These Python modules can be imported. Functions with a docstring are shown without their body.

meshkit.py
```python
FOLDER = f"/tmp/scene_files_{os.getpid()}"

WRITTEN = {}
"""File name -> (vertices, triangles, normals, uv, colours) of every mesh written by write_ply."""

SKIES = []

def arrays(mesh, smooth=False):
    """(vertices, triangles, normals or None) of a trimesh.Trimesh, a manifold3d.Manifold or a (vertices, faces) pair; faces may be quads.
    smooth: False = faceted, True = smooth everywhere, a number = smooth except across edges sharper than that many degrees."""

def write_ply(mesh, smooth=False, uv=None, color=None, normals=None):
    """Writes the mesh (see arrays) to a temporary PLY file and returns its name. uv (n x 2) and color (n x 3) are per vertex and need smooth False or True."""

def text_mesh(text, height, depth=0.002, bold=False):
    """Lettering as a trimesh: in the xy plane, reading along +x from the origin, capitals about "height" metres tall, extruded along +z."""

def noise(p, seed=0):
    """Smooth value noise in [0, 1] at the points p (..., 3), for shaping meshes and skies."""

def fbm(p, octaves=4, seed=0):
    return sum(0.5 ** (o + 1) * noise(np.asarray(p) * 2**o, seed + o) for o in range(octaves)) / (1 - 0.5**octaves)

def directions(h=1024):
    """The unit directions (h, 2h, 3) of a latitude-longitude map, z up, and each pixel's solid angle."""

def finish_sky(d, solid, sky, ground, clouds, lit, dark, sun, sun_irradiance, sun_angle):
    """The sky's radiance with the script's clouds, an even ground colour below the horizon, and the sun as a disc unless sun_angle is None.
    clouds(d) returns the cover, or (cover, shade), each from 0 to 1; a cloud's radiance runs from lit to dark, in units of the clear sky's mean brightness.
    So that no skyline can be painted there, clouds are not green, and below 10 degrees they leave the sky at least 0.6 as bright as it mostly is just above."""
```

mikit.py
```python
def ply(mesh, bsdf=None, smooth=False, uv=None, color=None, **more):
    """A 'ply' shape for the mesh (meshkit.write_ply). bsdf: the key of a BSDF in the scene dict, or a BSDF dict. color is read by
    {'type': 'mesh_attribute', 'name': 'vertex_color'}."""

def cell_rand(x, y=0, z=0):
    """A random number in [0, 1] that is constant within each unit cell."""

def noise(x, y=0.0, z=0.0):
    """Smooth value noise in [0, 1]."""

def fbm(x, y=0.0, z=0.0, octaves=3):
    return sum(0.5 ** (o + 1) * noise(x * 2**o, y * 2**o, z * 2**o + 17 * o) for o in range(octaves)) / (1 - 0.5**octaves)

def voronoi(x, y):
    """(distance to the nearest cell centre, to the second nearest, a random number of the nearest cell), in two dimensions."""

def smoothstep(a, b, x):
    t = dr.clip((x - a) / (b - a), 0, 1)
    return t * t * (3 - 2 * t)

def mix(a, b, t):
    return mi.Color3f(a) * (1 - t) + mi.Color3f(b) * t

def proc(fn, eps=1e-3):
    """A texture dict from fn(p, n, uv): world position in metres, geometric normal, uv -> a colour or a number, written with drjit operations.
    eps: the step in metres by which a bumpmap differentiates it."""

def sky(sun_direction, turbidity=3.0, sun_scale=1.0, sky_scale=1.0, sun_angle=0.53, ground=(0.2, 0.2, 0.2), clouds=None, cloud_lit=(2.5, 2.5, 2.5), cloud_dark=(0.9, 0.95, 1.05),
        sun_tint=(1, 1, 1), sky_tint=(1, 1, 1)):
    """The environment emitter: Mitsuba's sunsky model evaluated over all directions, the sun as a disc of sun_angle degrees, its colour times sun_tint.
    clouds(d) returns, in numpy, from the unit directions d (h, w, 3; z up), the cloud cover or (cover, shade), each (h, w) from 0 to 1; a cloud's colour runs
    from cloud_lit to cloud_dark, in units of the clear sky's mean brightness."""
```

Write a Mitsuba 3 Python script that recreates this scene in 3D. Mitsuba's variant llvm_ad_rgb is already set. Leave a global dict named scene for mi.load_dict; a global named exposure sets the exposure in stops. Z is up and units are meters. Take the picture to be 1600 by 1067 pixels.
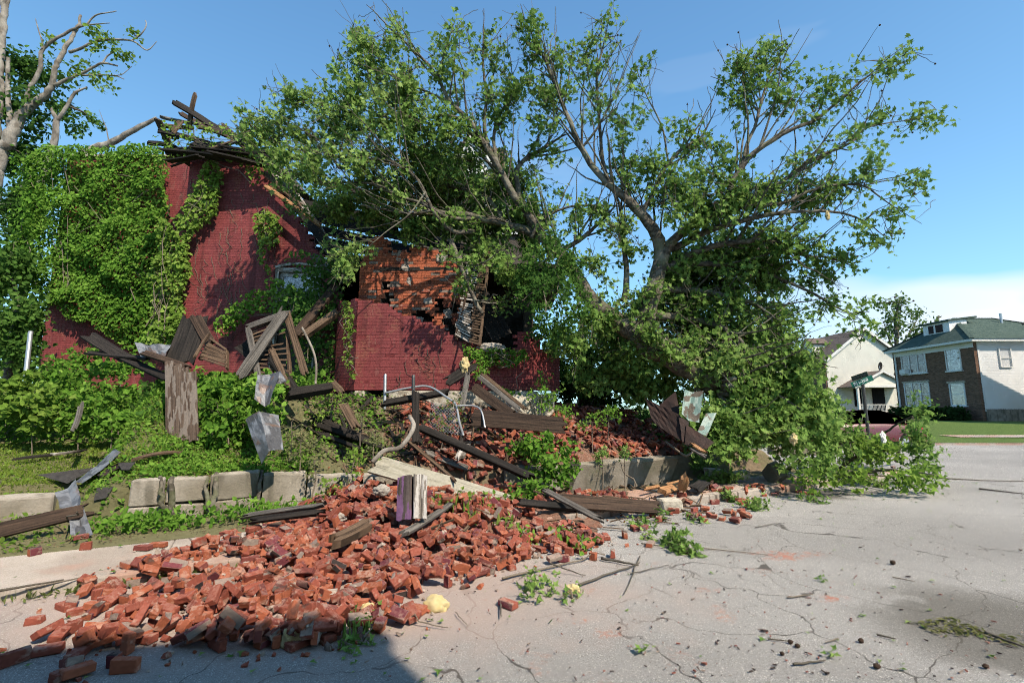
import math, numpy as np, trimesh, mitsuba as mi, drjit as dr, mikit, meshkit
from scipy.spatial import cKDTree

# ---------------------------------------------------------------- camera, sky, exposure
scene, labels = {}, {}
FPX, W0, H0, EYE = 740.0, 1600.0, 1067.0, 1.55
PITCH = math.atan((638 - 533.5) / FPX)
CP, SP = math.cos(PITCH), math.sin(PITCH)
T4 = mi.ScalarTransform4f
scene['camera'] = {'type': 'perspective', 'fov': 2 * math.degrees(math.atan(800 / FPX)), 'fov_axis': 'x', 'near_clip': 0.05, 'far_clip': 3000.0,
                   'to_world': T4().look_at(origin=[0, 0, EYE], target=[0, CP, EYE + SP], up=[0, 0, 1])}
SUN_EL = math.radians(47)
SUN = np.array([0.607 * math.cos(SUN_EL), -0.795 * math.cos(SUN_EL), math.sin(SUN_EL)])


def cloud_cover(d):
    x, y, z = d[..., 0], d[..., 1], d[..., 2]
    az = np.degrees(np.arctan2(x, y)); el = np.degrees(np.arcsin(np.clip(z, -1, 1)))
    n = meshkit.fbm(np.stack([az / 14, el / 5, az * 0], -1), 5, 3)
    top = 12.5 + 3.5 * np.sin(az / 17.0 + 0.9) + 7 * (n - .5)
    bank = np.clip((top - el) / 3.0, 0, 1) * np.clip(1.2 - np.abs(az - 52) / 24, 0, 1)
    thin = np.clip((meshkit.fbm(np.stack([az / 30, el / 6, az * 0 + 4], -1), 5, 9) - .66) * 2.0, 0, .08) * np.clip((50 - el) / 30, 0, 1)
    return np.clip(bank * .8 + thin, 0, 1), 0.25 + 0.3 * (n - .5)


scene['sky'] = mikit.sky(SUN.tolist(), turbidity=2.8, sky_scale=1.3, sun_tint=(.95, 1.0, 1.09), clouds=cloud_cover, cloud_lit=(2.15, 2.1, 2.12), cloud_dark=(1.2, 1.25, 1.4), sky_tint=(0.87, 1.06, 1.0))
exposure = 2.4

# ---------------------------------------------------------------- helpers
RNG = np.random.default_rng(7)
CAM = np.array([0, 0, EYE])


def A3(*p): return np.array(p, float)


def ray(u, v):
    t = (v - 533.5) / FPX
    return np.array([(u - 800) / FPX, CP + t * SP, SP - t * CP])


def at(u, v, Y):
    d = ray(u, v)
    return CAM + d * (Y / d[1])


def gp(u, v, z=0.0):
    d = ray(u, v)
    return CAM + d * ((z - EYE) / d[2])


def unit(v):
    v = np.asarray(v, float)
    return v / (np.linalg.norm(v, axis=-1, keepdims=True) + 1e-12)


def frame(x, hint):
    """Columns: along x, across, normal near hint."""
    x = unit(x); z = np.asarray(hint, float) - x * np.dot(hint, x); z = unit(z)
    return np.stack([x, np.cross(z, x), z], 1)


def rotz(a):
    c, s = math.cos(a), math.sin(a)
    return np.array([[c, -s, 0], [s, c, 0], [0, 0, 1.0]])


def rand_rot(rng, tilt):
    ax = rng.normal(size=3); ax[2] *= .2; ax = unit(ax); a = rng.normal() * tilt
    K = np.array([[0, -ax[2], ax[1]], [ax[2], 0, -ax[0]], [-ax[1], ax[0], 0]])
    return np.eye(3) + math.sin(a) * K + (1 - math.cos(a)) * K @ K


def M4(R, t):
    m = np.eye(4); m[:3, :3] = R; m[:3, 3] = t
    return T4(m)


CNT = {}


def numbered(base):
    n = CNT.get(base, 0); CNT[base] = n + 1
    return base if n == 0 else f'{base}_{n:03d}'


def thing(name, label, cat, group=None):
    k = numbered(name); labels[k] = {'label': label, 'category': cat}
    if group: labels[k]['group'] = group
    return k


def put(name, mesh, bsdf, parent=None, smooth=False, label=None, cat=None, group=None, kind=None, to_world=None, color=None, uv=None):
    k = numbered((parent + '__' if parent else '') + name)
    if isinstance(mesh, dict): d = dict(mesh)
    elif isinstance(mesh, MB):
        d = mesh.ply(bsdf, smooth)
    else: d = mikit.ply(mesh, bsdf, smooth=smooth, color=color, uv=uv)
    if to_world is not None: d['to_world'] = to_world
    scene[k] = d
    L = {}
    if label: L['label'] = label
    if cat: L['category'] = cat
    if group: L['group'] = group
    if kind: L['kind'] = kind
    if L: labels[k] = L
    return k


SIGN = np.array([[sx, sy, sz] for sx in (-1, 1) for sy in (-1, 1) for sz in (-1, 1)], float)
_hull = None


def _chamfer_topology():
    v = []
    for ax in range(3):
        for s in (-1, 1):
            for c in range(8):
                if SIGN[c, ax] == s: v.append((ax, s, c))
    pts = np.array([[SIGN[c, k] * (1.0 if k == ax else .8) for k in range(3)] for ax, s, c in v])
    h = trimesh.convex.convex_hull(pts)
    idx = cKDTree(pts).query(h.vertices)[1]
    return v, idx[h.faces]


CH_V, CH_F = _chamfer_topology()
BOX_F = []
for _ax in range(3):
    for _s in (-1, 1):
        q = [i for i, (a, s, c) in enumerate(CH_V) if a == _ax and s == _s]
        p = np.array([SIGN[CH_V[i][2]] for i in q]); o = [k for k in range(3) if k != _ax]
        q = [q[j] for j in np.argsort(np.arctan2(p[:, o[1]], p[:, o[0]]))]
        pp = np.array([SIGN[CH_V[i][2]] for i in q])
        if np.dot(np.cross(pp[1] - pp[0], pp[2] - pp[1]), np.eye(3)[_ax] * _s) < 0: q = q[::-1]
        BOX_F += [[q[0], q[1], q[2]], [q[0], q[2], q[3]]]
BOX_F = np.array(BOX_F)


class MB:
    def __init__(s): s.V, s.F, s.U, s.n = [], [], [], 0

    def add(s, v, f, uv=None):
        v = np.asarray(v, float); f = np.asarray(f, int)
        if f.shape[1] == 4: f = np.vstack([f[:, [0, 1, 2]], f[:, [0, 2, 3]]])
        s.V.append(v); s.F.append(f + s.n); s.U.append(np.zeros((len(v), 2)) if uv is None else np.asarray(uv, float)); s.n += len(v)
        return s

    def box(s, c, size, R=None, ch=0.0, jit=0.0, rng=None, cls=None):
        """A box (chamfered by ch metres, corners moved by jit). uv: lengthwise/crosswise metres, or (class, random) when cls is given (one class or six)."""
        h = np.asarray(size, float) / 2; rng = rng or RNG
        J = rng.uniform(-jit, jit, (8, 3)) if jit else np.zeros((8, 3))
        order = np.argsort(-h)
        v, uv = [], []
        off = rng.uniform(0, 40, 2)
        rnd = rng.uniform()
        for ax, sg, cn in CH_V:
            p = SIGN[cn] * (h - ch * (np.arange(3) != ax)) + J[cn]
            v.append(p)
            if cls is not None:
                k = cls if np.isscalar(cls) else cls[ax * 2 + (sg > 0)]
                uv.append((k + .5, rnd))
            else:
                a0 = order[0]; a1 = order[1] if order[1] != ax else order[2]
                if a0 == ax: a0 = order[2]
                uv.append((p[a0] + off[0], p[a1] + off[1] + ax * .37))
        v = np.array(v)
        if R is not None: v = v @ np.asarray(R).T
        return s.add(v + np.asarray(c), CH_F if ch > 0 else BOX_F, uv)

    def bar(s, p0, p1, w, t, hint=(0, 0, 1), ch=0.0, jit=0.0, rng=None, cls=None):
        p0, p1 = np.asarray(p0, float), np.asarray(p1, float)
        L = np.linalg.norm(p1 - p0)
        return s.box((p0 + p1) / 2, (L, w, t), frame(p1 - p0, hint), ch, jit, rng, cls)

    def plank(s, p0, p1, w, t, hint=(0, -1, .4), rng=None, jag=0.06, bend=0.0, twist=0.0, taper=1.0, n=5, m=6):
        """A board with broken ends."""
        rng = rng or RNG
        p0, p1 = np.asarray(p0, float), np.asarray(p1, float); L = np.linalg.norm(p1 - p0); R = frame(p1 - p0, hint)
        e0 = rng.uniform(-jag, jag, n + 1); e1 = rng.uniform(-jag, jag, n + 1)
        off = rng.uniform(0, 40, 2); V, U = [], []
        for side in (1, -1):
            for i in range(n + 1):
                for j in range(m + 1):
                    x = e0[i] + (L + e1[i] - e0[i]) * j / m; q = x / L
                    ww = w * (1 + (taper - 1) * q)
                    y = (i / n - .5) * ww + rng.normal() * .0015
                    z = side * t / 2 * (1 if 0 < i < n else .8) + bend * 4 * q * (1 - q) + twist * (q - .5) * y / w
                    V.append((x, y, z)); U.append((x + off[0], y + off[1]))
        ix = lambda sd, i, j: sd * (n + 1) * (m + 1) + i * (m + 1) + j
        F = []
        for i in range(n):
            for j in range(m):
                F += [[ix(0, i, j), ix(0, i, j + 1), ix(0, i + 1, j + 1), ix(0, i + 1, j)], [ix(1, i, j), ix(1, i + 1, j), ix(1, i + 1, j + 1), ix(1, i, j + 1)]]
        for j in range(m):
            F += [[ix(0, 0, j), ix(1, 0, j), ix(1, 0, j + 1), ix(0, 0, j + 1)], [ix(0, n, j), ix(0, n, j + 1), ix(1, n, j + 1), ix(1, n, j)]]
        for i in range(n):
            F += [[ix(0, i, 0), ix(0, i + 1, 0), ix(1, i + 1, 0), ix(1, i, 0)], [ix(0, i, m), ix(1, i, m), ix(1, i + 1, m), ix(0, i + 1, m)]]
        return s.add(np.array(V) @ R.T + p0, F, U)

    def tube(s, P, r, sides=8, cap=True, rough=0.0, rng=None):
        P = np.asarray(P, float); r = np.broadcast_to(r, (len(P),)); rng = rng or RNG
        t = np.gradient(P, axis=0); t = unit(t)
        a = np.cross(t[0], [0.3, .2, .9]); a = unit(a); fr = []
        for k in range(len(P)):
            a = unit(a - t[k] * np.dot(a, t[k])); fr.append(a)
        a = np.array(fr); b = np.cross(t, a); ang = np.arange(sides) * 2 * np.pi / sides
        rr = r[:, None] * (1 + rough * rng.normal(size=(len(P), sides)))
        V = P[:, None] + rr[..., None] * (np.cos(ang)[None, :, None] * a[:, None] + np.sin(ang)[None, :, None] * b[:, None])
        L = np.concatenate([[0], np.cumsum(np.linalg.norm(np.diff(P, axis=0), axis=1))])
        U = np.stack(np.broadcast_arrays(L[:, None], (ang / 6.2832)[None]), -1)
        i, j = np.meshgrid(np.arange(len(P) - 1), np.arange(sides), indexing='ij')
        q = np.stack([i * sides + j, i * sides + (j + 1) % sides, (i + 1) * sides + (j + 1) % sides, (i + 1) * sides + j], -1).reshape(-1, 4)
        V = V.reshape(-1, 3); U = U.reshape(-1, 2); F = np.vstack([q[:, [0, 1, 2]], q[:, [0, 2, 3]]])
        if cap:
            n = len(V); V = np.vstack([V, P[0], P[-1]]); U = np.vstack([U, U[0], U[-1]])
            jj = np.arange(sides)
            F = np.vstack([F, np.stack([jj * 0 + n, (jj + 1) % sides, jj], 1), np.stack([jj * 0 + n + 1, (len(P) - 1) * sides + jj, (len(P) - 1) * sides + (jj + 1) % sides], 1)])
        return s.add(V, F, U)

    def sheet(s, G, t=0.004):
        """A bent sheet with thickness from a grid of points (m, n, 3)."""
        G = np.asarray(G, float); m, n = G.shape[:2]
        N = unit(np.cross(np.gradient(G, axis=0), np.gradient(G, axis=1)))
        V = np.vstack([(G + N * t / 2).reshape(-1, 3), (G - N * t / 2).reshape(-1, 3)])
        off = RNG.uniform(0, 30, 2)
        ii, jj = np.meshgrid(np.arange(m), np.arange(n), indexing='ij')
        du = np.linalg.norm(np.diff(G, axis=0, prepend=G[:1]), axis=-1).cumsum(0); dv = np.linalg.norm(np.diff(G, axis=1, prepend=G[:, :1]), axis=-1).cumsum(1)
        U = np.stack([du + off[0], dv + off[1]], -1).reshape(-1, 2); k = m * n; F = []
        for i in range(m - 1):
            for j in range(n - 1):
                a, b, c, d = i * n + j, (i + 1) * n + j, (i + 1) * n + j + 1, i * n + j + 1
                F += [[a, b, c, d], [a + k, d + k, c + k, b + k]]
        edge = [i * n for i in range(m)] + [(m - 1) * n + j for j in range(1, n)] + [i * n + n - 1 for i in range(m - 2, -1, -1)] + [j for j in range(n - 2, 0, -1)]
        for a, b in zip(edge, edge[1:] + edge[:1]): F.append([a, a + k, b + k, b])
        return s.add(V, F, np.vstack([U, U]))

    def arrays(s): return np.vstack(s.V), np.vstack(s.F), np.vstack(s.U)

    def ply(s, bsdf, smooth=False):
        v, f, u = s.arrays()
        m = trimesh.Trimesh(v, f, process=False)
        if smooth is False or smooth is True: return mikit.ply(m, bsdf, smooth=smooth, uv=u)
        return mikit.ply(m, bsdf, smooth=smooth)


def poly_in(poly, P):
    """Which of the points P (n, 2) lie inside the polygon."""
    poly = np.asarray(poly, float); x, y = P[:, 0], P[:, 1]; inside = np.zeros(len(P), bool); j = len(poly) - 1
    for i in range(len(poly)):
        xi, yi = poly[i]; xj, yj = poly[j]
        c = ((yi > y) != (yj > y)) & (x < (xj - xi) * (y - yi) / (yj - yi + 1e-12) + xi)
        inside ^= c; j = i
    return inside


def project(P):
    q = np.asarray(P) - CAM
    f = q[..., 1] * CP + q[..., 2] * SP; up = -q[..., 1] * SP + q[..., 2] * CP
    return np.stack([800 + FPX * q[..., 0] / f, 533.5 - FPX * up / f], -1)


# ---------------------------------------------------------------- leaves
LEAF_STAR = (np.array([[0, 0, 0], [.22, -.5, .10], [.42, -.2, .02], [.62, -.46, .06], [.6, -.14, .02], [1, 0, -.1], [.6, .14, .02], [.62, .46, .06], [.42, .2, .02], [.22, .5, .10]]),
             np.array([[0, 1, 2], [0, 2, 4], [2, 3, 4], [0, 4, 6], [4, 5, 6], [0, 6, 8], [6, 7, 8], [0, 8, 9]]))
LEAF_LOBE = (np.array([[0, 0, 0], [.38, -.5, .10], [.45, -.2, .02], [1, 0, -.1], [.45, .2, .02], [.38, .5, .10]]), np.array([[0, 1, 2], [0, 2, 3], [0, 3, 4], [0, 4, 5]]))
LEAF_OVAL = (np.array([[0, 0, 0], [.25, -.34, .05], [.65, -.3, .04], [1, 0, -.08], [.65, .3, .04], [.25, .34, .05], [.5, 0, -.03]]),
             np.array([[0, 1, 6], [1, 2, 6], [2, 3, 6], [3, 4, 6], [4, 5, 6], [5, 0, 6]]))
LEAF_SLIM = (np.array([[0, 0, 0], [.4, -.16, .03], [1, 0, -.06], [.4, .16, .03]]), np.array([[0, 1, 2], [0, 2, 3]]))


def leaf_mesh(P, D, N, size, leaf, rng, pal, mixv=None):
    """Leaves at P pointing along D with normals near N. pal: dark, mid, bright colours. Returns (mesh, colours)."""
    n = len(P); lv, lf = leaf
    D = unit(D); N = unit(N - D * (N * D).sum(1, keepdims=True)); S = np.cross(N, D)
    fold = rng.uniform(.2, 2.2, n)[:, None, None]; wid = rng.uniform(.75, 1.15, n)[:, None, None]
    V = P[:, None] + size[:, None, None] * (lv[None, :, :1] * D[:, None] + lv[None, :, 1:2] * wid * S[:, None] + lv[None, :, 2:3] * fold * N[:, None])
    F = (lf[None] + (np.arange(n) * len(lv))[:, None, None]).reshape(-1, 3)
    q = rng.beta(2, 2.2, n) if mixv is None else np.clip(mixv + rng.normal(0, .16, n), 0, 1)
    pal = np.asarray(pal, float)
    a = np.clip(q * 2, 0, 1)[:, None]; b = np.clip(q * 2 - 1, 0, 1)[:, None]
    C = (pal[0] * (1 - a) + pal[1] * a) * (1 - b) + pal[2] * b
    C = C * rng.uniform(.85, 1.15, (n, 1))
    return trimesh.Trimesh(V.reshape(-1, 3), F, process=False), np.repeat(C, len(lv), 0)


def put_leaves(name, parts, bsdf, parent=None, **k):
    """One mesh out of several (mesh, colours)."""
    vs, fs, cs, n = [], [], [], 0
    for m, c in parts:
        vs.append(m.vertices); fs.append(m.faces + n); cs.append(c); n += len(m.vertices)
    return put(name, trimesh.Trimesh(np.vstack(vs), np.vstack(fs), process=False), bsdf, parent, color=np.vstack(cs), **k)


def rdir(rng, n, up=0.0, flat=1.0):
    v = rng.normal(size=(n, 3)); v[:, 2] *= flat; v = unit(v); v[:, 2] += up
    return unit(v)

# ---------------------------------------------------------------- materials
noise, fbm, voronoi, smoothstep, mix, cell_rand = mikit.noise, mikit.fbm, mikit.voronoi, mikit.smoothstep, mikit.mix, mikit.cell_rand


def pr(color, rough=.85, spec=.3, **k):
    c = mikit.proc(color) if callable(color) else {'type': 'rgb', 'value': list(color)}
    return {'type': 'principled', 'base_color': c, 'roughness': rough, 'specular': spec, **k}


def two(b): return {'type': 'twosided', 'bsdf': b}


def bump(b, fn, scale, eps=2e-3): return two({'type': 'bumpmap', 'arbitrary': mikit.proc(fn, eps), 'scale': scale, 'bsdf': b})


BRICK_PAL = [(.232, .071, .038), (.190, .054, .036), (.122, .037, .031), (.17, .135, .115), (.112, .030, .037), (.028, .022, .021), (.30, .25, .21), (.315, .094, .050)]


def f_brick(p, n, uv):
    k = dr.floor(uv.x); c = mi.Color3f(BRICK_PAL[0])
    for i in range(1, 8): c = dr.select(k == i, mi.Color3f(BRICK_PAL[i]), c)
    g = fbm(p.x * 55, p.y * 55, p.z * 55, 3); s = noise(p.x * 14 + 3, p.y * 14, p.z * 14)
    c = c * (.62 + .5 * g + .35 * uv.y)
    c = mix(c, mi.Color3f(.40, .31, .25), .42 * smoothstep(.60, .78, s * .6 + g * .45) * dr.select(k == 7, .35, 1.0))
    c = mix(c, mi.Color3f(.26, .165, .13), .38 * smoothstep(.5, 1.0, n.z) * smoothstep(.35, .65, g))
    return mix(c, mi.Color3f(.03, .022, .02), .75 * smoothstep(.70, .85, noise(p.x * 9, p.y * 9 + 7, p.z * 9) * .8 + g * .2))


def f_brick_h(p, n, uv): return fbm(p.x * 70, p.y * 70, p.z * 70, 3)


scene['m_brick'] = bump(pr(f_brick, .92, .2), f_brick_h, .004)


def f_paint(p, n, uv):
    g = fbm(p.x * 30, p.y * 30, p.z * 45, 3); big = fbm(p.x * 1.6, p.y * 1.6, p.z * 1.1, 3)
    c = mi.Color3f(.168, .034, .036) * (.66 + .42 * g + .36 * big) * (.88 + .24 * uv.y)
    c = mix(c, mi.Color3f(.185, .040, .042), .5 * smoothstep(.5, .7, big))
    c = mix(c, mi.Color3f(.22, .08, .055), .75 * smoothstep(.70, .76, fbm(p.x * 11, p.y * 11, p.z * 19, 3)))
    streak = noise(p.x * 9 + 4, p.y * 9, p.z * .6)
    c = c * (1 - .4 * smoothstep(.58, .85, streak))
    c = c * (.72 + .5 * fbm(p.x * .7 + 3, p.y * .7, p.z * .7, 4))
    c = mix(c, mi.Color3f(.20, .07, .048), .8 * smoothstep(.60, .66, fbm(p.x * 3.3 + 2, p.y * 3.3, p.z * 2.1, 4)) * smoothstep(.45, .6, g))
    return mix(c, mi.Color3f(.20, .10, .085), .3 * smoothstep(.72, .8, noise(p.x * 22, p.y * 22, p.z * 3)))


scene['m_paint'] = bump(pr(f_paint, .72, .35), f_brick_h, .002)


def f_mortar(p, n, uv):
    g = fbm(p.x * 40, p.y * 40, p.z * 40, 3)
    return mi.Color3f(.15, .13, .11) * (.5 + .9 * g)


scene['m_mortar'] = pr(f_mortar, .95, .1)
scene['m_mortar_painted'] = pr(lambda p, n, uv: mi.Color3f(.13, .027, .029) * (.5 + .9 * fbm(p.x * 30, p.y * 30, p.z * 30, 2)), .85, .2)


def f_conc(p, n, uv):
    g = fbm(p.x * 60, p.y * 60, p.z * 60, 3); b = fbm(p.x * 2.2, p.y * 2.2, p.z * 2.2, 4)
    st = fbm(p.x * 7 + 9, p.y * 7, p.z * 1.1, 3)
    c = mix(mi.Color3f(.27, .245, .21), mi.Color3f(.18, .16, .128), smoothstep(.35, .65, b)) * (.72 + .5 * g)
    c = mix(c, mi.Color3f(.10, .09, .07), .75 * smoothstep(.52, .72, st))
    return mix(c, mi.Color3f(.09, .105, .05), .55 * smoothstep(.60, .72, b * .6 + g * .4))


scene['m_concrete'] = bump(pr(f_conc, .93, .2), lambda p, n, uv: fbm(p.x * 45, p.y * 45, p.z * 45, 4), .008, 3e-3)


def f_limestone(p, n, uv):
    g = fbm(p.x * 14, p.y * 14, p.z * 14, 4)
    return mix(mi.Color3f(.38, .35, .29), mi.Color3f(.23, .2, .155), smoothstep(.4, .65, g)) * (.8 + .4 * fbm(p.x * 60, p.y * 60, p.z * 60, 2))


scene['m_limestone'] = bump(pr(f_limestone, .93, .2), lambda p, n, uv: fbm(p.x * 20, p.y * 20, p.z * 20, 4), .02, 3e-3)


def wood(c0, c1, streak=.5, peel=None, rough=.85):
    def fn(p, n, uv):
        g = fbm(uv.x * 3.0, uv.y * 70, 1.3, 3); k = fbm(uv.x * 1.1 + 5, uv.y * 14, 4.0, 3)
        c = mix(mi.Color3f(c0), mi.Color3f(c1), smoothstep(.25, .75, g * .6 + k * .4))
        c = c * (1 - streak * smoothstep(.55, .72, noise(uv.x * 2.2, uv.y * 110, 7.7)))
        if peel is not None:
            m = fbm(uv.x * 5, uv.y * 22, 2.0, 4)
            c = mix(c, mi.Color3f(peel), smoothstep(.46, .54, m))
        return c * (.8 + .4 * fbm(p.x * 35, p.y * 35, p.z * 35, 2))
    return bump(pr(fn, rough, .25), lambda p, n, uv: fbm(uv.x * 4, uv.y * 80, 1.3, 3), .004, 2e-3)


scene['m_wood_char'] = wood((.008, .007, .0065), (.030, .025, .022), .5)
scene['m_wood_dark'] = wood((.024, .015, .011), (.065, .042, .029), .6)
scene['m_wood_brown'] = wood((.065, .040, .025), (.13, .088, .058), .6)
scene['m_wood_grey'] = wood((.06, .054, .049), (.15, .138, .125), .55)
scene['m_wood_fresh'] = wood((.24, .115, .05), (.34, .19, .095), .35)
scene['m_wood_pale'] = wood((.23, .215, .165), (.36, .335, .27), .4, peel=(.30, .28, .225))
scene['m_wood_stain'] = wood((.055, .036, .026), (.12, .088, .068), .45, peel=(.155, .13, .112))
scene['m_wood_purple'] = wood((.06, .05, .043), (.13, .10, .10), .4, peel=(.145, .075, .155))
scene['m_wood_white'] = wood((.10, .086, .075), (.2, .178, .155), .4, peel=(.36, .34, .32))
scene['m_wood_green'] = wood((.10, .075, .06), (.19, .15, .12), .4, peel=(.17, .27, .24))


def f_bark(p, n, uv):
    g = fbm(p.x * 22, p.y * 22, p.z * 22, 4); k = fbm(p.x * 3.2, p.y * 3.2, p.z * 3.2, 3)
    c = mix(mi.Color3f(.055, .047, .037), mi.Color3f(.135, .12, .098), smoothstep(.35, .7, g))
    c = mix(c, mi.Color3f(.19, .178, .14), .7 * smoothstep(.56, .66, k))
    return mix(c, mi.Color3f(.09, .105, .045), .45 * smoothstep(.54, .68, fbm(p.x * 5 + 9, p.y * 5, p.z * 5, 3)))


scene['m_bark'] = bump(pr(f_bark, .9, .2), lambda p, n, uv: fbm(p.x * 26, p.y * 26, p.z * 26, 4), .012, 3e-3)
scene['m_bark_pale'] = bump(pr(lambda p, n, uv: mix(mi.Color3f(.12, .104, .088), mi.Color3f(.27, .245, .215), smoothstep(.3, .7, fbm(p.x * 6, p.y * 6, p.z * 3, 4))), .9, .2), lambda p, n, uv: fbm(p.x * 20, p.y * 20, p.z * 8, 3), .012, 3e-3)
scene['m_twig'] = pr((.085, .074, .06), .9, .2)
scene['m_twig_pale'] = pr((.15, .125, .098), .9, .2)
scene['m_seed'] = pr((.045, .030, .022), .95, .1)
for _k, _t in (('leaf', .75), ('leaf_thick', .35)):
    scene['m_' + _k] = {'type': 'principledthin', 'base_color': {'type': 'mesh_attribute', 'name': 'vertex_color'}, 'roughness': .46, 'diff_trans': _t, 'eta': 1.42}


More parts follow.
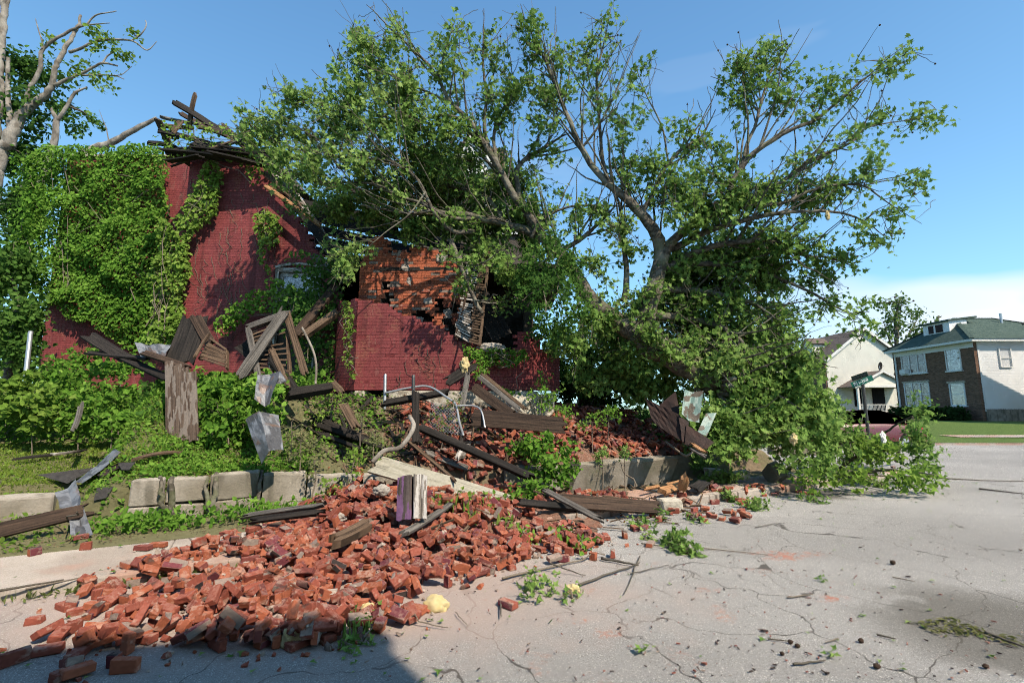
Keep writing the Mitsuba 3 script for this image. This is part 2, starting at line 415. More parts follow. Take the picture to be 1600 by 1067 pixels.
def f_road(p, n, uv):
    wx = p.x + 1.1 * (fbm(p.x * 1.1, p.y * 1.1, 1.0, 5) - .5); wy = p.y + 1.1 * (fbm(p.x * 1.1 + 9, p.y * 1.1, 2.0, 5) - .5)
    g = noise(p.x * 130, p.y * 130, 1.0); g2 = noise(p.x * 310, p.y * 310, 2.0)
    c = mi.Color3f(.218, .211, .202) * (.80 + .22 * g + .22 * g2)
    c = mix(c, mi.Color3f(.12, .11, .10), .8 * smoothstep(.70, .8, noise(p.x * 210, p.y * 210, 5.0)))
    c = mix(c, mi.Color3f(.55, .52, .48), .7 * smoothstep(.78, .86, noise(p.x * 180 + 31, p.y * 180, 9.0)))
    c = c * (.84 + .32 * fbm(p.x * .55, p.y * .55, 3.0, 4))
    f1, f2, r = voronoi(wx * .95, wy * .95)
    keep = smoothstep(.31, .42, fbm(p.x * .8 + 3, p.y * .8, 6.0, 3))
    wob = .006 + .009 * noise(p.x * 9, p.y * 9, 3.3)
    crack = (1 - smoothstep(wob * .55, wob * 1.6, f2 - f1)) * keep
    h1, h2, r2 = voronoi(wx * 2.3 + 7, wy * 2.3)
    crack2 = (1 - smoothstep(.008, .03, h2 - h1)) * smoothstep(.57, .66, fbm(p.x * .6 + 20, p.y * .6, 8.0, 3)) * .7
    c = mix(c, mi.Color3f(.055, .05, .045), .92 * dr.maximum(crack, crack2))
    c = c * (1 - .12 * smoothstep(.50, .72, fbm(p.x * .35 + 5, p.y * .9, 31.0, 4)))
    # dark mottled patch near the right edge; oily, weedy stain by the kerb
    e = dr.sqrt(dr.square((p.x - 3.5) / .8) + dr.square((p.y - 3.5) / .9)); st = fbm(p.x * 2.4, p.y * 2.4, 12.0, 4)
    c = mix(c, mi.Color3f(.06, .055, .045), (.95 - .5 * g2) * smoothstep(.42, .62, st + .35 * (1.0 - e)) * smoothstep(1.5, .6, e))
    e2 = dr.sqrt(dr.square((p.x - 5.5) / 1.6) + dr.square((p.y - 9.0) / .55))
    c = mix(c, mi.Color3f(.06, .055, .05), .8 * smoothstep(.45, .6, st + .3 * (1 - e2)) * smoothstep(1.3, .5, e2))
    # brick dust
    d0 = dr.sqrt(dr.square((p.x + 1.9) / 3.1) + dr.square((p.y - 4.4) / 1.35)); dn = fbm(p.x * 5, p.y * 5, 15.0, 4)
    c = mix(c, mi.Color3f(.29, .225, .195), .75 * smoothstep(1.25, .5, d0 + .5 * (dn - .5)))
    spot = .6 * smoothstep(.45, .62, noise(p.x * 60, p.y * 60, 4.2)) * smoothstep(.69, .83, fbm(p.x * 3.1, p.y * 3.1, 21.0, 4)) * smoothstep(3.6, 1.0, dr.abs(p.x)) * smoothstep(8.5, 5.0, p.y)
    c = mix(c, mi.Color3f(.30, .095, .045), .8 * spot)
    for (sx, sy, sr) in ((2.95, 5.35, .22), (2.78, 5.2, .12), (1.65, 4.35, .08), (.45, 3.75, .07), (2.6, 4.15, .10)):
        ds = dr.sqrt(dr.square((p.x - sx) / sr * .6) + dr.square((p.y - sy) / sr * 1.6))
        c = mix(c, mi.Color3f(.28, .10, .06), .85 * smoothstep(.45, .62, noise(p.x * 70, p.y * 70, 2.2) * .5 + noise(p.x * 24, p.y * 24, 7.0) * .5) * smoothstep(1.4, .1, ds + .9 * (noise(p.x * 22, p.y * 22, 4.0) - .5)))
    return c


def f_road_h(p, n, uv): return noise(p.x * 130, p.y * 130, 1.0) * .7 + noise(p.x * 310, p.y * 310, 2.0) * .5


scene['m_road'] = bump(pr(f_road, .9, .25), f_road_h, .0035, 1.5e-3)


def f_walk(p, n, uv):
    g = noise(p.x * 140, p.y * 140, 1.0); b = fbm(p.x * 1.5, p.y * 1.5, 2.0, 4)
    c = mix(mi.Color3f(.32, .285, .25), mi.Color3f(.25, .215, .185), smoothstep(.35, .65, b)) * (.82 + .32 * g)
    c = mix(c, mi.Color3f(.31, .165, .12), .6 * smoothstep(.5, .75, fbm(p.x * 2.2 + 5, p.y * 2.2, 5.0, 4) + .15 * smoothstep(-4.5, -2.0, p.x)))
    f1, f2, r = voronoi(p.x * .9 + .2 * b, p.y * .9)
    return mix(c, mi.Color3f(.06, .05, .04), .8 * (1 - smoothstep(.008, .022, f2 - f1)) * smoothstep(.45, .6, noise(p.x * 1.3, p.y * 1.3, 2.2)))


scene['m_sidewalk'] = bump(pr(f_walk, .92, .2), f_road_h, .003, 1.5e-3)


def f_soil(p, n, uv):
    g = fbm(p.x * 18, p.y * 18, p.z * 18, 4); b = fbm(p.x * 1.4, p.y * 1.4, 4.0, 3)
    c = mix(mi.Color3f(.10, .075, .05), mi.Color3f(.19, .15, .105), g)
    green = smoothstep(.40, .6, b * .7 + g * .3 + .22 * smoothstep(-1.5, -4.0, p.x))
    return mix(c, mi.Color3f(.050, .080, .020), .45 * green)


scene['m_soil'] = bump(pr(f_soil, .95, .1), lambda p, n, uv: fbm(p.x * 20, p.y * 20, p.z * 20, 4), .03, 4e-3)


def f_lawn(p, n, uv):
    g = fbm(p.x * 6, p.y * 6, 1.0, 4); h = noise(p.x * 40, p.y * 16, 1.0)
    return mix(mi.Color3f(.050, .085, .020), mi.Color3f(.085, .120, .036), g) * (.5 + .6 * h)


scene['m_lawn'] = pr(f_lawn, .95, .1)


def f_zinc(p, n, uv):
    g = fbm(uv.x * 9, uv.y * 9, 3.0, 4); k = fbm(uv.x * 3, uv.y * 14, 8.0, 3)
    c = mix(mi.Color3f(.085, .09, .10), mi.Color3f(.185, .195, .215), smoothstep(.35, .65, g))
    c = mix(c, mi.Color3f(.05, .05, .055), .8 * smoothstep(.56, .66, k))
    return mix(c, mi.Color3f(.16, .08, .04), .5 * smoothstep(.66, .74, fbm(uv.x * 6 + 4, uv.y * 6, 1.0, 3)))


scene['m_zinc'] = two(pr(f_zinc, .55, .5, metallic=.2))


def f_patina(p, n, uv):
    g = fbm(uv.x * 5, uv.y * 16, 3.0, 4); k = fbm(uv.x * 9, uv.y * 9, 8.0, 4)
    c = mix(mi.Color3f(.12, .19, .17), mi.Color3f(.23, .29, .26), smoothstep(.4, .6, g))
    return mix(c, mi.Color3f(.07, .045, .03), .9 * smoothstep(.50, .60, k))


scene['m_patina'] = two(pr(f_patina, .65, .4))
scene['m_rust'] = two(pr(lambda p, n, uv: mix(mi.Color3f(.010, .008, .008), mi.Color3f(.045, .022, .017), fbm(uv.x * 6, uv.y * 6, 1.0, 4)), .8, .3))
scene['m_tar'] = two(pr(lambda p, n, uv: mi.Color3f(.035, .033, .033) * (.5 + fbm(p.x * 25, p.y * 25, p.z * 25, 3)), .85, .25))
scene['m_steel'] = pr((.42, .43, .44), .42, .5, metallic=.7)
scene['m_foam'] = pr(lambda p, n, uv: mix(mi.Color3f(.40, .31, .13), mi.Color3f(.50, .42, .25), fbm(p.x * 25, p.y * 25, p.z * 25, 4)), .95, .1)
scene['m_plaster'] = bump(pr(lambda p, n, uv: mix(mi.Color3f(.2, .18, .155), mi.Color3f(.36, .33, .295), fbm(p.x * 9, p.y * 9, p.z * 9, 4)), .95, .1), lambda p, n, uv: fbm(p.x * 20, p.y * 20, p.z * 20, 4), .02, 3e-3)


def siding(base, pitch, dirt=.12):
    def fn(p, n, uv):
        return mi.Color3f(base) * (1 - dirt + 2 * dirt * fbm(p.x * 1.3, p.y * 1.3, p.z * .6, 3))
    return pr(fn, .6, .35)


scene['m_siding_white'] = siding((.62, .62, .62), .10)
scene['m_siding_cream'] = siding((.60, .585, .53), .10)
scene['m_trim'] = pr((.55, .545, .53), .55, .4)


def f_brown(p, n, uv):
    s = mi.Float(p.y) + mi.Float(p.x); r = dr.floor(p.z / .075)
    bx = s / .22 + .5 * (r - 2 * dr.floor(r / 2)); fx, fz = bx - dr.floor(bx), p.z / .075 - r
    j = smoothstep(.0, .04, fx) * smoothstep(1.0, .96, fx) * smoothstep(0.0, .1, fz) * smoothstep(1.0, .9, fz)
    v = cell_rand(dr.floor(bx), r, 3)
    return mix(mi.Color3f(.13, .115, .10), mi.Color3f(.125, .070, .045) * (.6 + .8 * v), j)


scene['m_brick_brown'] = pr(f_brown, .9, .2)


def f_shingle(a, b):
    def fn(p, n, uv):
        r = dr.floor(p.z / .09); v = cell_rand(dr.floor((p.x + p.y) / .3 + .5 * r), r, 5)
        return mix(mi.Color3f(a), mi.Color3f(b), .6 * v + .4 * fbm(p.x * 3, p.y * 3, p.z * 3, 3))
    return fn


scene['m_shingle_green'] = pr(f_shingle((.030, .050, .042), (.060, .085, .072)), .9, .2)
scene['m_shingle_brown'] = pr(f_shingle((.075, .058, .050), (.135, .108, .094)), .9, .2)
scene['m_glass'] = {'type': 'thindielectric'}
scene['m_curtain'] = two(pr(lambda p, n, uv: mi.Color3f(.10, .108, .125) * (.6 + .5 * noise((p.x + p.y) * 16, p.z * .4, 1.0)), .9, .1))
scene['m_dark'] = two(pr((.012, .012, .013), .9, .2))
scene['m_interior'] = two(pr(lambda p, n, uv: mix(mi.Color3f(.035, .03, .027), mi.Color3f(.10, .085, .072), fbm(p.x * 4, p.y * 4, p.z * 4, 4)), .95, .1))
scene['m_car_paint'] = two(pr((.085, .006, .011), .3, .5, clearcoat=1.0, clearcoat_gloss=.95))
scene['m_black'] = pr((.015, .015, .016), .5, .4)
scene['m_lamp_red'] = pr((.45, .02, .02), .2, .6)
scene['m_sign_green'] = two(pr((.01, .135, .095), .35, .5))
scene['m_sign_dark'] = two(pr((.006, .045, .032), .35, .5))
scene['m_sign_white'] = pr((.75, .78, .78), .4, .5)
scene['m_post'] = pr((.06, .06, .06), .5, .5, metallic=.5)

# ---------------------------------------------------------------- ground: road, kerb, pavement, yard
SD = unit(A3(.877, .481, 0)); ND = A3(-SD[1], SD[0], 0); K0 = A3(-3.68, 4.35, 0)


def ab(x, y): return (x - K0[0]) * SD[0] + (y - K0[1]) * SD[1], (x - K0[0]) * ND[0] + (y - K0[1]) * ND[1]


def pab(a, b, z=0.0): return K0 + a * SD + b * ND + A3(0, 0, z)


def sstep(a, b, x):
    t = np.clip((x - a) / (b - a), 0, 1)
    return t * t * (3 - 2 * t)


def bwall(a): return np.interp(a, [-.2, 1.3, 2.6, 4.0, 5.2, 6.2, 8.6, 12.0], [2.25, 2.22, 2.12, 1.92, 1.70, 1.28, 1.42, 1.7])


def terr(x, y):
    """Height of the yard and of the pavement in front of it."""
    x = np.asarray(x, float); y = np.asarray(y, float); a, b = ab(x, y)
    w_ = bwall(a)
    right = .10 + .48 * sstep(w_ + .10, w_ + .26, b) + .40 * sstep(w_ + .2, w_ + 1.4, b) + .78 * sstep(w_ + 1.0, 5.0, b) + .35 * sstep(6, 12, b)
    left = .10 + .26 * sstep(3.34, 3.44, b) + .14 * sstep(3.82, 3.92, b) + .35 * sstep(4.0, 6.8, b) + .85 * sstep(6.4, 9.6, b) + .35 * sstep(9, 13, b)
    far = .10 + .48 * sstep(w_ + .10, w_ + .26, b) + .15 * sstep(1.9, 4, b) + .75 * sstep(2.2, 5.0, b) * (1 - sstep(9.5, 13, a)) + .3 * sstep(4, 9, b)
    w = sstep(-1.0, -.35, a); w2 = sstep(6.5, 8.5, a)
    h = left * (1 - w) + (right * (1 - w2) + far * w2) * w
    n = meshkit.fbm(np.stack([x * 1.3, y * 1.3, x * 0], -1), 3, 5) - .5
    return h + .14 * n * sstep(1.15, 2.2, b)


def grid(xs, ys, zf):
    X, Y = np.meshgrid(xs, ys, indexing='ij'); Z = zf(X, Y)
    m, n = X.shape; i, j = np.meshgrid(np.arange(m - 1), np.arange(n - 1), indexing='ij')
    q = np.stack([i * n + j, (i + 1) * n + j, (i + 1) * n + j + 1, i * n + j + 1], -1).reshape(-1, 4)
    return np.stack([X, Y, Z], -1).reshape(-1, 3), np.vstack([q[:, [0, 1, 2]], q[:, [0, 2, 3]]])


# the ground to the horizon, the road on it
v, f = grid(np.linspace(-1500, 1500, 41), np.linspace(-1500, 1500, 41), lambda x, y: x * 0 - .03)
put('ground', trimesh.Trimesh(v, f, process=False), 'm_lawn', kind='structure')
xs = np.concatenate([np.linspace(-60, -12, 20)[:-1], np.linspace(-12, 14, 120), np.linspace(14, 90, 40)[1:]])
ys = np.concatenate([np.linspace(-40, -1, 20)[:-1], np.linspace(-1, 20.6, 110)])


def road_z(x, y):
    return .02 * (meshkit.fbm(np.stack([x * .5, y * .5, x * 0], -1), 2, 1) - .5)


v, f = grid(xs, ys, road_z)
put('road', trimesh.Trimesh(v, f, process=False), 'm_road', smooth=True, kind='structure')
# the yard of the ruined house
aa = np.concatenate([np.linspace(-26, -5, 22)[:-1], np.linspace(-5, 13.2, 150)]); bb = np.concatenate([np.linspace(1.10, 6, 80), np.linspace(6, 40, 40)[1:]])
AA, BB = np.meshgrid(aa, bb, indexing='ij')
P = K0 + AA[..., None] * SD + BB[..., None] * ND
Zt = terr(P[..., 0], P[..., 1])
edge = sstep(13.2, 12.2, AA); Zt = Zt * edge + .05 * (1 - edge)
m, n = AA.shape; i, j = np.meshgrid(np.arange(m - 1), np.arange(n - 1), indexing='ij')
q = np.stack([i * n + j, (i + 1) * n + j, (i + 1) * n + j + 1, i * n + j + 1], -1).reshape(-1, 4)
put('yard_ground', trimesh.Trimesh(np.concatenate([P[..., :2], Zt[..., None]], -1).reshape(-1, 3), np.vstack([q[:, [0, 1, 2]], q[:, [0, 2, 3]]]), process=False), 'm_soil', smooth=True, kind='structure')
# kerb stones and pavement slabs
rg = np.random.default_rng(3)
pv = put('pavement', MB().box(pab(-10, .62, .02), (30, 1.0, .08), np.stack([SD, ND, [0, 0, 1]], 1)), 'm_soil', kind='structure')
ax = np.stack([SD, ND, A3(0, 0, 1)], 1)
x0 = -22.0
while x0 < 11.6:
    L = 1.5
    tl = rand_rot(rg, .008)
    put('slab', MB().box(pab(x0 + L / 2, .64, .045 + rg.normal() * .003), (L - .012, .98, .10), tl @ ax, ch=.008, jit=.004, rng=rg), 'm_sidewalk', pv)
    x0 += L
kb = put('kerb', MB().box(pab(-4, .06, .01), (36, .08, .07), ax), 'm_soil', kind='structure')
x0 = -22.0
while x0 < 13.2:
    L = rg.uniform(1.9, 2.6)
    put('kerb_stone', MB().box(pab(x0 + L / 2, .07, .03 + rg.normal() * .006), (L - .015, .155, .15), rand_rot(rg, .012) @ ax, ch=.018, jit=.008, rng=rg), 'm_sidewalk', kb)
    x0 += L
# the corner beyond the cross street: kerb, lawn, path
fk = put('far_kerb', MB().box(A3(54, 20.66, .03), (72, .14, .10), None), 'm_sidewalk', kind='structure')
v, f = grid(np.linspace(18.2, 120, 60), np.linspace(20.73, 130, 60), lambda x, y: .07 + .43 * sstep(21, 38, y) + .05 * meshkit.fbm(np.stack([x * .4, y * .4, x * 0], -1), 2, 2))
put('far_lawn', trimesh.Trimesh(v, f, process=False), 'm_lawn', smooth=True, kind='structure')
put('far_path', MB().add(*grid(np.linspace(22, 90, 40), np.linspace(23.6, 24.9, 3), lambda x, y: .135 + .43 * sstep(21, 38, y) + .0 * x)), 'm_sidewalk', smooth=True, kind='structure')

# ---------------------------------------------------------------- the ruined house
EX, EY, EZ = np.eye(3)
RB = np.random.default_rng(11)
house = thing('ruined_house', 'collapsed dark red painted brick house half covered in ivy with torn open walls', 'house')
BL, BH, BJ = .207, .063, .008
ALLBRICKS = []       # (distance, wall key, M4, class list, material)


def brick_wall(wall, P0, e, W, Z0, Z1, keep, mat, mort, cls, depth=.10, proud=.004, rough=0.0, rec=.0045):
    """Bricks in running bond on a wall plane from P0 along e (unit); outward normal = e x up."""
    nrm = np.cross(e, EZ); mm = MB(); rows = int((Z1 - Z0) / (BH + BJ)); R = np.stack([e, -nrm, EZ], 1)
    for r in range(rows):
        z = Z0 + r * (BH + BJ); header = r % (3 if rough else 6) == 2
        step = (BL / 2 if header else BL) + BJ; x = -(step / 2 if r % 2 else 0)
        while x < W:
            a, b = max(x, 0), min(x + step - BJ, W); x += step
            if b - a < .03 or not keep((a + b) / 2, z + BH / 2): continue
            c = P0 + e * ((a + b) / 2) + EZ * (z + BH / 2)
            mm.box(c - nrm * (depth / 2 + rec) - EZ * (0), (b - a + BJ, depth, BH + BJ), R)
            p = RB.normal() * proud + rough * RB.uniform(-1, 1)
            cc = c - nrm * (depth / 2) + nrm * p
            ALLBRICKS.append((np.linalg.norm(cc - CAM), wall, cc, (b - a, depth, BH), (R if rough == 0 else rand_rot(RB, .012) @ R), cls(), mat))
    put('mortar', mm, mort, wall)


# main front wall
YM = 12.3
mb = MB()
pts = [at(262, 600, YM), at(262, 243, YM), at(400, 243, YM), at(440, 300, YM), at(500, 395, YM), at(535, 470, YM), at(560, 520, YM), at(560, 620, YM)]
XL, XR = pts[0][0], pts[-1][0]; ZB, ZT = 1.9, pts[1][2]
zlim = lambda x: np.interp(x + XL, [p[0] for p in pts[2:7]], [p[2] for p in pts[2:7]])
win = (at(432, 419, YM), at(492, 600, YM))
wx0, wx1, wz1, wz0 = win[0][0] - XL, win[1][0] - XL, win[0][2], win[1][2]
main_wall = house + '__front_wall'
put('front_wall', MB().box(A3((XL + XR) / 2, YM + .28, 1.6), (XR - XL, .1, .9)), 'm_limestone', house)
brick_wall(main_wall, A3(XL, YM, 0), EX, XR - XL, ZB, ZT, lambda x, z: z < zlim(x) - .03 and not (wx0 < x < wx1 and z < wz1), 'm_paint', 'm_mortar_painted', lambda: 4, proud=.0015)
# backing so that no light comes through
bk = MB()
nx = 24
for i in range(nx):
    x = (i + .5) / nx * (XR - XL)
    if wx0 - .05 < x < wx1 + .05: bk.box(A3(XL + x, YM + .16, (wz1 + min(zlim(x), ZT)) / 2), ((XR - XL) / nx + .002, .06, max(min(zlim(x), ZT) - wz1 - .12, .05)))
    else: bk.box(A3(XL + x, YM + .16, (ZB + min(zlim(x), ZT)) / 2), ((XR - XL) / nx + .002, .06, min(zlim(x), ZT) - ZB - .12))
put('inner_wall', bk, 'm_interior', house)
# window with arched lintel, frame, sash and panes
wn = put('window', MB().box(A3(XL + wx0 + .05, YM + .01, (wz0 + wz1) / 2), (.10, .12, wz1 - wz0)).box(A3(XL + wx1 - .05, YM + .01, (wz0 + wz1) / 2), (.10, .12, wz1 - wz0)).box(A3(XL + (wx0 + wx1) / 2, YM + .01, wz1 - .06), (wx1 - wx0 - .2, .12, .11)), 'm_wood_white', house, label='tall window with peeling white frame behind vines')
arch = MB()
for k in range(9):
    q0, q1 = -1 + 2 * k / 9, -1 + 2 * (k + 1) / 9
    p0 = A3(XL + (wx0 + wx1) / 2 + q0 * (wx1 - wx0) / 2, YM - .03, wz1 + .11 - .10 * q0 * q0); p1 = A3(XL + (wx0 + wx1) / 2 + q1 * (wx1 - wx0) / 2, YM - .03, wz1 + .11 - .10 * q1 * q1)
    arch.bar(p0, p1, .06, .08, -EY)
put('arch_trim', arch, 'm_wood_white', wn)
sz = wz1 - .62
put('sash', MB().box(A3(XL + (wx0 + wx1) / 2, YM + .05, wz1 - .17), (wx1 - wx0 - .2, .05, .10)).box(A3(XL + (wx0 + wx1) / 2, YM + .05, sz), (wx1 - wx0 - .2, .05, .05)).box(A3(XL + wx0 + .15, YM + .05, (wz1 + sz) / 2 - .2), (.08, .05, .9)).box(A3(XL + wx1 - .15, YM + .05, (wz1 + sz) / 2 - .2), (.08, .05, .9)), 'm_wood_white', wn)
put('pane', MB().box(A3(XL + (wx0 + wx1) / 2, YM + .055, (wz1 - .2 + sz) / 2), (wx1 - wx0 - .3, .006, wz1 - .2 - sz)), 'm_glass', wn)
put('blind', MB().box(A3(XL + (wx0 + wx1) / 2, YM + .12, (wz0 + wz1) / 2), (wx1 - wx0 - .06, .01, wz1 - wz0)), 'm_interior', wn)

# the ivy wing, set back on the left
YW = 14.5
wl, wr = at(62, 560, YW)[0], at(275, 500, YW)[0]; wt = at(150, 246, YW)[2]
put('wing_wall', MB().box(A3((wl + wr) / 2, YW + .2, (1.5 + wt) / 2), (wr - wl - .01, .18, wt - 1.5)), 'm_mortar_painted', house)
brick_wall(house + '__wing_wall', A3(wl, YW, 0), EX, wr - wl, 1.7, wt, lambda x, z: True, 'm_paint', 'm_mortar_painted', lambda: 4, proud=.0015)
put('coping', MB().box(A3((wl + wr) / 2, YW + .12, wt + .03), (wr - wl + .1, .4, .08), ch=.01), 'm_limestone', house)
put('side_wall', MB().box(A3(wl - .001, YW + 2.4, (1.5 + wt) / 2), (.2, 4.2, wt - 1.5)).box(A3(XL + .1, (YM + YW) / 2 + .2, (1.5 + ZT) / 2), (.2, YW - YM - .12, ZT - 1.5)), 'm_mortar_painted', house)
# rear masses and floors that keep the inside dark
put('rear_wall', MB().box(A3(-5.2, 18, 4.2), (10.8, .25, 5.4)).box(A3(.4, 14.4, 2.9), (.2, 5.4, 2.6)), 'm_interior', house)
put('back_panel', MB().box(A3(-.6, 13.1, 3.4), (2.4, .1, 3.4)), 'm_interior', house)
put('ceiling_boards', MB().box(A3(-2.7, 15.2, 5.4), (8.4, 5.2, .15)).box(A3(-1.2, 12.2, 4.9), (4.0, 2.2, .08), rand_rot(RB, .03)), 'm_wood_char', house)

# the bay: canted sides, broken front
YB = 10.3
p555, p830 = at(553, 609, YB), at(829, 609, YB)
xl, xr = p555[0], p830[0]; zb = at(553, 609, YB)[2]
prof_u = [553, 556, 575, 590, 606, 618, 628, 642, 660, 680, 700, 722, 740, 758, 762, 800, 803, 806, 830]
prof_v = [462, 466, 468, 474, 478, 486, 490, 494, 500, 508, 516, 530, 536, 540, 549, 551, 548, 522, 518]
fx = [at(u, 560, YB)[0] - xl for u in prof_u]; fz = [at(u, vv, YB)[2] for u, vv in zip(prof_u, prof_v)]
bay = house + '__bay_wall'
put('bay_wall', MB().box(A3((xl + xr) / 2 + .35, YB + .09, zb - .27), (xr - xl - .8, .2, .5), ch=.02, jit=.02).box(A3(xl + .12, YB + .08, zb - .22), (.24, .2, .42), ch=.02, jit=.02), 'm_limestone', house, label='low broken front wall of the bay, stepped like stairs')
brick_wall(bay, A3(xl, YB, 0), EX, xr - xl, zb, zb + 2.15, lambda x, z: z < np.interp(x, fx, fz), 'm_paint', 'm_mortar_painted', lambda: 4, proud=.0022)
cl = unit(A3(.70, -.71, 0)); LW = 1.0
brick_wall(bay, A3(xl, YB, 0) - cl * LW, cl, LW - .004, zb, zb + 2.15, lambda x, z: z < fz[0] + .1 - .2 * abs(math.sin(x * 9)), 'm_paint', 'm_mortar_painted', lambda: 4, proud=.002)
cr = unit(A3(.70, .71, 0))
brick_wall(bay, A3(xr + .004, YB, 0), cr, 1.0, zb, zb + 2.0, lambda x, z: z < fz[-1] - .25 + .5 * x and (x < .38 or z < zb + .9), 'm_paint', 'm_mortar_painted', lambda: 4, proud=.002)
put('foundation', MB().box(A3(xr - .05, YB - .06, zb - .40), (.5, .3, .74), rotz(.2), ch=.05, jit=.06).box(A3(xr + .3, YB + .3, zb - .42), (.4, .4, .7), rotz(.75), ch=.05, jit=.06), 'm_limestone', house)
# the exposed inner wall of orange brick with a slot and a chimney breast
YI = 11.1
iu = [560, 566, 574, 590, 604, 606, 640, 644, 656, 668, 690, 705, 720]; iv = [440, 388, 372, 366, 374, 392, 392, 388, 380, 392, 392, 400, 420]
ixl = at(560, 470, YI)[0]; ixr = at(722, 470, YI)[0]
ifx = [at(u, 450, YI)[0] - ixl for u in iu]; ifz = [at(u, vv, YI)[2] for u, vv in zip(iu, iv)]
su = lambda u: at(u, 450, YI)[0] - ixl
slot_z1 = at(600, 415, YI)[2]


def inner_keep(x, z):
    if z > np.interp(x, ifx, ifz) + .04 * math.sin(x * 31): return False
    q = (slot_z1 - z) / .9
    if su(597) < x < su(600) + np.clip(q, 0, 1) * (su(613) - su(600)) and z < slot_z1: return False
    n = float(meshkit.fbm(np.array([x * 2.6, z * 2.2, 3.0]), 3, 4))
    if x > su(645) and z < at(645, 440, YI)[2] - .5 * (x - su(645)) + .2: return n > .37
    return n > .16
    return True


put('inner_brick_wall', MB().box(A3((ixl + ixr) / 2, YI + .5, 3.0), (ixr - ixl, .1, 3.4)), 'm_interior', house, label='exposed inner wall of bright orange unpainted brick')
brick_wall(house + '__inner_brick_wall', A3(ixl, YI, 0), EX, ixr - ixl, 2.6, 5.9, inner_keep, 'm_brick', 'm_mortar', lambda: [7, 7, 7, 7, 7, 7, 7, 0, 1, 3][RB.integers(10)], proud=.005, rough=.007, rec=.026)
pl = MB()
for u, vv, s_ in ((624, 400, .16), (634, 418, .14), (640, 440, .12), (668, 470, .16), (690, 405, .2), (715, 405, .25), (655, 500, .14), (700, 490, .16), (624, 500, .12)):
    pl.box(at(u, vv, YI + .0), (s_ * RB.uniform(.8, 1.4), .05, s_ * RB.uniform(.8, 1.6)), rand_rot(RB, .3), ch=.02, jit=.03, rng=RB)
put('plaster_patch', pl, 'm_plaster', house, kind='stuff')

# assign bricks: the 300 nearest parts on the bay and inner wall, the rest one mesh per wall
ALLBRICKS.sort(key=lambda t: t[0])
cache, restm, nb = {}, {}, 0
for d, wall, c, size, R, cls, mat in ALLBRICKS:
    vis = project(c)
    near = ('bay' in wall or 'inner_brick' in wall) and nb < 300 and vis[1] > 380
    if near and abs(R[0, 0]) > .9:
        nb += 1
        key = (round(size[0], 2), round(size[1], 2), cls, mat, int(RB.integers(4)))
        if key not in cache: cache[key] = MB().box(A3(0, 0, 0), (key[0], key[1], BH), None, ch=.005, jit=.002, rng=RB, cls=cls).ply(mat)
        put('brick', cache[key], None, wall, to_world=M4(R, c))
    else:
        restm.setdefault((wall, mat), MB()).box(c, size, R, cls=cls, rng=RB)
for (wall, mat), mb in restm.items(): put('brickwork', mb, mat, wall, kind='stuff')

# lath walls of the bay
def lath(name, p00, p10, p01, p11, mat, n, parent=None, studs=3, skip=.12, rng=RB, **k):
    """Studs and laths between four corners (lower left, lower right, upper left, upper right)."""
    t = parent or thing(name, **k); p00, p10, p01, p11 = map(np.asarray, (p00, p10, p01, p11))
    nn = unit(np.cross(p10 - p00, p01 - p00)); nn = nn if nn[1] < 0 else -nn
    for i in range(studs):
        q = i / (studs - 1) if studs > 1 else .5
        put('stud', MB().plank(p00 * (1 - q) + p10 * q - nn * .05, p01 * (1 - q) + p11 * q - nn * .05, .05, .09, nn, rng), 'm_wood_brown' if i else 'm_wood_dark', t)
    for i in range(n):
        if rng.uniform() < skip: continue
        q = (i + .5) / n; a = p00 * (1 - q) + p01 * q; b = p10 * (1 - q) + p11 * q
        s0, s1 = rng.uniform(-.06, .04, 2)
        e = unit(b - a)
        put('lath_strip', MB().plank(a + e * s0 + rng.normal(size=3) * .006, b + e * s1 + rng.normal(size=3) * .006, .036, .009, nn, rng, jag=.012, n=2, m=2), mat, t)
    return t


lw = house + '__lath_wall'
put('lath_wall', MB().plank(at(714, 530, 10.25), at(742, 396, 10.5), .05, .08, -EY), 'm_wood_dark', house, label='tall strip of bare wooden lath on studs')
lath('lath', at(712, 524, 10.2), at(733, 536, 10.15), at(734, 400, 10.55), at(752, 395, 10.5), 'm_wood_white', 36, lw, 2)
lath('lath', at(735, 536, 10.1), at(748, 540, 10.05), at(754, 392, 10.45), at(764, 392, 10.4), 'm_wood_brown', 36, lw, 2)

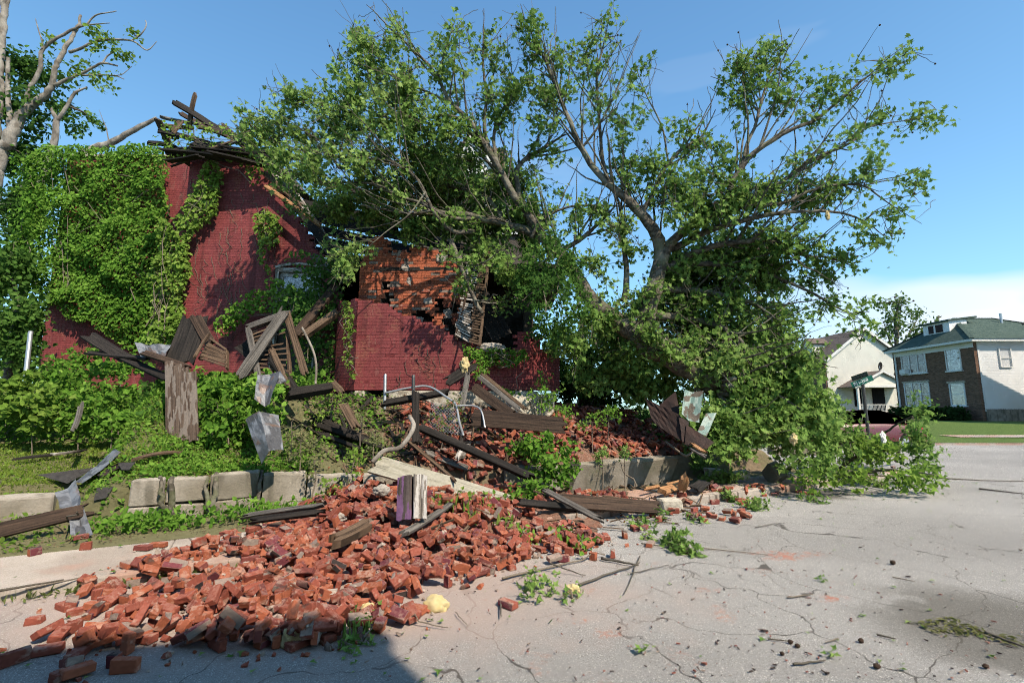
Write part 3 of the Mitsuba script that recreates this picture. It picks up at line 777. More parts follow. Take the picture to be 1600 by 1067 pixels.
# roof wreck: rafters and boards over the main corner
ROOF = [((258, 238), (344, 247), 11.9, 11.7, .34, .05, 'UP'), ((300, 232), (398, 244), 11.75, 11.9, .3, .04, 'UP'), ((330, 240), (425, 262), 11.5, 11.8, .3, .05, 'UP'), ((262, 252), (312, 244), 11.7, 11.5, .22, .04, 'UP'), ((345, 228), (440, 250), 11.5, 11.7, .26, .05, 'UP'), ((234, 224), (275, 230), 12.0, 12.6, .20, .09, 'char'), ((246, 186), (262, 222), 11.9, 12.4, .26, .05, 'dark'), ((250, 205), (330, 225), 11.8, 12.4, .3, .06, 'char'), ((262, 238), (345, 226), 11.9, 12.0, .3, .05, 'char'), ((300, 222), (410, 246), 11.9, 12.4, .34, .06, 'char'), ((272, 160), (345, 206), 11.9, 12.6, .24, .06, 'char'),
        ((296, 200), (305, 148), 12.3, 12.1, .16, .05, 'brown'), ((254, 184), (312, 194), 12.0, 12.6, .12, .08, 'grey'), ((250, 196), (300, 200), 12.2, 12.5, .14, .1, 'brown'),
        ((262, 216), (282, 190), 11.9, 12.1, .24, .04, 'brown'), ((310, 198), (362, 216), 12.0, 12.5, .2, .06, 'dark'), ((392, 212), (332, 232), 11.6, 11.9, .11, .05, 'grey'),
        ((334, 231), (268, 260), 11.9, 12.2, .08, .05, 'dark'), ((300, 246), (390, 214), 11.8, 11.8, .08, .1, 'brown'), ((376, 190), (383, 214), 12.0, 12.0, .1, .03, 'grey'),
        ((280, 176), (320, 196), 12.5, 12.9, .2, .05, 'dark'), ((320, 190), (400, 230), 12.4, 12.9, .22, .06, 'char'), ((345, 196), (420, 262), 12.7, 13.0, .2, .08, 'dark'),
        ((412, 270), (470, 322), 12.0, 12.0, .12, .08, 'brown'), ((416, 292), (500, 352), 11.9, 11.8, .10, .08, 'fresh'), ((425, 258), (520, 395), 12.3, 12.1, .3, .05, 'white'),
        ((440, 265), (470, 300), 12.1, 12.0, .2, .04, 'grey'), ((450, 270), (560, 300), 12.6, 12.0, .2, .06, 'char'), ((470, 330), (540, 420), 12.2, 11.6, .24, .05, 'char'), ((490, 400), (540, 440), 12.0, 11.5, .2, .05, 'grey'),
        ((350, 232), (500, 250), 13.2, 12.6, .2, .1, 'char'), ((260, 236), (420, 240), 12.7, 12.7, .2, .2, 'char'), ((500, 330), (620, 360), 12.0, 11.6, .2, .08, 'char'), ((545, 380), (505, 470), 11.9, 11.3, .16, .08, 'char')]
for (u0, v0), (u1, v1), y0, y1, w, t, m in ROOF:
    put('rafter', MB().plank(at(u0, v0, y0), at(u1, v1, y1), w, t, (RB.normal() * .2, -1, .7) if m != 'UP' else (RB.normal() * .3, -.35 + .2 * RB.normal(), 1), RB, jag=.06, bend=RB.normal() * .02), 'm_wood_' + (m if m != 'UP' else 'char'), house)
rf = MB()
for k in range(7):
    p = at(270 + k * 22, 236, 12.9 + .1 * k); rf.plank(p, p + A3(.15, 4.6, -.1 + .1 * RB.normal()), .36, .03, EZ, RB)
for k in range(9):
    o = A3(0, .16 * k, -.30 * k); rf.plank(at(470, 318, 13.6) + o, at(735, 372, 12.6) + o, .33, .04, (RB.normal() * .1, -1, .5), RB, jag=.25, bend=RB.normal() * .05)
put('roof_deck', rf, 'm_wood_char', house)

# ---------------------------------------------------------------- white gable house seen through the branches
gh = thing('gable_house', 'old white board sided house with pointed gable behind the fallen tree', 'house')
YG = 19.5
ga, gl, gr_ = at(738, 213, YG), at(648, 352, YG), at(836, 352, YG)
gz = gl[2]
for k in range(200):
    z = gz + k * .11 - .35
    q = (ga[2] - z) / (ga[2] - gz)
    if z > ga[2] - .1: break
    h = min(q, 1.0)
    x0, x1 = ga[0] + (gl[0] - ga[0]) * h, ga[0] + (gr_[0] - ga[0]) * h
    put('board', MB().box(A3((x0 + x1) / 2, YG, z), (x1 - x0, .02, .115), np.stack([EX, unit(A3(0, 1, .14)), unit(A3(0, -.14, 1))], 1)), 'm_siding_white', gh)
put('gable_backing', MB().add([ga + A3(0, .2, 0), gl + A3(0, .2, 0), gr_ + A3(0, .2, 0), ga + A3(0, .3, 0), gl + A3(0, .3, 0), gr_ + A3(0, .3, 0)], [[0, 1, 2], [3, 5, 4]]).box(A3((gl[0] + gr_[0]) / 2, YG + .2, gz - 2), (gr_[0] - gl[0], .1, 4)), 'm_interior', gh)
put('roof', MB().bar(ga + A3(-.05, 2.9, .1), gl + A3(-.3, 2.9, -.12), 6.2, .12, (-1, 0, 1)).bar(ga + A3(.05, 2.9, .1), gr_ + A3(.3, 2.9, -.12), 6.2, .12, (1, 0, 1)), 'm_shingle_brown', gh)
put('bargeboard', MB().bar(ga + A3(0, -.15, 0), gr_ + A3(.3, -.15, -.25), .2, .05, -EY).bar(ga + A3(0, -.15, 0), gl + A3(-.3, -.15, -.25), .2, .05, -EY), 'm_trim', gh)
gw = put('window', MB().box(at(716, 300, YG) + A3(0, -.05, 0), (1.1, .08, .08)).box(at(716, 332, YG) + A3(0, -.05, 0), (1.1, .08, .08)).box(at(700, 316, YG) + A3(0, -.05, 0), (.08, .081, .85)).box(at(733, 316, YG) + A3(0, -.05, 0), (.08, .081, .85)), 'm_trim', gh)
put('pane', MB().box(at(716, 316, YG) + A3(0, -.03, 0), (.9, .02, .8)), 'm_curtain', gw)
put('chimney', MB().box(at(775, 290, YG + 2.0), (.9, .8, 3.4)), 'm_brick_brown', gh)

# ---------------------------------------------------------------- houses across the cross street
def window(h, c, w, hgt, e, nrm, cols=1, rows=2, sill=True, mat='m_trim', curtain=True, lintel=False):
    R = np.stack([e, -nrm, EZ], 1); m = MB()
    bx = lambda x, z, sx, sz, o=.0, d=.08: m.box(c + e * x + EZ * z + nrm * o, (sx, d, sz), R)
    bx(-w / 2, 0, .08, hgt); bx(w / 2, 0, .08, hgt); bx(0, hgt / 2, w - .08, .08, .002); bx(0, -hgt / 2, w - .08, .08, .002)
    wk = put('window', m, mat, h)
    mm = MB()
    for k in range(1, cols): mm.box(c + e * (-w / 2 + w * k / cols) + nrm * .01, (.07, .06, hgt - .08), R)
    mm.box(c + nrm * .012 + EZ * (0 if rows == 2 else .1), (w - .08, .05, .05), R)
    put('glazing_bar', mm, mat, wk)
    put('pane', MB().box(c - nrm * .02, (w - .08, .004, hgt - .08), R), 'm_glass', wk)
    put('curtain', MB().box(c - nrm * .12, (w, .01, hgt), R), 'm_curtain' if curtain else 'm_dark', wk)
    put('reveal', MB().box(c - nrm * .30, (w + .1, .02, hgt + .1), R), 'm_dark', wk)
    if sill: put('sill', MB().box(c - EZ * (hgt / 2 + .09) + nrm * .05, (w + .25, .16, .1), R), 'm_trim', wk)
    if lintel: put('lintel', MB().box(c + EZ * (hgt / 2 + .12) + nrm * .03, (w + .3, .1, .16), R), 'm_limestone', wk)
    return wk


def sided(h, name, P0, e, W, z0, z1f, mat, pitch=.23, lo=0.0):
    """Overlapping boards; z1f(x0, x1 limits at z) -> (x0, x1)."""
    nrm = np.cross(e, EZ); R = np.stack([e, unit(-nrm + EZ * .17), unit(EZ + nrm * .17)], 1); m = MB(); z = z0
    while True:
        lim = z1f(z)
        if lim is None: break
        x0, x1 = lim
        if x1 - x0 > .05: m.box(P0 + e * ((x0 + x1) / 2) + EZ * z, (x1 - x0, .02, pitch * 1.02), R)
        z += pitch
    return put(name, m, mat, h, kind='stuff')


NX = A3(-1, 0, 0); NY = A3(0, -1, 0)
bh = thing('brick_house', 'two storey brown brick house with green hipped roof and white sided flank', 'house')
HX, HY0, HY1, HXR, GZ = 38.3, 39.0, 47.2, 50.0, .5
ez = 7.03
# front (faces left) of brown brick as a wall with real openings left to window boxes standing proud
put('front_wall', MB().box(A3(HX + .15, (HY0 + HY1) / 2, (GZ + ez) / 2), (.3, HY1 - HY0, ez - GZ)), 'm_brick_brown', bh)
fl = put('flank_wall', MB().box(A3((HX + .31 + HXR) / 2, HY0 + .15, (GZ + ez) / 2), (HXR - HX - .32, .2, ez - GZ)), 'm_siding_white', bh)
sided(bh, 'siding', A3(HX + .3, HY0 + .03, 0), EX, 0, 1.62, lambda z: (0, HXR - HX - .3) if z < ez - .1 else None, 'm_siding_white')
put('foundation', MB().box(A3((HX + .3 + HXR) / 2, HY0 + .1, 1.0), (HXR - HX - .32, .34, 1.0)), 'm_concrete', bh)
put('corner_trim', MB().box(A3(HX + .34, HY0 + .01, (ez + .8) / 2 + .3), (.14, .1, ez - 1.2)), 'm_trim', bh)
put('rear_wall', MB().box(A3((HX + HXR) / 2, HY1 + .1, (GZ + ez) / 2), (HXR - HX, .2, ez - GZ)).box(A3(HXR + .1, (HY0 + HY1) / 2, (GZ + ez) / 2), (.2, HY1 - HY0, ez - GZ)), 'm_brick_brown', bh)
put('eaves', MB().box(A3((HX + HXR) / 2 - .05, (HY0 + HY1) / 2, ez + .09), (HXR - HX + 1.1, HY1 - HY0 + 1.1, .2)), 'm_trim', bh)
put('frieze', MB().box(A3(HX - .03, (HY0 + HY1) / 2, ez - .24), (.06, HY1 - HY0, .42)), 'm_trim', bh)
x0, x1, y0, y1, z0, zr = HX - .62, HXR + .55, HY0 - .62, HY1 + .62, ez + .2, ez + 2.75
r0, r1 = A3(HX + 2.6, (y0 + y1) / 2, zr), A3(HX + 6.0, (y0 + y1) / 2, zr)
V = [A3(x0, y0, z0), A3(x1, y0, z0), A3(x1, y1, z0), A3(x0, y1, z0), r0, r1]
rfk = put('roof', MB().add(V, [[0, 1, 5], [0, 5, 4], [1, 2, 5], [2, 3, 4], [2, 4, 5], [3, 0, 4], [0, 2, 1], [0, 3, 2]]), 'm_shingle_green', bh)
put('ridge_cap', MB().bar(r0, r1, .3, .06).bar(V[0] + EZ * .03, r0 + EZ * .03, .3, .05).bar(V[1] + EZ * .03, r1 + EZ * .03, .3, .05).bar(V[3] + EZ * .03, r0 + EZ * .03, .3, .05), 'm_shingle_green', rfk)
dm = put('dormer', MB().box(A3(HX + 1.6, 43.1, ez + 1.75), (1.6, 2.7, 1.3)), 'm_siding_white', rfk)
put('dormer_roof', MB().box(A3(HX + 1.9, 43.1, ez + 2.48), (2.6, 3.1, .16), frame(A3(1, 0, .12), EZ)), 'm_shingle_green', bh)
put('dormer_vent', MB().box(A3(HX + .78, 42.75, ez + 1.75), (.06, .7, .7)).box(A3(HX + .78, 43.6, ez + 1.75), (.06, .5, .7)), 'm_rust', bh)
put('vent_pipe', MB().tube([A3(44.1, 42.0, ez + 1.8), A3(44.1, 42.0, ez + 3.0)], .1, 8), 'm_steel', bh)
put('downpipe', MB().box(A3(HX - .07, HY1 - .15, (GZ + ez) / 2), (.1, .1, ez - GZ - .3)), 'm_trim', bh)
for (yc, zc, w, hg, co) in ((45.0, 5.75, 2.7, 1.75, 3), (40.9, 5.75, 1.35, 1.85, 1)): window(bh, A3(HX - .03, yc, zc), w, hg, -EY, NX, co, 2)
for (yc, zc, w, hg, co) in ((45.0, 2.85, 2.7, 2.15, 3), (40.9, 2.75, 1.35, 1.85, 1)): window(bh, A3(HX - .03, yc, zc), w, hg, -EY, NX, co, 2, lintel=True)
window(bh, A3(HX + 2.5, HY0 - .06, 5.7), .95, 1.55, EX, NY, 1, 2, sill=False)
put('air_conditioner', MB().box(A3(HX - .2, 45.95, 5.05), (.45, .7, .42), ch=.02), 'm_trim', bh)
put('vent', MB().box(A3(42.6, HY0 - .09, 1.25), (.7, .06, .3)), 'm_dark', bh)

ch = thing('cream_house', 'cream sided two storey house with gabled porch and brown roof', 'house')
CX0, CX1, CY0, CY1 = 39.9, 50.0, 60.0, 70.0
capex = at(1349, 514, 60.0); ce = at(1290, 562, 60.0)[2]; cxm = (CX0 + CX1) / 2
put('gable_wall', MB().add([A3(CX0, CY0 + .1, .4), A3(CX1, CY0 + .1, .4), A3(CX1, CY0 + .1, ce), A3(cxm, CY0 + .1, capex[2] - .1), A3(CX0, CY0 + .1, ce), A3(CX0, CY1, .4), A3(CX1, CY1, .4), A3(CX1, CY1, ce), A3(cxm, CY1, capex[2] - .1), A3(CX0, CY1, ce)],
    [[0, 1, 2], [0, 2, 4], [2, 3, 4], [5, 7, 6], [5, 9, 7], [7, 9, 8], [1, 6, 7], [1, 7, 2]]), 'm_siding_cream', ch)
sided(ch, 'siding', A3(CX0, CY0, 0), EX, 0, .55, lambda z: None if z > capex[2] - .15 else ((.0, CX1 - CX0) if z < ce else ((z - ce) / (capex[2] - ce) * (cxm - CX0), CX1 - CX0 - (z - ce) / (capex[2] - ce) * (cxm - CX0))), 'm_siding_cream')
put('front_wall', MB().box(A3(CX0 - .05, (CY0 + CY1) / 2, (.4 + ce) / 2), (.2, CY1 - CY0 - .1, ce - .4)), 'm_brick_brown', ch)
rise = capex[2] - ce; run = cxm - CX0
rr = put('roof', MB().bar(A3(cxm, (CY0 + CY1) / 2 - .1, capex[2] + .05), A3(CX0 - .5, (CY0 + CY1) / 2 - .1, ce - .5 * rise / run + .05), CY1 - CY0 + .6, .16, (-1, 0, 1)).bar(A3(cxm, (CY0 + CY1) / 2 - .1, capex[2] + .05), A3(CX1 + .5, (CY0 + CY1) / 2 - .1, ce - .5 * rise / run + .05), CY1 - CY0 + .6, .16, (1, 0, 1)), 'm_shingle_brown', ch)
put('bargeboard', MB().bar(A3(cxm, CY0 - .45, capex[2]), A3(CX0 - .5, CY0 - .45, ce - .5 * rise / run), .32, .06, -EY).bar(A3(cxm, CY0 - .46, capex[2]), A3(CX1 + .5, CY0 - .46, ce - .5 * rise / run), .32, .06, -EY), 'm_trim', ch)
dz = ce + 1.6
dk = put('dormer', MB().box(A3(CX0 + 1.8, 64.5, dz), (2.2, 1.8, 2.0)), 'm_siding_cream', ch)
put('dormer_roof', MB().bar(A3(CX0 + 1.7, 64.5, dz + 1.75), A3(CX0 + 1.7, 63.3, dz + .9), 2.6, .1, (0, -1, 1)).bar(A3(CX0 + 1.7, 64.5, dz + 1.75), A3(CX0 + 1.7, 65.7, dz + .9), 2.6, .1, (0, 1, 1)), 'm_shingle_brown', dk)
put('dormer_gable', MB().add([A3(CX0 + .67, 63.5, dz + .99), A3(CX0 + .67, 65.5, dz + .99), A3(CX0 + .67, 64.5, dz + 1.68)], [[0, 2, 1]]), 'm_siding_cream', dk)
window(ch, A3(CX0 - .2, 64.0, 6.4), 1.2, 1.6, -EY, NX, 1, 2)
window(ch, A3(CX0 - .2, 64.0, 3.0), 1.2, 1.6, -EY, NX, 1, 2)
# porch
PXL, PXR, PY = 41.5, 47.8, 57.2
pz = at(1330, 604, PY)[2]; pap = at(1381, 580, PY)
pcx = (PXL + PXR) / 2
pk = put('porch', MB().box(A3(pcx, (PY + CY0) / 2, .75), (PXR - PXL, CY0 - PY - .05, .7)), 'm_concrete', ch)
put('porch_gable', MB().add([A3(PXL, PY, pz + .1), A3(PXR, PY, pz + .1), A3(pcx, PY, pap[2] - .1), A3(PXL, PY + .08, pz + .1), A3(PXR, PY + .08, pz + .1), A3(pcx, PY + .08, pap[2] - .1)], [[0, 1, 2], [3, 5, 4], [0, 3, 4], [0, 4, 1]]), 'm_siding_cream', pk)
put('porch_roof', MB().bar(A3(pcx, (PY + CY0) / 2, pap[2] + .05), A3(PXL - .45, (PY + CY0) / 2, pz - .05), CY0 - PY + .5, .12, (-1, 0, 1)).bar(A3(pcx, (PY + CY0) / 2, pap[2] + .05), A3(PXR + .45, (PY + CY0) / 2, pz - .05), CY0 - PY + .5, .12, (1, 0, 1)), 'm_shingle_brown', pk)
put('porch_trim', MB().bar(A3(pcx, PY - .28, pap[2]), A3(PXL - .45, PY - .28, pz - .08), .26, .06, -EY).bar(A3(pcx, PY - .285, pap[2]), A3(PXR + .45, PY - .285, pz - .08), .26, .06, -EY).box(A3(pcx, PY + .05, pz + .02), (PXR - PXL, .2, .22)), 'm_trim', pk)
for x in (PXL + .12, PXR - .12): put('post', MB().box(A3(x, PY + .1, (1.1 + pz) / 2), (.24, .24, pz - 1.15), ch=.015), 'm_trim', pk)
rl = MB().box(A3(pcx + .1, PY + .1, 2.0), (PXR - PXL - .5, .06, .07)).box(A3(pcx + .1, PY + .1, 1.25), (PXR - PXL - .5, .05, .06))
for k in range(36): rl.box(A3(PXL + .3 + k * .16, PY + .1, 1.62), (.03, .03, .7))
put('railing', rl, 'm_trim', pk)
put('door', MB().box(A3(46.1, CY0 - .06, 2.6), (1.5, .1, 2.9)), 'm_dark', ch)
put('shutter', MB().box(A3(43.5, CY0 - .06, 2.9), (.9, .08, 2.2)), 'm_dark', ch)
for (u, vv, Y, lb) in ((1374, 572, 59.0, 'dark satellite dish above the porch roof ridge'), (1398, 587, 58.0, 'dark satellite dish at the right end of the porch roof')):
    c = at(u, vv, Y); th = np.linspace(0, 2 * np.pi, 15)[:-1]
    R = frame(A3(.4, .1, .9), A3(.6, -.8, .5)); ring = [c + R @ A3(.55 * math.cos(t), .42 * math.sin(t), .10) for t in th]
    ins = [c + R @ A3(.28 * math.cos(t), .21 * math.sin(t), .02) for t in th]
    n = 14; F = [[i, (i + 1) % n, n + (i + 1) % n] for i in range(n)] + [[i, n + (i + 1) % n, n + i] for i in range(n)] + [[n + i, n + (i + 1) % n, 2 * n] for i in range(n)]
    t = thing('satellite_dish', lb, 'satellite dish')
    put('dish', MB().add(ring + ins + [c], F), 'm_dark', t)
    put('mount', MB().tube([c, c - A3(.1, 0, .75)], .04, 6).tube([c - A3(0, 0, .3), c + R @ A3(.1, 0, .55)], .02, 5), 'm_steel', t)

# a further house behind, brown roofed, and a neighbour to the right outside the frame whose gable shades the flank
oh = thing('rear_house', 'far cream house with brown roof partly hidden left of the dormer', 'house')
put('wall', MB().box(A3(44.5, 84, 4.6), (10, 9, 8.8)), 'm_siding_cream', oh)
put('roof', MB().add([A3(38.9, 79, 8.9), A3(50.1, 79, 8.9), A3(50.1, 89, 8.9), A3(38.9, 89, 8.9), A3(44.5, 81.5, 13.4), A3(44.5, 86.5, 13.4)], [[0, 1, 4], [1, 2, 5], [1, 5, 4], [2, 3, 5], [3, 0, 4], [3, 4, 5]]), 'm_shingle_brown', oh)
window(oh, A3(42.0, 79.44, 7.0), 1.2, 1.7, EX, NY, 1, 2)
nh = thing('neighbour_house', 'gabled white house to the right of the brown brick house', 'house')
NX0, NX1, NR, NY0, NY1 = 38.6, 46.6, 41.5, 30.4, 34.9
zl_, zr_, zt_ = 7.9, 6.8, 9.7
put('wall', MB().add([A3(x, y, z) for y in (NY0, NY1) for x, z in ((NX0, .4), (NX1, .4), (NX1, zr_), (NR, zt_ - .08), (NX0, zl_))], [[0, 1, 2], [0, 2, 4], [2, 3, 4], [5, 7, 6], [5, 9, 7], [7, 9, 8], [0, 4, 9], [0, 9, 5], [1, 6, 7], [1, 7, 2]]), 'm_siding_white', nh)
put('roof', MB().bar(A3(NR, 32.65, zt_), A3(NX0 - .25, 32.65, zl_ - .1), 4.9, .14, (-1, 0, 1)).bar(A3(NR, 32.65, zt_), A3(NX1 + .4, 32.65, zr_ - .1), 4.9, .14, (1, 0, 1)), 'm_shingle_brown', nh)
# the building behind the photographer, whose shadow falls on the near road
cs = thing('corner_building', 'brick building behind the photographer across the road', 'building')
d1 = unit(A3(-2.305, -.285, 0)); d2 = A3(d1[1], -d1[0], 0); d2 = d2 if d2[1] < 0 else -d2
HB = 7.2; L = HB / math.tan(SUN_EL); cor = A3(-.947, 3.542, 0) + A3(.607, -.795, 0) * L
put('wall', MB().box(cor + d1 * 7 + d2 * 4 + EZ * HB / 2, (14, 8, HB), np.stack([d1, d2, np.cross(d1, d2)], 1)), 'm_brick_brown', cs)
put('parapet', MB().box(cor + d1 * 7 + d2 * 4 + EZ * (HB - .08), (14.1, 8.1, .2), np.stack([d1, d2, np.cross(d1, d2)], 1)), 'm_limestone', cs)

# ---------------------------------------------------------------- street sign and car
sg = thing('street_sign', 'leaning pair of green street name signs on a dark metal post', 'street sign')
sp = A3(8.88, 12.0, .15); top = at(1348, 600, 12.0)
put('post', MB().tube([sp, top], .04, 8), 'm_post', sg)


def blade(c, e, nrm, w, h, mat, seed, parent):
    R = np.stack([e, -nrm, np.cross(e, -nrm)], 1); R[:, 2] *= 1 if R[2, 2] > 0 else -1
    k = put('name_plate', MB().box(c, (w, .006, h), np.stack([R[:, 0], np.cross(R[:, 2], R[:, 0]), R[:, 2]], 1)), mat, parent)
    r = np.random.default_rng(seed); m = MB(); x = -w / 2 + .06
    Rt = np.stack([R[:, 0], np.cross(R[:, 2], R[:, 0]), R[:, 2]], 1)
    while x < w / 2 - .09:
        lw_ = r.uniform(.03, .05); hh = h * (.5 if r.uniform() < .7 else .62)
        if r.uniform() < .13: x += .05; continue
        for zz, ww, xx, hz in ((0, .012, 0, hh), (0, .012, lw_ - .012, hh * r.uniform(.5, 1)), (hh / 2 - .008, lw_, lw_ / 2 - .006, .014), (-.01, lw_, lw_ / 2 - .006, .012)):
            if r.uniform() < .85: m.box(c + R[:, 0] * (x + xx) + R[:, 2] * zz + nrm * .005, (ww, .003, hz), Rt)
        x += lw_ + .018
    put('lettering', m, 'm_sign_white' if mat == 'm_sign_green' else 'm_zinc', k)


e1 = unit(at(1360, 585, 12.0) - at(1336, 595, 12.06)); blade(at(1347, 596, 11.97), unit(at(1362, 590.5, 11.9) - at(1331, 602, 12.05)), unit(A3(.15, -1, -.05)), .50, .16, 'm_sign_green', 5, sg)
blade(at(1343, 588, 12.03), unit(at(1354, 584, 11.75) - at(1332, 591.5, 12.2)), unit(A3(-.75, -.65, 0)), .52, .15, 'm_sign_dark', 8, sg)
put('bracket', MB().box(top + EZ * .02, (.05, .05, .12)), 'm_steel', sg)


def car():
    t = thing('parked_car', 'dark red car mostly hidden behind the fallen branches', 'car')
    O = A3(11.6, 19.6, 0.0); L = 4.5; Wd = 1.75
    px = [0, .03, .25, .9, 1.15, 2.0, 3.0, 3.55, 4.2, 4.42, 4.5]; top_ = [.62, .80, .90, .96, 1.0, 1.0, 1.0, .98, .95, .82, .55]
    cab = [(1.0, .97), (1.65, 1.42), (2.2, 1.49), (3.0, 1.47), (3.55, 1.30), (4.05, 1.0)]
    st = [(x, [( -Wd / 2, .28), (-Wd / 2 - .02, .6), (-Wd / 2 + .04, z - .08), (-Wd / 2 + .18, z), (Wd / 2 - .18, z), (Wd / 2 - .04, z - .08), (Wd / 2 + .02, .6), (Wd / 2, .28)]) for x, z in zip(px, top_)]
    V = np.array([[O[0] + x, O[1] + y, O[2] + z] for x, s in st for y, z in s]); n = 8; F = []
    for i in range(len(st) - 1):
        for j in range(n): F.append([i * n + j, i * n + (j + 1) % n, (i + 1) * n + (j + 1) % n, (i + 1) * n + j])
    F += [[0, 3, 2, 1], [0, 7, 4, 3], [7, 6, 5, 4]]; b = (len(st) - 1) * n; F += [[b, b + 1, b + 2, b + 3], [b, b + 3, b + 4, b + 7], [b + 4, b + 5, b + 6, b + 7]]
    put('body', MB().add(V, F), 'm_car_paint', t, smooth=40)
    V = np.array([[O[0] + x, O[1] + s * (Wd / 2 - .1 - .35 * max(z - .95, 0)), z] for x, z in cab for s in (-1, 1)]); F = []
    k = len(cab)
    for i in range(k - 1): F.append([2 * i, 2 * i + 2, 2 * i + 3, 2 * i + 1])
    put('roof', MB().add(V + A3(0, 0, .012), F), 'm_car_paint', t, smooth=40)
    for s in (0, 1):
        vv = [V[2 * i + s] for i in range(k)] + [A3(O[0] + x, V[s][1], .95) for x, z in cab]
        put('side_glass', MB().add(vv, [[i, i + 1, k + i + 1, k + i] for i in range(k - 1)]), 'm_black', t)
    for x in (.85, 3.6):
        for s in (-1, 1):
            c = O + A3(x, s * (Wd / 2 - .1), .33)
            w = put('wheel', MB().tube([c - A3(0, .1, 0), c + A3(0, .1, 0)], .33, 20), 'm_black', t)
            put('rim', MB().tube([c - A3(0, .11, 0), c + A3(0, .11, 0)], .2, 12), 'm_steel', w)
    for s in (-.6, .6): put('tail_light', MB().box(O + A3(4.44, s, .8), (.12, .35, .16), ch=.02), 'm_lamp_red', t)
    for s in (-.6, .6): put('headlight', MB().box(O + A3(.06, s, .68), (.12, .35, .14), ch=.02), 'm_trim', t)
    return t


car()

# ---------------------------------------------------------------- the fallen tree
PAL_TREE = [(.066, .128, .030), (.158, .268, .062), (.29, .39, .125)]
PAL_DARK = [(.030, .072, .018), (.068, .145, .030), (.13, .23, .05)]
PAL_LIME = [(.072, .138, .024), (.145, .245, .040), (.26, .36, .085)]
PAL_IVY = [(.048, .118, .018), (.118, .245, .034), (.23, .37, .07)]
RT = np.random.default_rng(21)


def smooth_line(P, r, step=.12):
    """Catmull-Rom through the points with radii."""
    P = np.asarray(P, float); r = np.asarray(r, float)
    Q = np.vstack([2 * P[0] - P[1], P, 2 * P[-1] - P[-2]]); out, rad = [], []
    for i in range(len(P) - 1):
        k = max(2, int(np.linalg.norm(P[i + 1] - P[i]) / step)); t = (np.arange(k) / k)[:, None]
        a, b, c, d = Q[i:i + 4]
        out.append(.5 * ((2 * b) + (c - a) * t + (2 * a - 5 * b + 4 * c - d) * t ** 2 + (3 * b - a - 3 * c + d) * t ** 3)); rad.append(r[i] + (r[i + 1] - r[i]) * t[:, 0])
    return np.vstack(out + [P[-1:]]), np.concatenate(rad + [r[-1:]])


def limb_px(spec, k=1.0):
    """(u, v, Y, radius) nodes -> points, radii."""
    return smooth_line([at(u, v, Y) for u, v, Y, r in spec], [s[3] * k for s in spec])


def wobble(P, amp, rng):
    n = len(P); w = np.stack([np.convolve(rng.normal(size=n + 8), np.ones(9) / 3, 'valid') for _ in range(3)], 1)[:n]
    q = np.minimum(np.arange(n), 3)[:, None] / 3
    return P + amp * w * q


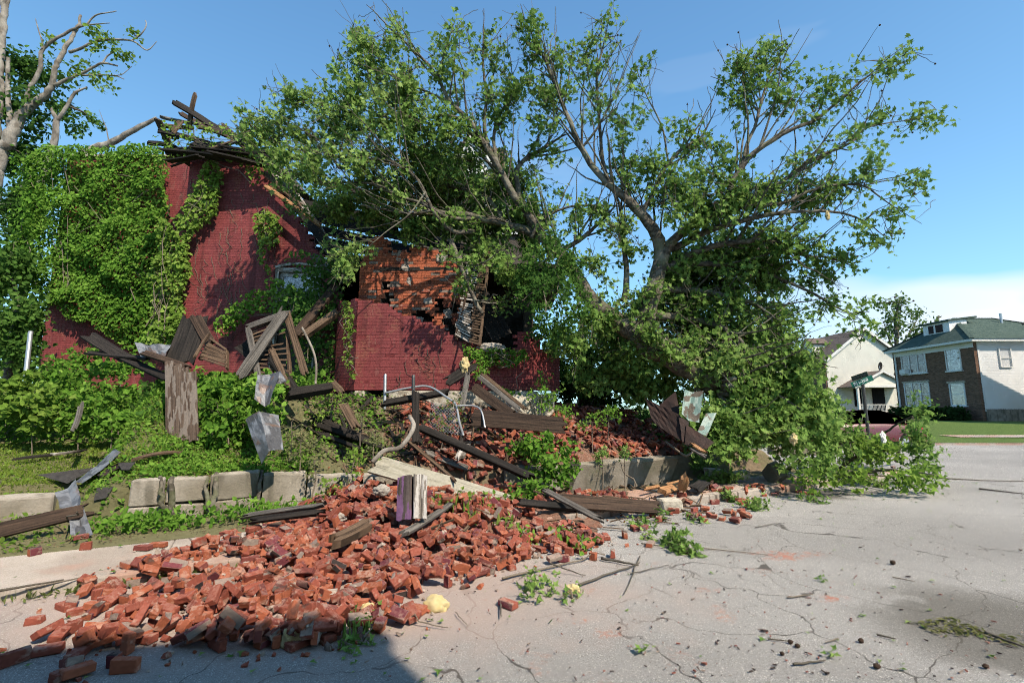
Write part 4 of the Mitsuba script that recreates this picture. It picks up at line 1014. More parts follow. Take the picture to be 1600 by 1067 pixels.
TRUNK = [(1118, 598, 9.7, .29), (1096, 584, 9.7, .28), (1062, 562, 9.75, .27), (1018, 540, 9.8, .27), (990, 515, 9.8, .26)]
LIMBS = [
    # left limb lying over the house
    [(1000, 525, 9.8, .30), (958, 500, 9.9, .25), (919, 464, 10.0, .21), (900, 432, 10.1, .19), (872, 392, 10.2, .17), (838, 366, 10.3, .14), (792, 352, 10.3, .12), (735, 340, 10.2, .09), (680, 331, 10.0, .06), (630, 331, 9.9, .04), (560, 322, 9.8, .02)],
    [(856, 380, 10.25, .14), (832, 345, 10.2, .12), (800, 303, 10.1, .11), (778, 259, 10.0, .10), (759, 225, 9.9, .09), (731, 187, 9.8, .075), (703, 159, 9.7, .06), (684, 119, 9.6, .045), (650, 81, 9.5, .032), (610, 45, 9.4, .02), (572, 8, 9.4, .008)],
    [(766, 238, 9.95, .07), (757, 205, 9.95, .06), (761, 150, 9.9, .045), (755, 94, 9.8, .03), (757, 15, 9.7, .008)],
    [(777, 258, 10.0, .06), (771, 212, 10.1, .05), (781, 178, 10.1, .045), (812, 137, 10.1, .03), (831, 122, 10.1, .015)],
    [(842, 368, 10.3, .10), (818, 325, 10.4, .085), (806, 270, 10.5, .075), (819, 247, 10.5, .065), (847, 231, 10.5, .05), (884, 210, 10.5, .02)],
    [(731, 187, 9.8, .05), (690, 182, 9.6, .04), (640, 190, 9.5, .03), (590, 180, 9.4, .02), (540, 160, 9.4, .01)],
    [(703, 159, 9.7, .04), (660, 140, 9.6, .03), (615, 120, 9.6, .02), (560, 100, 9.6, .01)],
    [(684, 119, 9.6, .04), (697, 75, 9.5, .025), (712, 30, 9.5, .01)],
    # centre limb
    [(1004, 526, 9.8, .27), (1014, 482, 9.75, .23), (1026, 440, 9.7, .21), (1031, 398, 9.7, .19), (1023, 366, 9.7, .16), (1001, 337, 9.7, .14), (978, 311, 9.7, .12), (956, 293, 9.7, .10), (930, 262, 9.7, .085), (909, 231, 9.7, .075), (887, 184, 9.7, .06), (872, 144, 9.7, .05), (853, 100, 9.6, .035), (831, 53, 9.6, .02), (815, 5, 9.5, .008)],
    [(952, 288, 9.7, .06), (941, 250, 9.8, .055), (937, 194, 9.9, .045), (931, 119, 9.9, .035), (944, 62, 9.9, .02), (957, 5, 9.9, .007)],
    [(932, 122, 9.9, .025), (948, 95, 9.8, .018), (972, 62, 9.7, .008)],
    [(1001, 337, 9.7, .08), (1019, 300, 9.6, .065), (1040, 262, 9.6, .055), (1069, 231, 9.6, .045), (1094, 216, 9.6, .03), (1118, 172, 9.6, .01)],
    [(909, 231, 9.7, .04), (934, 200, 9.5, .03), (960, 150, 9.4, .02), (985, 90, 9.4, .012), (1000, 55, 9.4, .006)],
    [(975, 470, 9.9, .09), (981, 432, 10.0, .08), (975, 375, 10.0, .06), (970, 330, 10.0, .045), (960, 300, 10.1, .03)],
    [(1045, 262, 9.6, .03), (1035, 200, 9.7, .025), (1010, 150, 9.8, .015), (995, 110, 9.8, .008)],
    # right limbs
    [(1030, 420, 9.7, .15), (1050, 378, 9.55, .13), (1080, 350, 9.4, .115), (1115, 336, 9.3, .10), (1136, 318, 9.2, .09), (1144, 292, 9.15, .08), (1160, 258, 9.1, .075), (1184, 232, 9.05, .065), (1212, 213, 9.0, .055), (1234, 203, 8.95, .05), (1275, 184, 8.9, .04), (1300, 163, 8.85, .033), (1330, 138, 8.8, .026), (1362, 119, 8.8, .018), (1414, 98, 8.75, .007)],
    [(1159, 262, 9.1, .055), (1166, 226, 9.2, .048), (1178, 200, 9.2, .042), (1188, 166, 9.2, .035), (1203, 116, 9.2, .025), (1222, 75, 9.2, .015), (1216, 32, 9.2, .006)],
    [(1186, 175, 9.2, .03), (1160, 150, 9.3, .02), (1130, 128, 9.3, .012), (1110, 120, 9.3, .006)],
    [(1200, 122, 9.2, .02), (1232, 105, 9.1, .015), (1255, 70, 9.0, .008), (1270, 45, 9.0, .005)],
    [(1115, 336, 9.3, .08), (1165, 322, 9.1, .065), (1215, 290, 8.9, .055), (1262, 256, 8.8, .045), (1290, 240, 8.75, .04), (1331, 222, 8.7, .03), (1350, 202, 8.7, .022), (1403, 190, 8.65, .014), (1468, 180, 8.6, .005)],
    [(1165, 322, 9.1, .05), (1220, 318, 8.9, .045), (1260, 300, 8.8, .04), (1303, 289, 8.7, .033), (1350, 290, 8.65, .025), (1382, 312, 8.6, .015), (1440, 351, 8.6, .005)],
    [(1350, 290, 8.65, .018), (1395, 282, 8.6, .012), (1448, 290, 8.6, .005)],
    [(1050, 390, 9.6, .11), (1105, 362, 9.3, .08), (1181, 341, 9.0, .06), (1235, 332, 8.85, .045), (1290, 331, 8.75, .033), (1337, 341, 8.7, .022), (1388, 376, 8.65, .007)],
    [(1040, 420, 9.6, .12), (1100, 392, 9.3, .09), (1160, 378, 9.05, .07), (1206, 376, 8.9, .055), (1250, 397, 8.75, .04), (1300, 405, 8.7, .025), (1345, 425, 8.6, .008)],
    [(1060, 412, 9.5, .09), (1130, 415, 9.1, .07), (1190, 425, 8.9, .055), (1231, 438, 8.75, .045), (1275, 459, 8.65, .035), (1305, 478, 8.6, .025), (1350, 500, 8.6, .008)],
    [(1030, 450, 9.7, .11), (1090, 455, 9.3, .085), (1150, 465, 9.0, .06), (1190, 482, 8.8, .045), (1221, 530, 8.7, .025), (1240, 580, 8.7, .01)],
    [(1020, 490, 9.7, .12), (1080, 500, 9.3, .09), (1142, 520, 8.9, .06), (1169, 552, 8.7, .05), (1182, 600, 8.6, .035), (1200, 660, 8.5, .015)],
    [(1040, 548, 9.5, .10), (1090, 545, 9.0, .07), (1140, 575, 8.6, .05), (1220, 620, 8.4, .035), (1290, 665, 8.3, .012)],
    [(1060, 560, 9.4, .08), (1090, 610, 8.8, .05), (1120, 660, 8.4, .03), (1150, 700, 8.2, .012)],
    # limbs drooping over the house front
    [(740, 362, 10.1, .075), (709, 360, 9.8, .065), (690, 345, 9.7, .06), (675, 325, 9.6, .05), (659, 290, 9.5, .042), (640, 268, 9.4, .045), (600, 250, 9.3, .03), (545, 245, 9.3, .02), (490, 236, 9.3, .008)],
    [(735, 342, 10.1, .065), (700, 340, 9.8, .052), (660, 318, 9.6, .042), (625, 306, 9.5, .045), (590, 288, 9.5, .035), (550, 284, 9.5, .025), (500, 286, 9.5, .012), (440, 270, 9.6, .005)],
    [(665, 300, 9.5, .03), (640, 335, 9.3, .02), (600, 365, 9.2, .013), (560, 400, 9.1, .006)],
    [(704, 375, 10.0, .075), (722, 418, 9.9, .075), (740, 462, 9.85, .065), (756, 492, 9.8, .05)],
    [(600, 288, 9.5, .03), (560, 258, 9.6, .025), (500, 220, 9.7, .018), (440, 190, 9.8, .01), (390, 195, 9.9, .005)],
    [(790, 352, 10.3, .07), (770, 320, 10.5, .06), (745, 300, 10.6, .05), (700, 290, 10.7, .03)],
    [(872, 394, 10.2, .08), (905, 375, 10.1, .06), (940, 345, 10.0, .04), (965, 320, 9.9, .02)],
    [(830, 372, 10.2, .05), (850, 340, 10.0, .04), (900, 322, 9.9, .03), (1000, 322, 9.7, .02), (1045, 310, 9.6, .01)],
]
# clumps: u, v, half width, half height (pixels), distance, density
CLUMPS = [(600, 70, 45, 55, 9.4, .5), (560, 105, 45, 35, 9.5, 1.0), (475, 150, 60, 32, 9.8, 1.0), (425, 190, 50, 35, 9.9, 1.0), (540, 180, 75, 55, 9.5, 1.1), (620, 140, 70, 55, 9.5, .9), (700, 105, 45, 45, 9.5, .5),
          (650, 200, 80, 45, 9.5, 1.1), (560, 250, 80, 50, 9.4, 1.0), (640, 280, 80, 45, 10.9, 1.0), (725, 60, 22, 35, 9.5, .25), (758, 90, 35, 55, 9.8, .5), (820, 70, 50, 50, 9.6, .6), (790, 150, 45, 50, 9.9, .8),
          (850, 150, 50, 55, 9.7, 1.0), (880, 90, 30, 50, 9.7, .5), (920, 90, 26, 70, 9.8, .7), (955, 60, 18, 45, 9.7, .35), (855, 225, 45, 45, 10.2, .5), (940, 175, 22, 60, 9.8, .5), (985, 180, 26, 65, 9.5, .6), (1000, 95, 14, 35, 9.4, .5),
          (720, 200, 45, 50, 9.9, .7), (740, 270, 60, 40, 10.3, .45), (820, 300, 60, 40, 10.2, .6), (760, 345, 70, 32, 11.2, .8), (690, 355, 60, 26, 11.4, .8), (600, 330, 70, 32, 11.1, 1.1), (530, 325, 60, 35, 10.6, 1.1), (720, 345, 40, 26, 11.7, 1.1), (785, 350, 40, 26, 11.7, 1.1), (825, 385, 35, 22, 11.5, 1.0), (755, 385, 40, 18, 11.6, .9), (470, 265, 65, 45, 9.7, 1.1),
          (430, 225, 50, 40, 9.9, 1.0), (395, 195, 28, 25, 9.9, .9), (530, 395, 30, 24, 10.4, .9), (475, 335, 30, 18, 10.8, .7), (545, 390, 26, 18, 9.9, .8), (640, 376, 14, 8, 10.9, .6), (655, 300, 50, 30, 11.2, .9), (720, 455, 9, 12, 9.8, .8),
          (1000, 250, 50, 55, 9.6, .9), (1060, 210, 40, 45, 9.6, .6), (1060, 290, 60, 50, 9.5, 1.0), (1125, 285, 55, 50, 9.2, 1.1), (1165, 115, 50, 45, 9.3, 1.0), (1212, 65, 28, 32, 9.2, .9), (1150, 165, 30, 30, 9.3, .9), (1240, 120, 35, 28, 9.1, .8),
          (1215, 165, 35, 28, 9.1, .8), (1115, 240, 38, 30, 9.3, .9), (1100, 330, 75, 45, 9.3, 1.2), (1180, 300, 55, 45, 9.0, 1.1), (1245, 310, 60, 40, 9.3, 1.2), (1255, 245, 32, 20, 8.8, 1.0), (1330, 285, 60, 32, 8.7, 1.1), (1425, 290, 32, 22, 8.6, .9),
          (1395, 335, 40, 12, 8.6, .5), (1330, 115, 26, 25, 8.8, .9), (1375, 95, 30, 18, 8.8, .6), (1408, 88, 14, 11, 8.75, .8), (1300, 160, 40, 20, 8.85, .9), (1275, 188, 14, 14, 8.9, .8), (1378, 178, 22, 12, 8.7, .8), (1425, 180, 34, 9, 8.6, .7), (1460, 178, 12, 11, 8.6, .9),
          (1330, 212, 18, 10, 8.7, .9), (1290, 235, 20, 10, 8.75, .7), (1150, 390, 90, 45, 10.0, 1.2), (1225, 370, 55, 35, 8.85, 1.1), (1300, 400, 40, 22, 8.7, 1.0), (1375, 372, 22, 11, 8.65, .9), (1335, 350, 25, 10, 8.7, .7), (1100, 440, 95, 50, 10.3, 1.2), (1190, 440, 70, 40, 8.9, 1.1),
          (1275, 430, 40, 22, 8.7, .9), (1300, 478, 32, 20, 8.6, .8), (1352, 475, 28, 11, 8.6, .8), (1340, 525, 12, 20, 8.6, .5), (1055, 420, 45, 45, 9.4, 1.1), (1030, 490, 60, 50, 10.6, 1.1), (1130, 530, 90, 55, 10.1, 1.3), (1215, 510, 50, 45, 8.8, 1.0),
          (985, 380, 32, 32, 9.8, .8), (955, 355, 38, 40, 9.8, .7), (905, 330, 55, 28, 9.9, .9), (935, 420, 32, 35, 9.9, .8), (900, 545, 40, 30, 9.6, 1.0), (960, 550, 55, 50, 10.8, 1.2), (950, 480, 40, 40, 9.7, 1.0),
          (1060, 600, 50, 26, 10.0, 1.0), (1165, 610, 90, 50, 8.9, 1.4), (1225, 590, 65, 60, 8.6, 1.2), (1140, 690, 70, 30, 8.2, 1.2), (1220, 660, 80, 45, 8.4, 1.3), (1290, 640, 38, 50, 8.6, 1.0), (1120, 655, 70, 35, 8.4, 1.1), (1000, 615, 40, 22, 10.6, .9), (850, 410, 50, 22, 10.0, .7),
          (870, 380, 40, 25, 10.0, .6), (800, 400, 35, 20, 9.9, .5), (1260, 700, 60, 20, 8.3, .9), (1000, 580, 50, 30, 10.4, .9), (725, 265, 40, 32, 10.7, .9), (775, 245, 32, 30, 10.7, .8), (800, 330, 45, 30, 10.8, .9), (690, 310, 50, 30, 11.4, 1.0), (670, 345, 40, 20, 11.4, .8), (735, 310, 30, 20, 11.6, 1.0), (660, 240, 60, 40, 10.2, .9), (770, 180, 40, 40, 10.2, .6), (505, 215, 50, 30, 10.2, .9), (590, 300, 60, 35, 10.2, .9), (840, 340, 40, 26, 10.6, .8), (770, 385, 40, 18, 10.6, .8), (560, 60, 20, 20, 9.5, .4), (610, 110, 40, 30, 9.9, .7), (700, 150, 30, 30, 10.2, .6)]


def grow(attr, segs, rng, batches=14):
    """Twigs from the nearest limb or twig to every point of attr. Returns polylines (n, 5, 3), start radii, depth."""
    pts = np.vstack([s[0] for s in segs]); rad = np.concatenate([s[1] for s in segs])
    todo = np.arange(len(attr)); lines, rads, ends = [], [], np.zeros(len(attr), int)
    for b in range(batches):
        d, idx = cKDTree(pts).query(attr[todo])
        k = max(1, len(todo) // (batches - b)); o = np.argsort(d)[:k]
        sel = todo[o]; start = pts[idx[o]]; r0 = np.minimum(rad[idx[o]] * .8, .016 + .02 * np.minimum(d[o], 1.2))
        D = attr[sel] - start; L = np.linalg.norm(D, axis=1, keepdims=True)
        t = np.linspace(0, 1, 6)[None, :, None]
        side = rng.normal(size=(len(sel), 1, 3)) * L[:, None] * .13
        sag = np.zeros((len(sel), 1, 3)); sag[:, 0, 2] = -.12 * L[:, 0]
        Ln = start[:, None] + D[:, None] * t + side * np.sin(t * np.pi) + sag * t * (1 - t) * 2 + rng.normal(size=(len(sel), 6, 3)) * .02 * np.sin(t * np.pi)
        lines.append(Ln); rads.append(r0)
        pts = np.vstack([pts, Ln[:, 2:].reshape(-1, 3)]); rad = np.concatenate([rad, (r0[:, None] * np.array([.75, .6, .5, .4])[None]).reshape(-1)])
        todo = np.delete(todo, o)
        if not len(todo): break
    return np.vstack(lines), np.concatenate(rads)


def twig_mesh(lines, r0, tip=.003, sides=4):
    n, m = lines.shape[:2]
    t = np.gradient(lines, axis=1); t = unit(t); a = unit(np.cross(t, np.array([.31, .22, .92]))); b = np.cross(t, a)
    r = r0[:, None] * (1 - np.linspace(0, 1, m)[None]) + tip * np.linspace(0, 1, m)[None]
    ang = np.arange(sides) * 2 * np.pi / sides
    V = lines[:, :, None] + r[..., None, None] * (np.cos(ang)[:, None] * a[:, :, None] + np.sin(ang)[:, None] * b[:, :, None])
    i, j, k = np.meshgrid(np.arange(n), np.arange(m - 1), np.arange(sides), indexing='ij'); base = i * m * sides
    A = base + j * sides + k; B = base + j * sides + (k + 1) % sides
    q = np.stack([A, B, B + sides, A + sides], -1).reshape(-1, 4)
    return trimesh.Trimesh(V.reshape(-1, 3), np.vstack([q[:, [0, 1, 2]], q[:, [0, 2, 3]]]), process=False)


def leaf_cluster(tips, dirs, per, size, spread, rng, pal, leaf=LEAF_LOBE, droop=.35, hue=None):
    n = len(tips); c = rng.poisson(per, n); idx = np.repeat(np.arange(n), c); N = len(idx)
    P = tips[idx] - dirs[idx] * (rng.uniform(0, 1, N) ** 1.5 * spread * 1.6)[:, None] + rng.normal(size=(N, 3)) * spread * .28
    D = unit(rdir(rng, N) + .7 * dirs[idx] + A3(0, 0, -droop)); Nn = unit(rdir(rng, N) * .85 + A3(.3, -.5, .7))
    q = None if hue is None else hue[idx]
    return leaf_mesh(P, D, Nn, size * rng.uniform(.6, 1.25, N), leaf, rng, pal, q)


def clump_points(clumps, rng, per_m3=48.0, dy=.55):
    out = []
    for u, v, ru, rv, Y, den in clumps:
        a, b = ru * Y / FPX, rv * Y / FPX; c = max(.35, dy * (a + b) / 2)
        n = max(3, int(per_m3 * den * 4.19 * a * b * c)); q = rng.normal(size=(n, 3)); q = unit(q) * rng.uniform(0, 1, (n, 1)) ** .5
        out.append(at(u, v, Y) + q * A3(a, c, b))
    return np.vstack(out)


CLUMPS = [(u, v, ru, rv, Y + .8 * sstep(1010, 1090, u) * sstep(350, 430, v), d * (.85 + .2 * sstep(980, 1060, u) * sstep(300, 400, v))) for u, v, ru, rv, Y, d in CLUMPS] + [(1065, 580, 40, 22, 10.1, .9), (1040, 545, 30, 20, 10.2, .8), (1100, 560, 30, 16, 9.9, .8), (1160, 660, 60, 30, 9.4, 1.3), (648, 318, 30, 14, 9.7, .6), (700, 332, 34, 13, 9.6, .6), (740, 338, 26, 12, 9.9, .6), (1100, 572, 34, 22, 9.35, 1.3), (1062, 552, 34, 20, 9.4, 1.2), (1024, 528, 32, 22, 9.4, 1.2), (1085, 525, 44, 24, 9.6, 1.2), (1140, 560, 44, 30, 9.3, 1.3), (1110, 480, 60, 36, 9.9, 1.1), (1000, 475, 26, 26, 9.6, .9), (985, 560, 36, 22, 9.9, 1.1), (790, 465, 18, 18, 10.1, .9), (815, 440, 30, 22, 10.2, 1.0), (748, 385, 30, 12, 10.6, 1.0), (1012, 512, 28, 24, 9.5, .8), (1020, 440, 20, 24, 9.5, .6), (930, 500, 34, 24, 9.6, .8), (1090, 510, 50, 30, 11.0, 1.2), (1250, 560, 40, 40, 9.4, 1.0), (1190, 400, 60, 40, 9.6, 1.0), (1050, 460, 40, 40, 10.4, 1.2), (930, 590, 40, 25, 10.6, 1.0), (880, 545, 40, 25, 10.8, 1.0), (700, 300, 60, 40, 11.6, 1.6), (765, 305, 50, 40, 11.8, 1.6), (810, 280, 40, 40, 11.8, 1.4), (650, 350, 60, 26, 11.5, 1.5), (825, 350, 45, 30, 11.6, 1.5), (750, 355, 60, 24, 11.9, 1.8), (690, 250, 50, 40, 11.6, 1.2), (705, 386, 24, 14, 9.1, 1.2), (730, 400, 16, 10, 9.1, .8), (790, 425, 30, 16, 10.0, 1.0), (770, 400, 36, 14, 10.4, 1.2), (530, 425, 26, 20, 9.8, 1.0), (600, 60, 40, 30, 9.5, .6), (840, 30, 30, 24, 9.6, .6), (950, 30, 16, 24, 9.9, .6), (690, 60, 30, 40, 9.5, .5), (560, 35, 20, 20, 9.4, .4)]
tree = thing('fallen_tree', 'huge uprooted leafy tree lying across the ruined house with limbs spread against the sky', 'tree')
P, r = limb_px(TRUNK)
put('trunk', MB().tube(wobble(P, .015, RT), r * (1 + .06 * np.sin(np.arange(len(r)) * 1.3)), 18, rough=.05, rng=RT), 'm_bark', tree, smooth=True)
SEGS = [(P, r)]
for spec in LIMBS:
    P, r = limb_px([(u, v, Y + .8 * sstep(1010, 1090, u) * sstep(350, 430, v), q) for u, v, Y, q in spec], .78); P = wobble(P, np.minimum(.022, r.mean() * .35), RT); SEGS.append((P, r))
    put('limb', MB().tube(P, r, 10 if r[0] > .06 else 7, rough=.03, rng=RT), 'm_bark', tree, smooth=True)
# branches forking off the limbs, fanning up and outwards
TOPX = np.array([(c[0], c[1], c[2], c[3]) for c in CLUMPS], float)
forks = []
for P, r in list(SEGS[1:]):
    L = np.linalg.norm(np.diff(P, axis=0), axis=1).sum()
    for k in range(int(L * 4.2)):
        i = RT.integers(len(P) // 4, len(P)); i = min(i, len(P) - 2)
        d = unit(P[i + 1] - P[i]); s_ = unit(np.cross(d, RT.normal(size=3))); ln = RT.uniform(.6, 1.9) * (1 if r[i] > .03 else .7)
        v = unit(d * .9 + s_ * RT.uniform(.5, 1.1) + A3(.1, 0, .45)); t_ = np.linspace(0, 1, 9)[:, None]
        Q = P[i] + v * t_ * ln + A3(0, 0, .22) * ln * t_ ** 2 + np.cumsum(RT.normal(size=(9, 3)) * .034, 0) * t_
        px = project(Q[-1]); q = (((px - TOPX[:, :2]) / (TOPX[:, 2:] * 1.25 + 8)) ** 2).sum(1).min()
        if q > 1 or Q[-1, 2] < 1.2: continue
        forks.append((Q, np.linspace(min(r[i] * .55, .028), .006, 9)))
fm = MB()
for Q, q in forks: fm.tube(Q, q, 5, cap=False); SEGS.append((Q, q))
put('branch', fm, 'm_bark', tree, smooth=True, kind='stuff')
print('forks', len(forks))
# torn root plate end
st = MB()
for k in range(16):
    a = k * 2 * np.pi / 16; base = at(1116, 596, 9.6); o = A3(.1, -.25 * math.cos(a), .36 * math.sin(a)) + A3(0, -.12 * math.cos(a), .05)
    st.plank(base + o * .7, base + o + A3(RT.uniform(.05, .18), -.05, RT.uniform(-.1, .05)), .14, .08, (0, -1, .3), RT, jag=.06, taper=.3)
put('splintered_wood', st, 'm_bark_pale', tree, label='pale torn end of the trunk')
ATT = clump_points(CLUMPS, RT)
ok = ATT[:, 2] > terr(ATT[:, 0], ATT[:, 1]) + .1
ATT = ATT[ok]
LN, R0 = grow(ATT, SEGS, RT)
put_tw = put('twig', twig_mesh(LN, R0), 'm_twig', tree, kind='stuff')
tips = LN[:, -1]; dirs = unit(LN[:, -1] - LN[:, -3])
hue = meshkit.noise(tips * 1.1, 4) * .5 + .25 + .0 * tips[:, 0]
warm = hue + .12 * (tips[:, 0] < 0)
mesh1 = leaf_cluster(tips, dirs, 25, .118, .30, RT, PAL_TREE, LEAF_STAR, .4, warm)
put_leaves('foliage', [mesh1], 'm_leaf', tree, kind='stuff')
# bare twig ends with dark seed balls against the sky
top = np.nonzero((tips[:, 2] > 2.5) & (RT.uniform(size=len(tips)) < .75))[0]
sb, tl = [], []
ico = trimesh.creation.icosphere(subdivisions=0)
for i in top:
    for k in range(RT.integers(1, 4)):
        e = tips[i] + unit(dirs[i] + .6 * RT.normal(size=3)) * RT.uniform(.2, .62)
        tl.append(np.linspace(tips[i], e, 6) + RT.normal(size=(6, 3)) * .008)
        if RT.uniform() < .3: sb.append(e + RT.normal(size=3) * .015)
sb = np.array(sb)
put('seed_ball', trimesh.Trimesh((sb[:, None] + ico.vertices[None] * .021).reshape(-1, 3), (ico.faces[None] + (np.arange(len(sb)) * len(ico.vertices))[:, None, None]).reshape(-1, 3), process=False), 'm_seed', tree, kind='stuff')
put('twig', twig_mesh(np.array(tl), np.full(len(tl), .008), .0035, 3), 'm_twig', tree, kind='stuff')
print('tree tips', len(tips), 'leaves', len(mesh1[0].faces) // 4)

# ---------------------------------------------------------------- broken branches on the ground at the right
FB = [((1230, 735, .05), (1330, 690), 9.0, [(1290, 715, 55, 22, 9.0, 1.2), (1240, 725, 40, 14, 8.6, 1.0)], 'leafy branch on the kerb under the fallen crown'),
      ((1300, 742, .05), (1400, 700), 9.6, [(1375, 715, 50, 28, 9.6, 1.2), (1330, 735, 40, 14, 9.2, 1.0)], 'low leafy branch with pale undersides on the road edge'),
      ((1330, 735, .05), (1425, 650), 9.8, [(1430, 700, 35, 30, 9.8, 1.1), (1440, 730, 35, 14, 9.6, 1.0)], 'rightmost leafy branch of the heap on the road'),
      ((1330, 720, .4), (1350, 650), 10.6, [(1330, 700, 45, 26, 10.6, 1.2), (1390, 698, 34, 16, 10.6, 1.1)], 'leafy branch heaped around the street sign post'),
      ((1400, 720, .1), (1438, 635), 10.2, [(1436, 644, 16, 16, 10.2, 1.6), (1432, 668, 12, 20, 10.2, .7)], 'upright bright green spray in front of the brown house'),
      ((1300, 750, .05), (1460, 738), 8.7, [(1330, 748, 50, 9, 8.7, 1.5), (1400, 745, 50, 10, 8.7, 1.5), (1455, 738, 30, 10, 8.9, 1.4), (1260, 745, 40, 9, 8.4, 1.3)], 'flattened leafy branch with pale undersides lying on the road edge'),
      ((1250, 700, .4), (1310, 640), 10.0, [(1300, 660, 45, 45, 10.0, 1.2), (1270, 690, 40, 30, 9.6, 1.1)], 'dense leafy branch left of the street sign')]
for (u0, v0, z0), (u1, v1), Y, cl, lb in FB:
    t = thing('broken_branch', lb, 'branch', None)
    p0 = gp(u0, v0, z0); p1 = at(u1, v1, Y); mid = (p0 + p1) / 2 + A3(0, 0, .15)
    P, r = smooth_line([p0, mid, p1], [.045, .03, .01]); P = wobble(P, .02, RT)
    put('limb', MB().tube(P, r, 7), 'm_bark', t, smooth=True)
    at_ = clump_points(cl, RT, 42, .7); at_[:, 2] = np.maximum(at_[:, 2], .12 + .1 * RT.uniform(size=len(at_)))
    ln, r0 = grow(at_, [(P, r)], RT, 6); ln[..., 2] = np.maximum(ln[..., 2], .05)
    put('twig', twig_mesh(ln, r0), 'm_twig_pale', t, kind='stuff')
    m_ = leaf_cluster(ln[:, -1], unit(ln[:, -1] - ln[:, -3]), 24, .125, .26, RT, PAL_TREE if 'pale' not in lb else PAL_LIME, LEAF_LOBE, .25, .35 + .4 * meshkit.noise(ln[:, -1] * 2, 2))
    m_[0].vertices[:, 2] = np.maximum(m_[0].vertices[:, 2], .015)
    put_leaves('foliage', [m_], 'm_leaf', t, kind='stuff')

# ---------------------------------------------------------------- ivy on the walls
RI = np.random.default_rng(31)


def ivy(name, region, Y, n, nrm, label, depth=.10, size=.12, pal=PAL_IVY, leaf=LEAF_OVAL, stems=10, lumps=.2, cat='vine', clump=.0, hue0=.5, parent=None):
    """Vine leaves over a picture polygon projected on the wall plane y = Y."""
    reg = np.array(region, float); lo, hi = reg.min(0), reg.max(0); pts = []
    while len(pts) < n:
        q = RI.uniform(lo, hi, (n * 2, 2)); q = q[poly_in(reg, q)]
        if clump:
            w = meshkit.noise(np.stack([q[:, 0] / 17, q[:, 1] / 17, q[:, 0] * 0], -1), len(name)); q = q[w > RI.uniform(0, clump, len(q))]
        pts += q.tolist()
    W = np.array([at(u, v, Y) for u, v in pts[:n]])
    nrm = unit(np.asarray(nrm, float)); lump = lumps * np.maximum(meshkit.fbm(W * 1.4, 3, 8) - .3, 0) * 2
    W = W + nrm * (lump + RI.uniform(.01, depth, n))[:, None]
    D = unit(A3(0, 0, -.9) + .75 * RI.normal(size=(n, 3)) + .25 * nrm); N = unit(nrm + A3(0, 0, .45) + .42 * RI.normal(size=(n, 3)))
    hue = np.clip(hue0 - .25 + .5 * meshkit.noise(W * 2.2, 3), 0, 1)
    t = parent or thing(name, label, cat)
    put_leaves('foliage', [leaf_mesh(W, D, N, size * RI.uniform(.55, 1.2, n), leaf, RI, pal, hue)], 'm_leaf', t, kind='stuff')
    sl = []
    for k in range(stems):
        u = RI.uniform(lo[0], hi[0]); q = reg[np.argmin(np.abs(reg[:, 0] - u))]
        p1 = W[RI.integers(n)]; p0 = W[RI.integers(n)]
        L = np.linspace(p0, p1, 6) + RI.normal(size=(6, 3)) * .06; L[:, 1] = np.minimum(L[:, 1], Y - .03); sl.append(L)
    if sl: put('stem', twig_mesh(np.array(sl), np.full(len(sl), .012), .005, 5), 'm_twig_pale', t, kind='stuff')
    return t


ivy('wing_ivy', [(58, 246), (80, 234), (150, 237), (232, 230), (268, 240), (272, 300), (268, 420), (262, 545), (200, 545), (160, 505), (118, 500), (98, 470), (80, 480), (60, 440), (48, 330)], 14.42, 21500, (0, -1, 0),
    'thick sheet of green ivy covering the left wing of the ruined house', .24, .108, stems=14, lumps=.45)
ivy('wing_ivy_edge', [(52, 262), (72, 248), (90, 300), (86, 420), (76, 500), (56, 480), (50, 350)], 14.35, 1300, (-.3, -1, 0), 'loose ivy bulging round the left end of the wing', .5, .13, stems=6, lumps=.5)
ivy('hanging_vine', [(246, 540), (248, 430), (260, 340), (268, 350), (300, 380), (305, 420), (290, 470), (296, 520), (280, 540)], 12.2, 2300, (.1, -1, 0), 'pale green vine hanging down the left corner of the red wall', .26, .12, PAL_LIME, stems=34, lumps=.3, hue0=.62)
ivy('hanging_vine', [(280, 350), (292, 330), (318, 280), (336, 240), (350, 270), (346, 330), (325, 356), (300, 380)], 12.2, 950, (.1, -1, 0), 'vine streaming diagonally down the red wall below the roof wreck', .2, .115, PAL_LIME, stems=14, lumps=.2, hue0=.55)
ivy('hanging_vine', [(240, 240), (262, 205), (300, 196), (350, 205), (420, 210), (440, 250), (400, 300), (390, 270), (340, 250), (290, 262), (262, 262)], 12.1, 620, (0, -1, .2), 'vine tangled in the broken rafters at the house corner', .3, .115, PAL_LIME, stems=14, clump=1.0, hue0=.5)
ivy('hanging_vine', [(405, 340), (420, 330), (446, 345), (440, 380), (420, 400), (425, 430), (412, 410)], 12.2, 420, (0, -1, 0), 'pale vine tuft hanging beside the window head', .2, .115, PAL_LIME, stems=8, hue0=.65)
ivy('window_vine', [(345, 510), (372, 488), (400, 462), (432, 440), (470, 455), (505, 470), (512, 500), (480, 520), (450, 490), (420, 490), (388, 500), (352, 530)], 12.1, 1100, (0, -1, .2), 'bright green vine crossing the red wall below the window', .3, .12, PAL_IVY, stems=10, clump=.7, hue0=.7)
ivy('window_vine', [(450, 470), (500, 440), (530, 480), (500, 540), (450, 530)], 12.05, 420, (0, -1, .2), 'dark vine over the window and broken wall edge', .4, .12, PAL_DARK, stems=10, clump=.8)
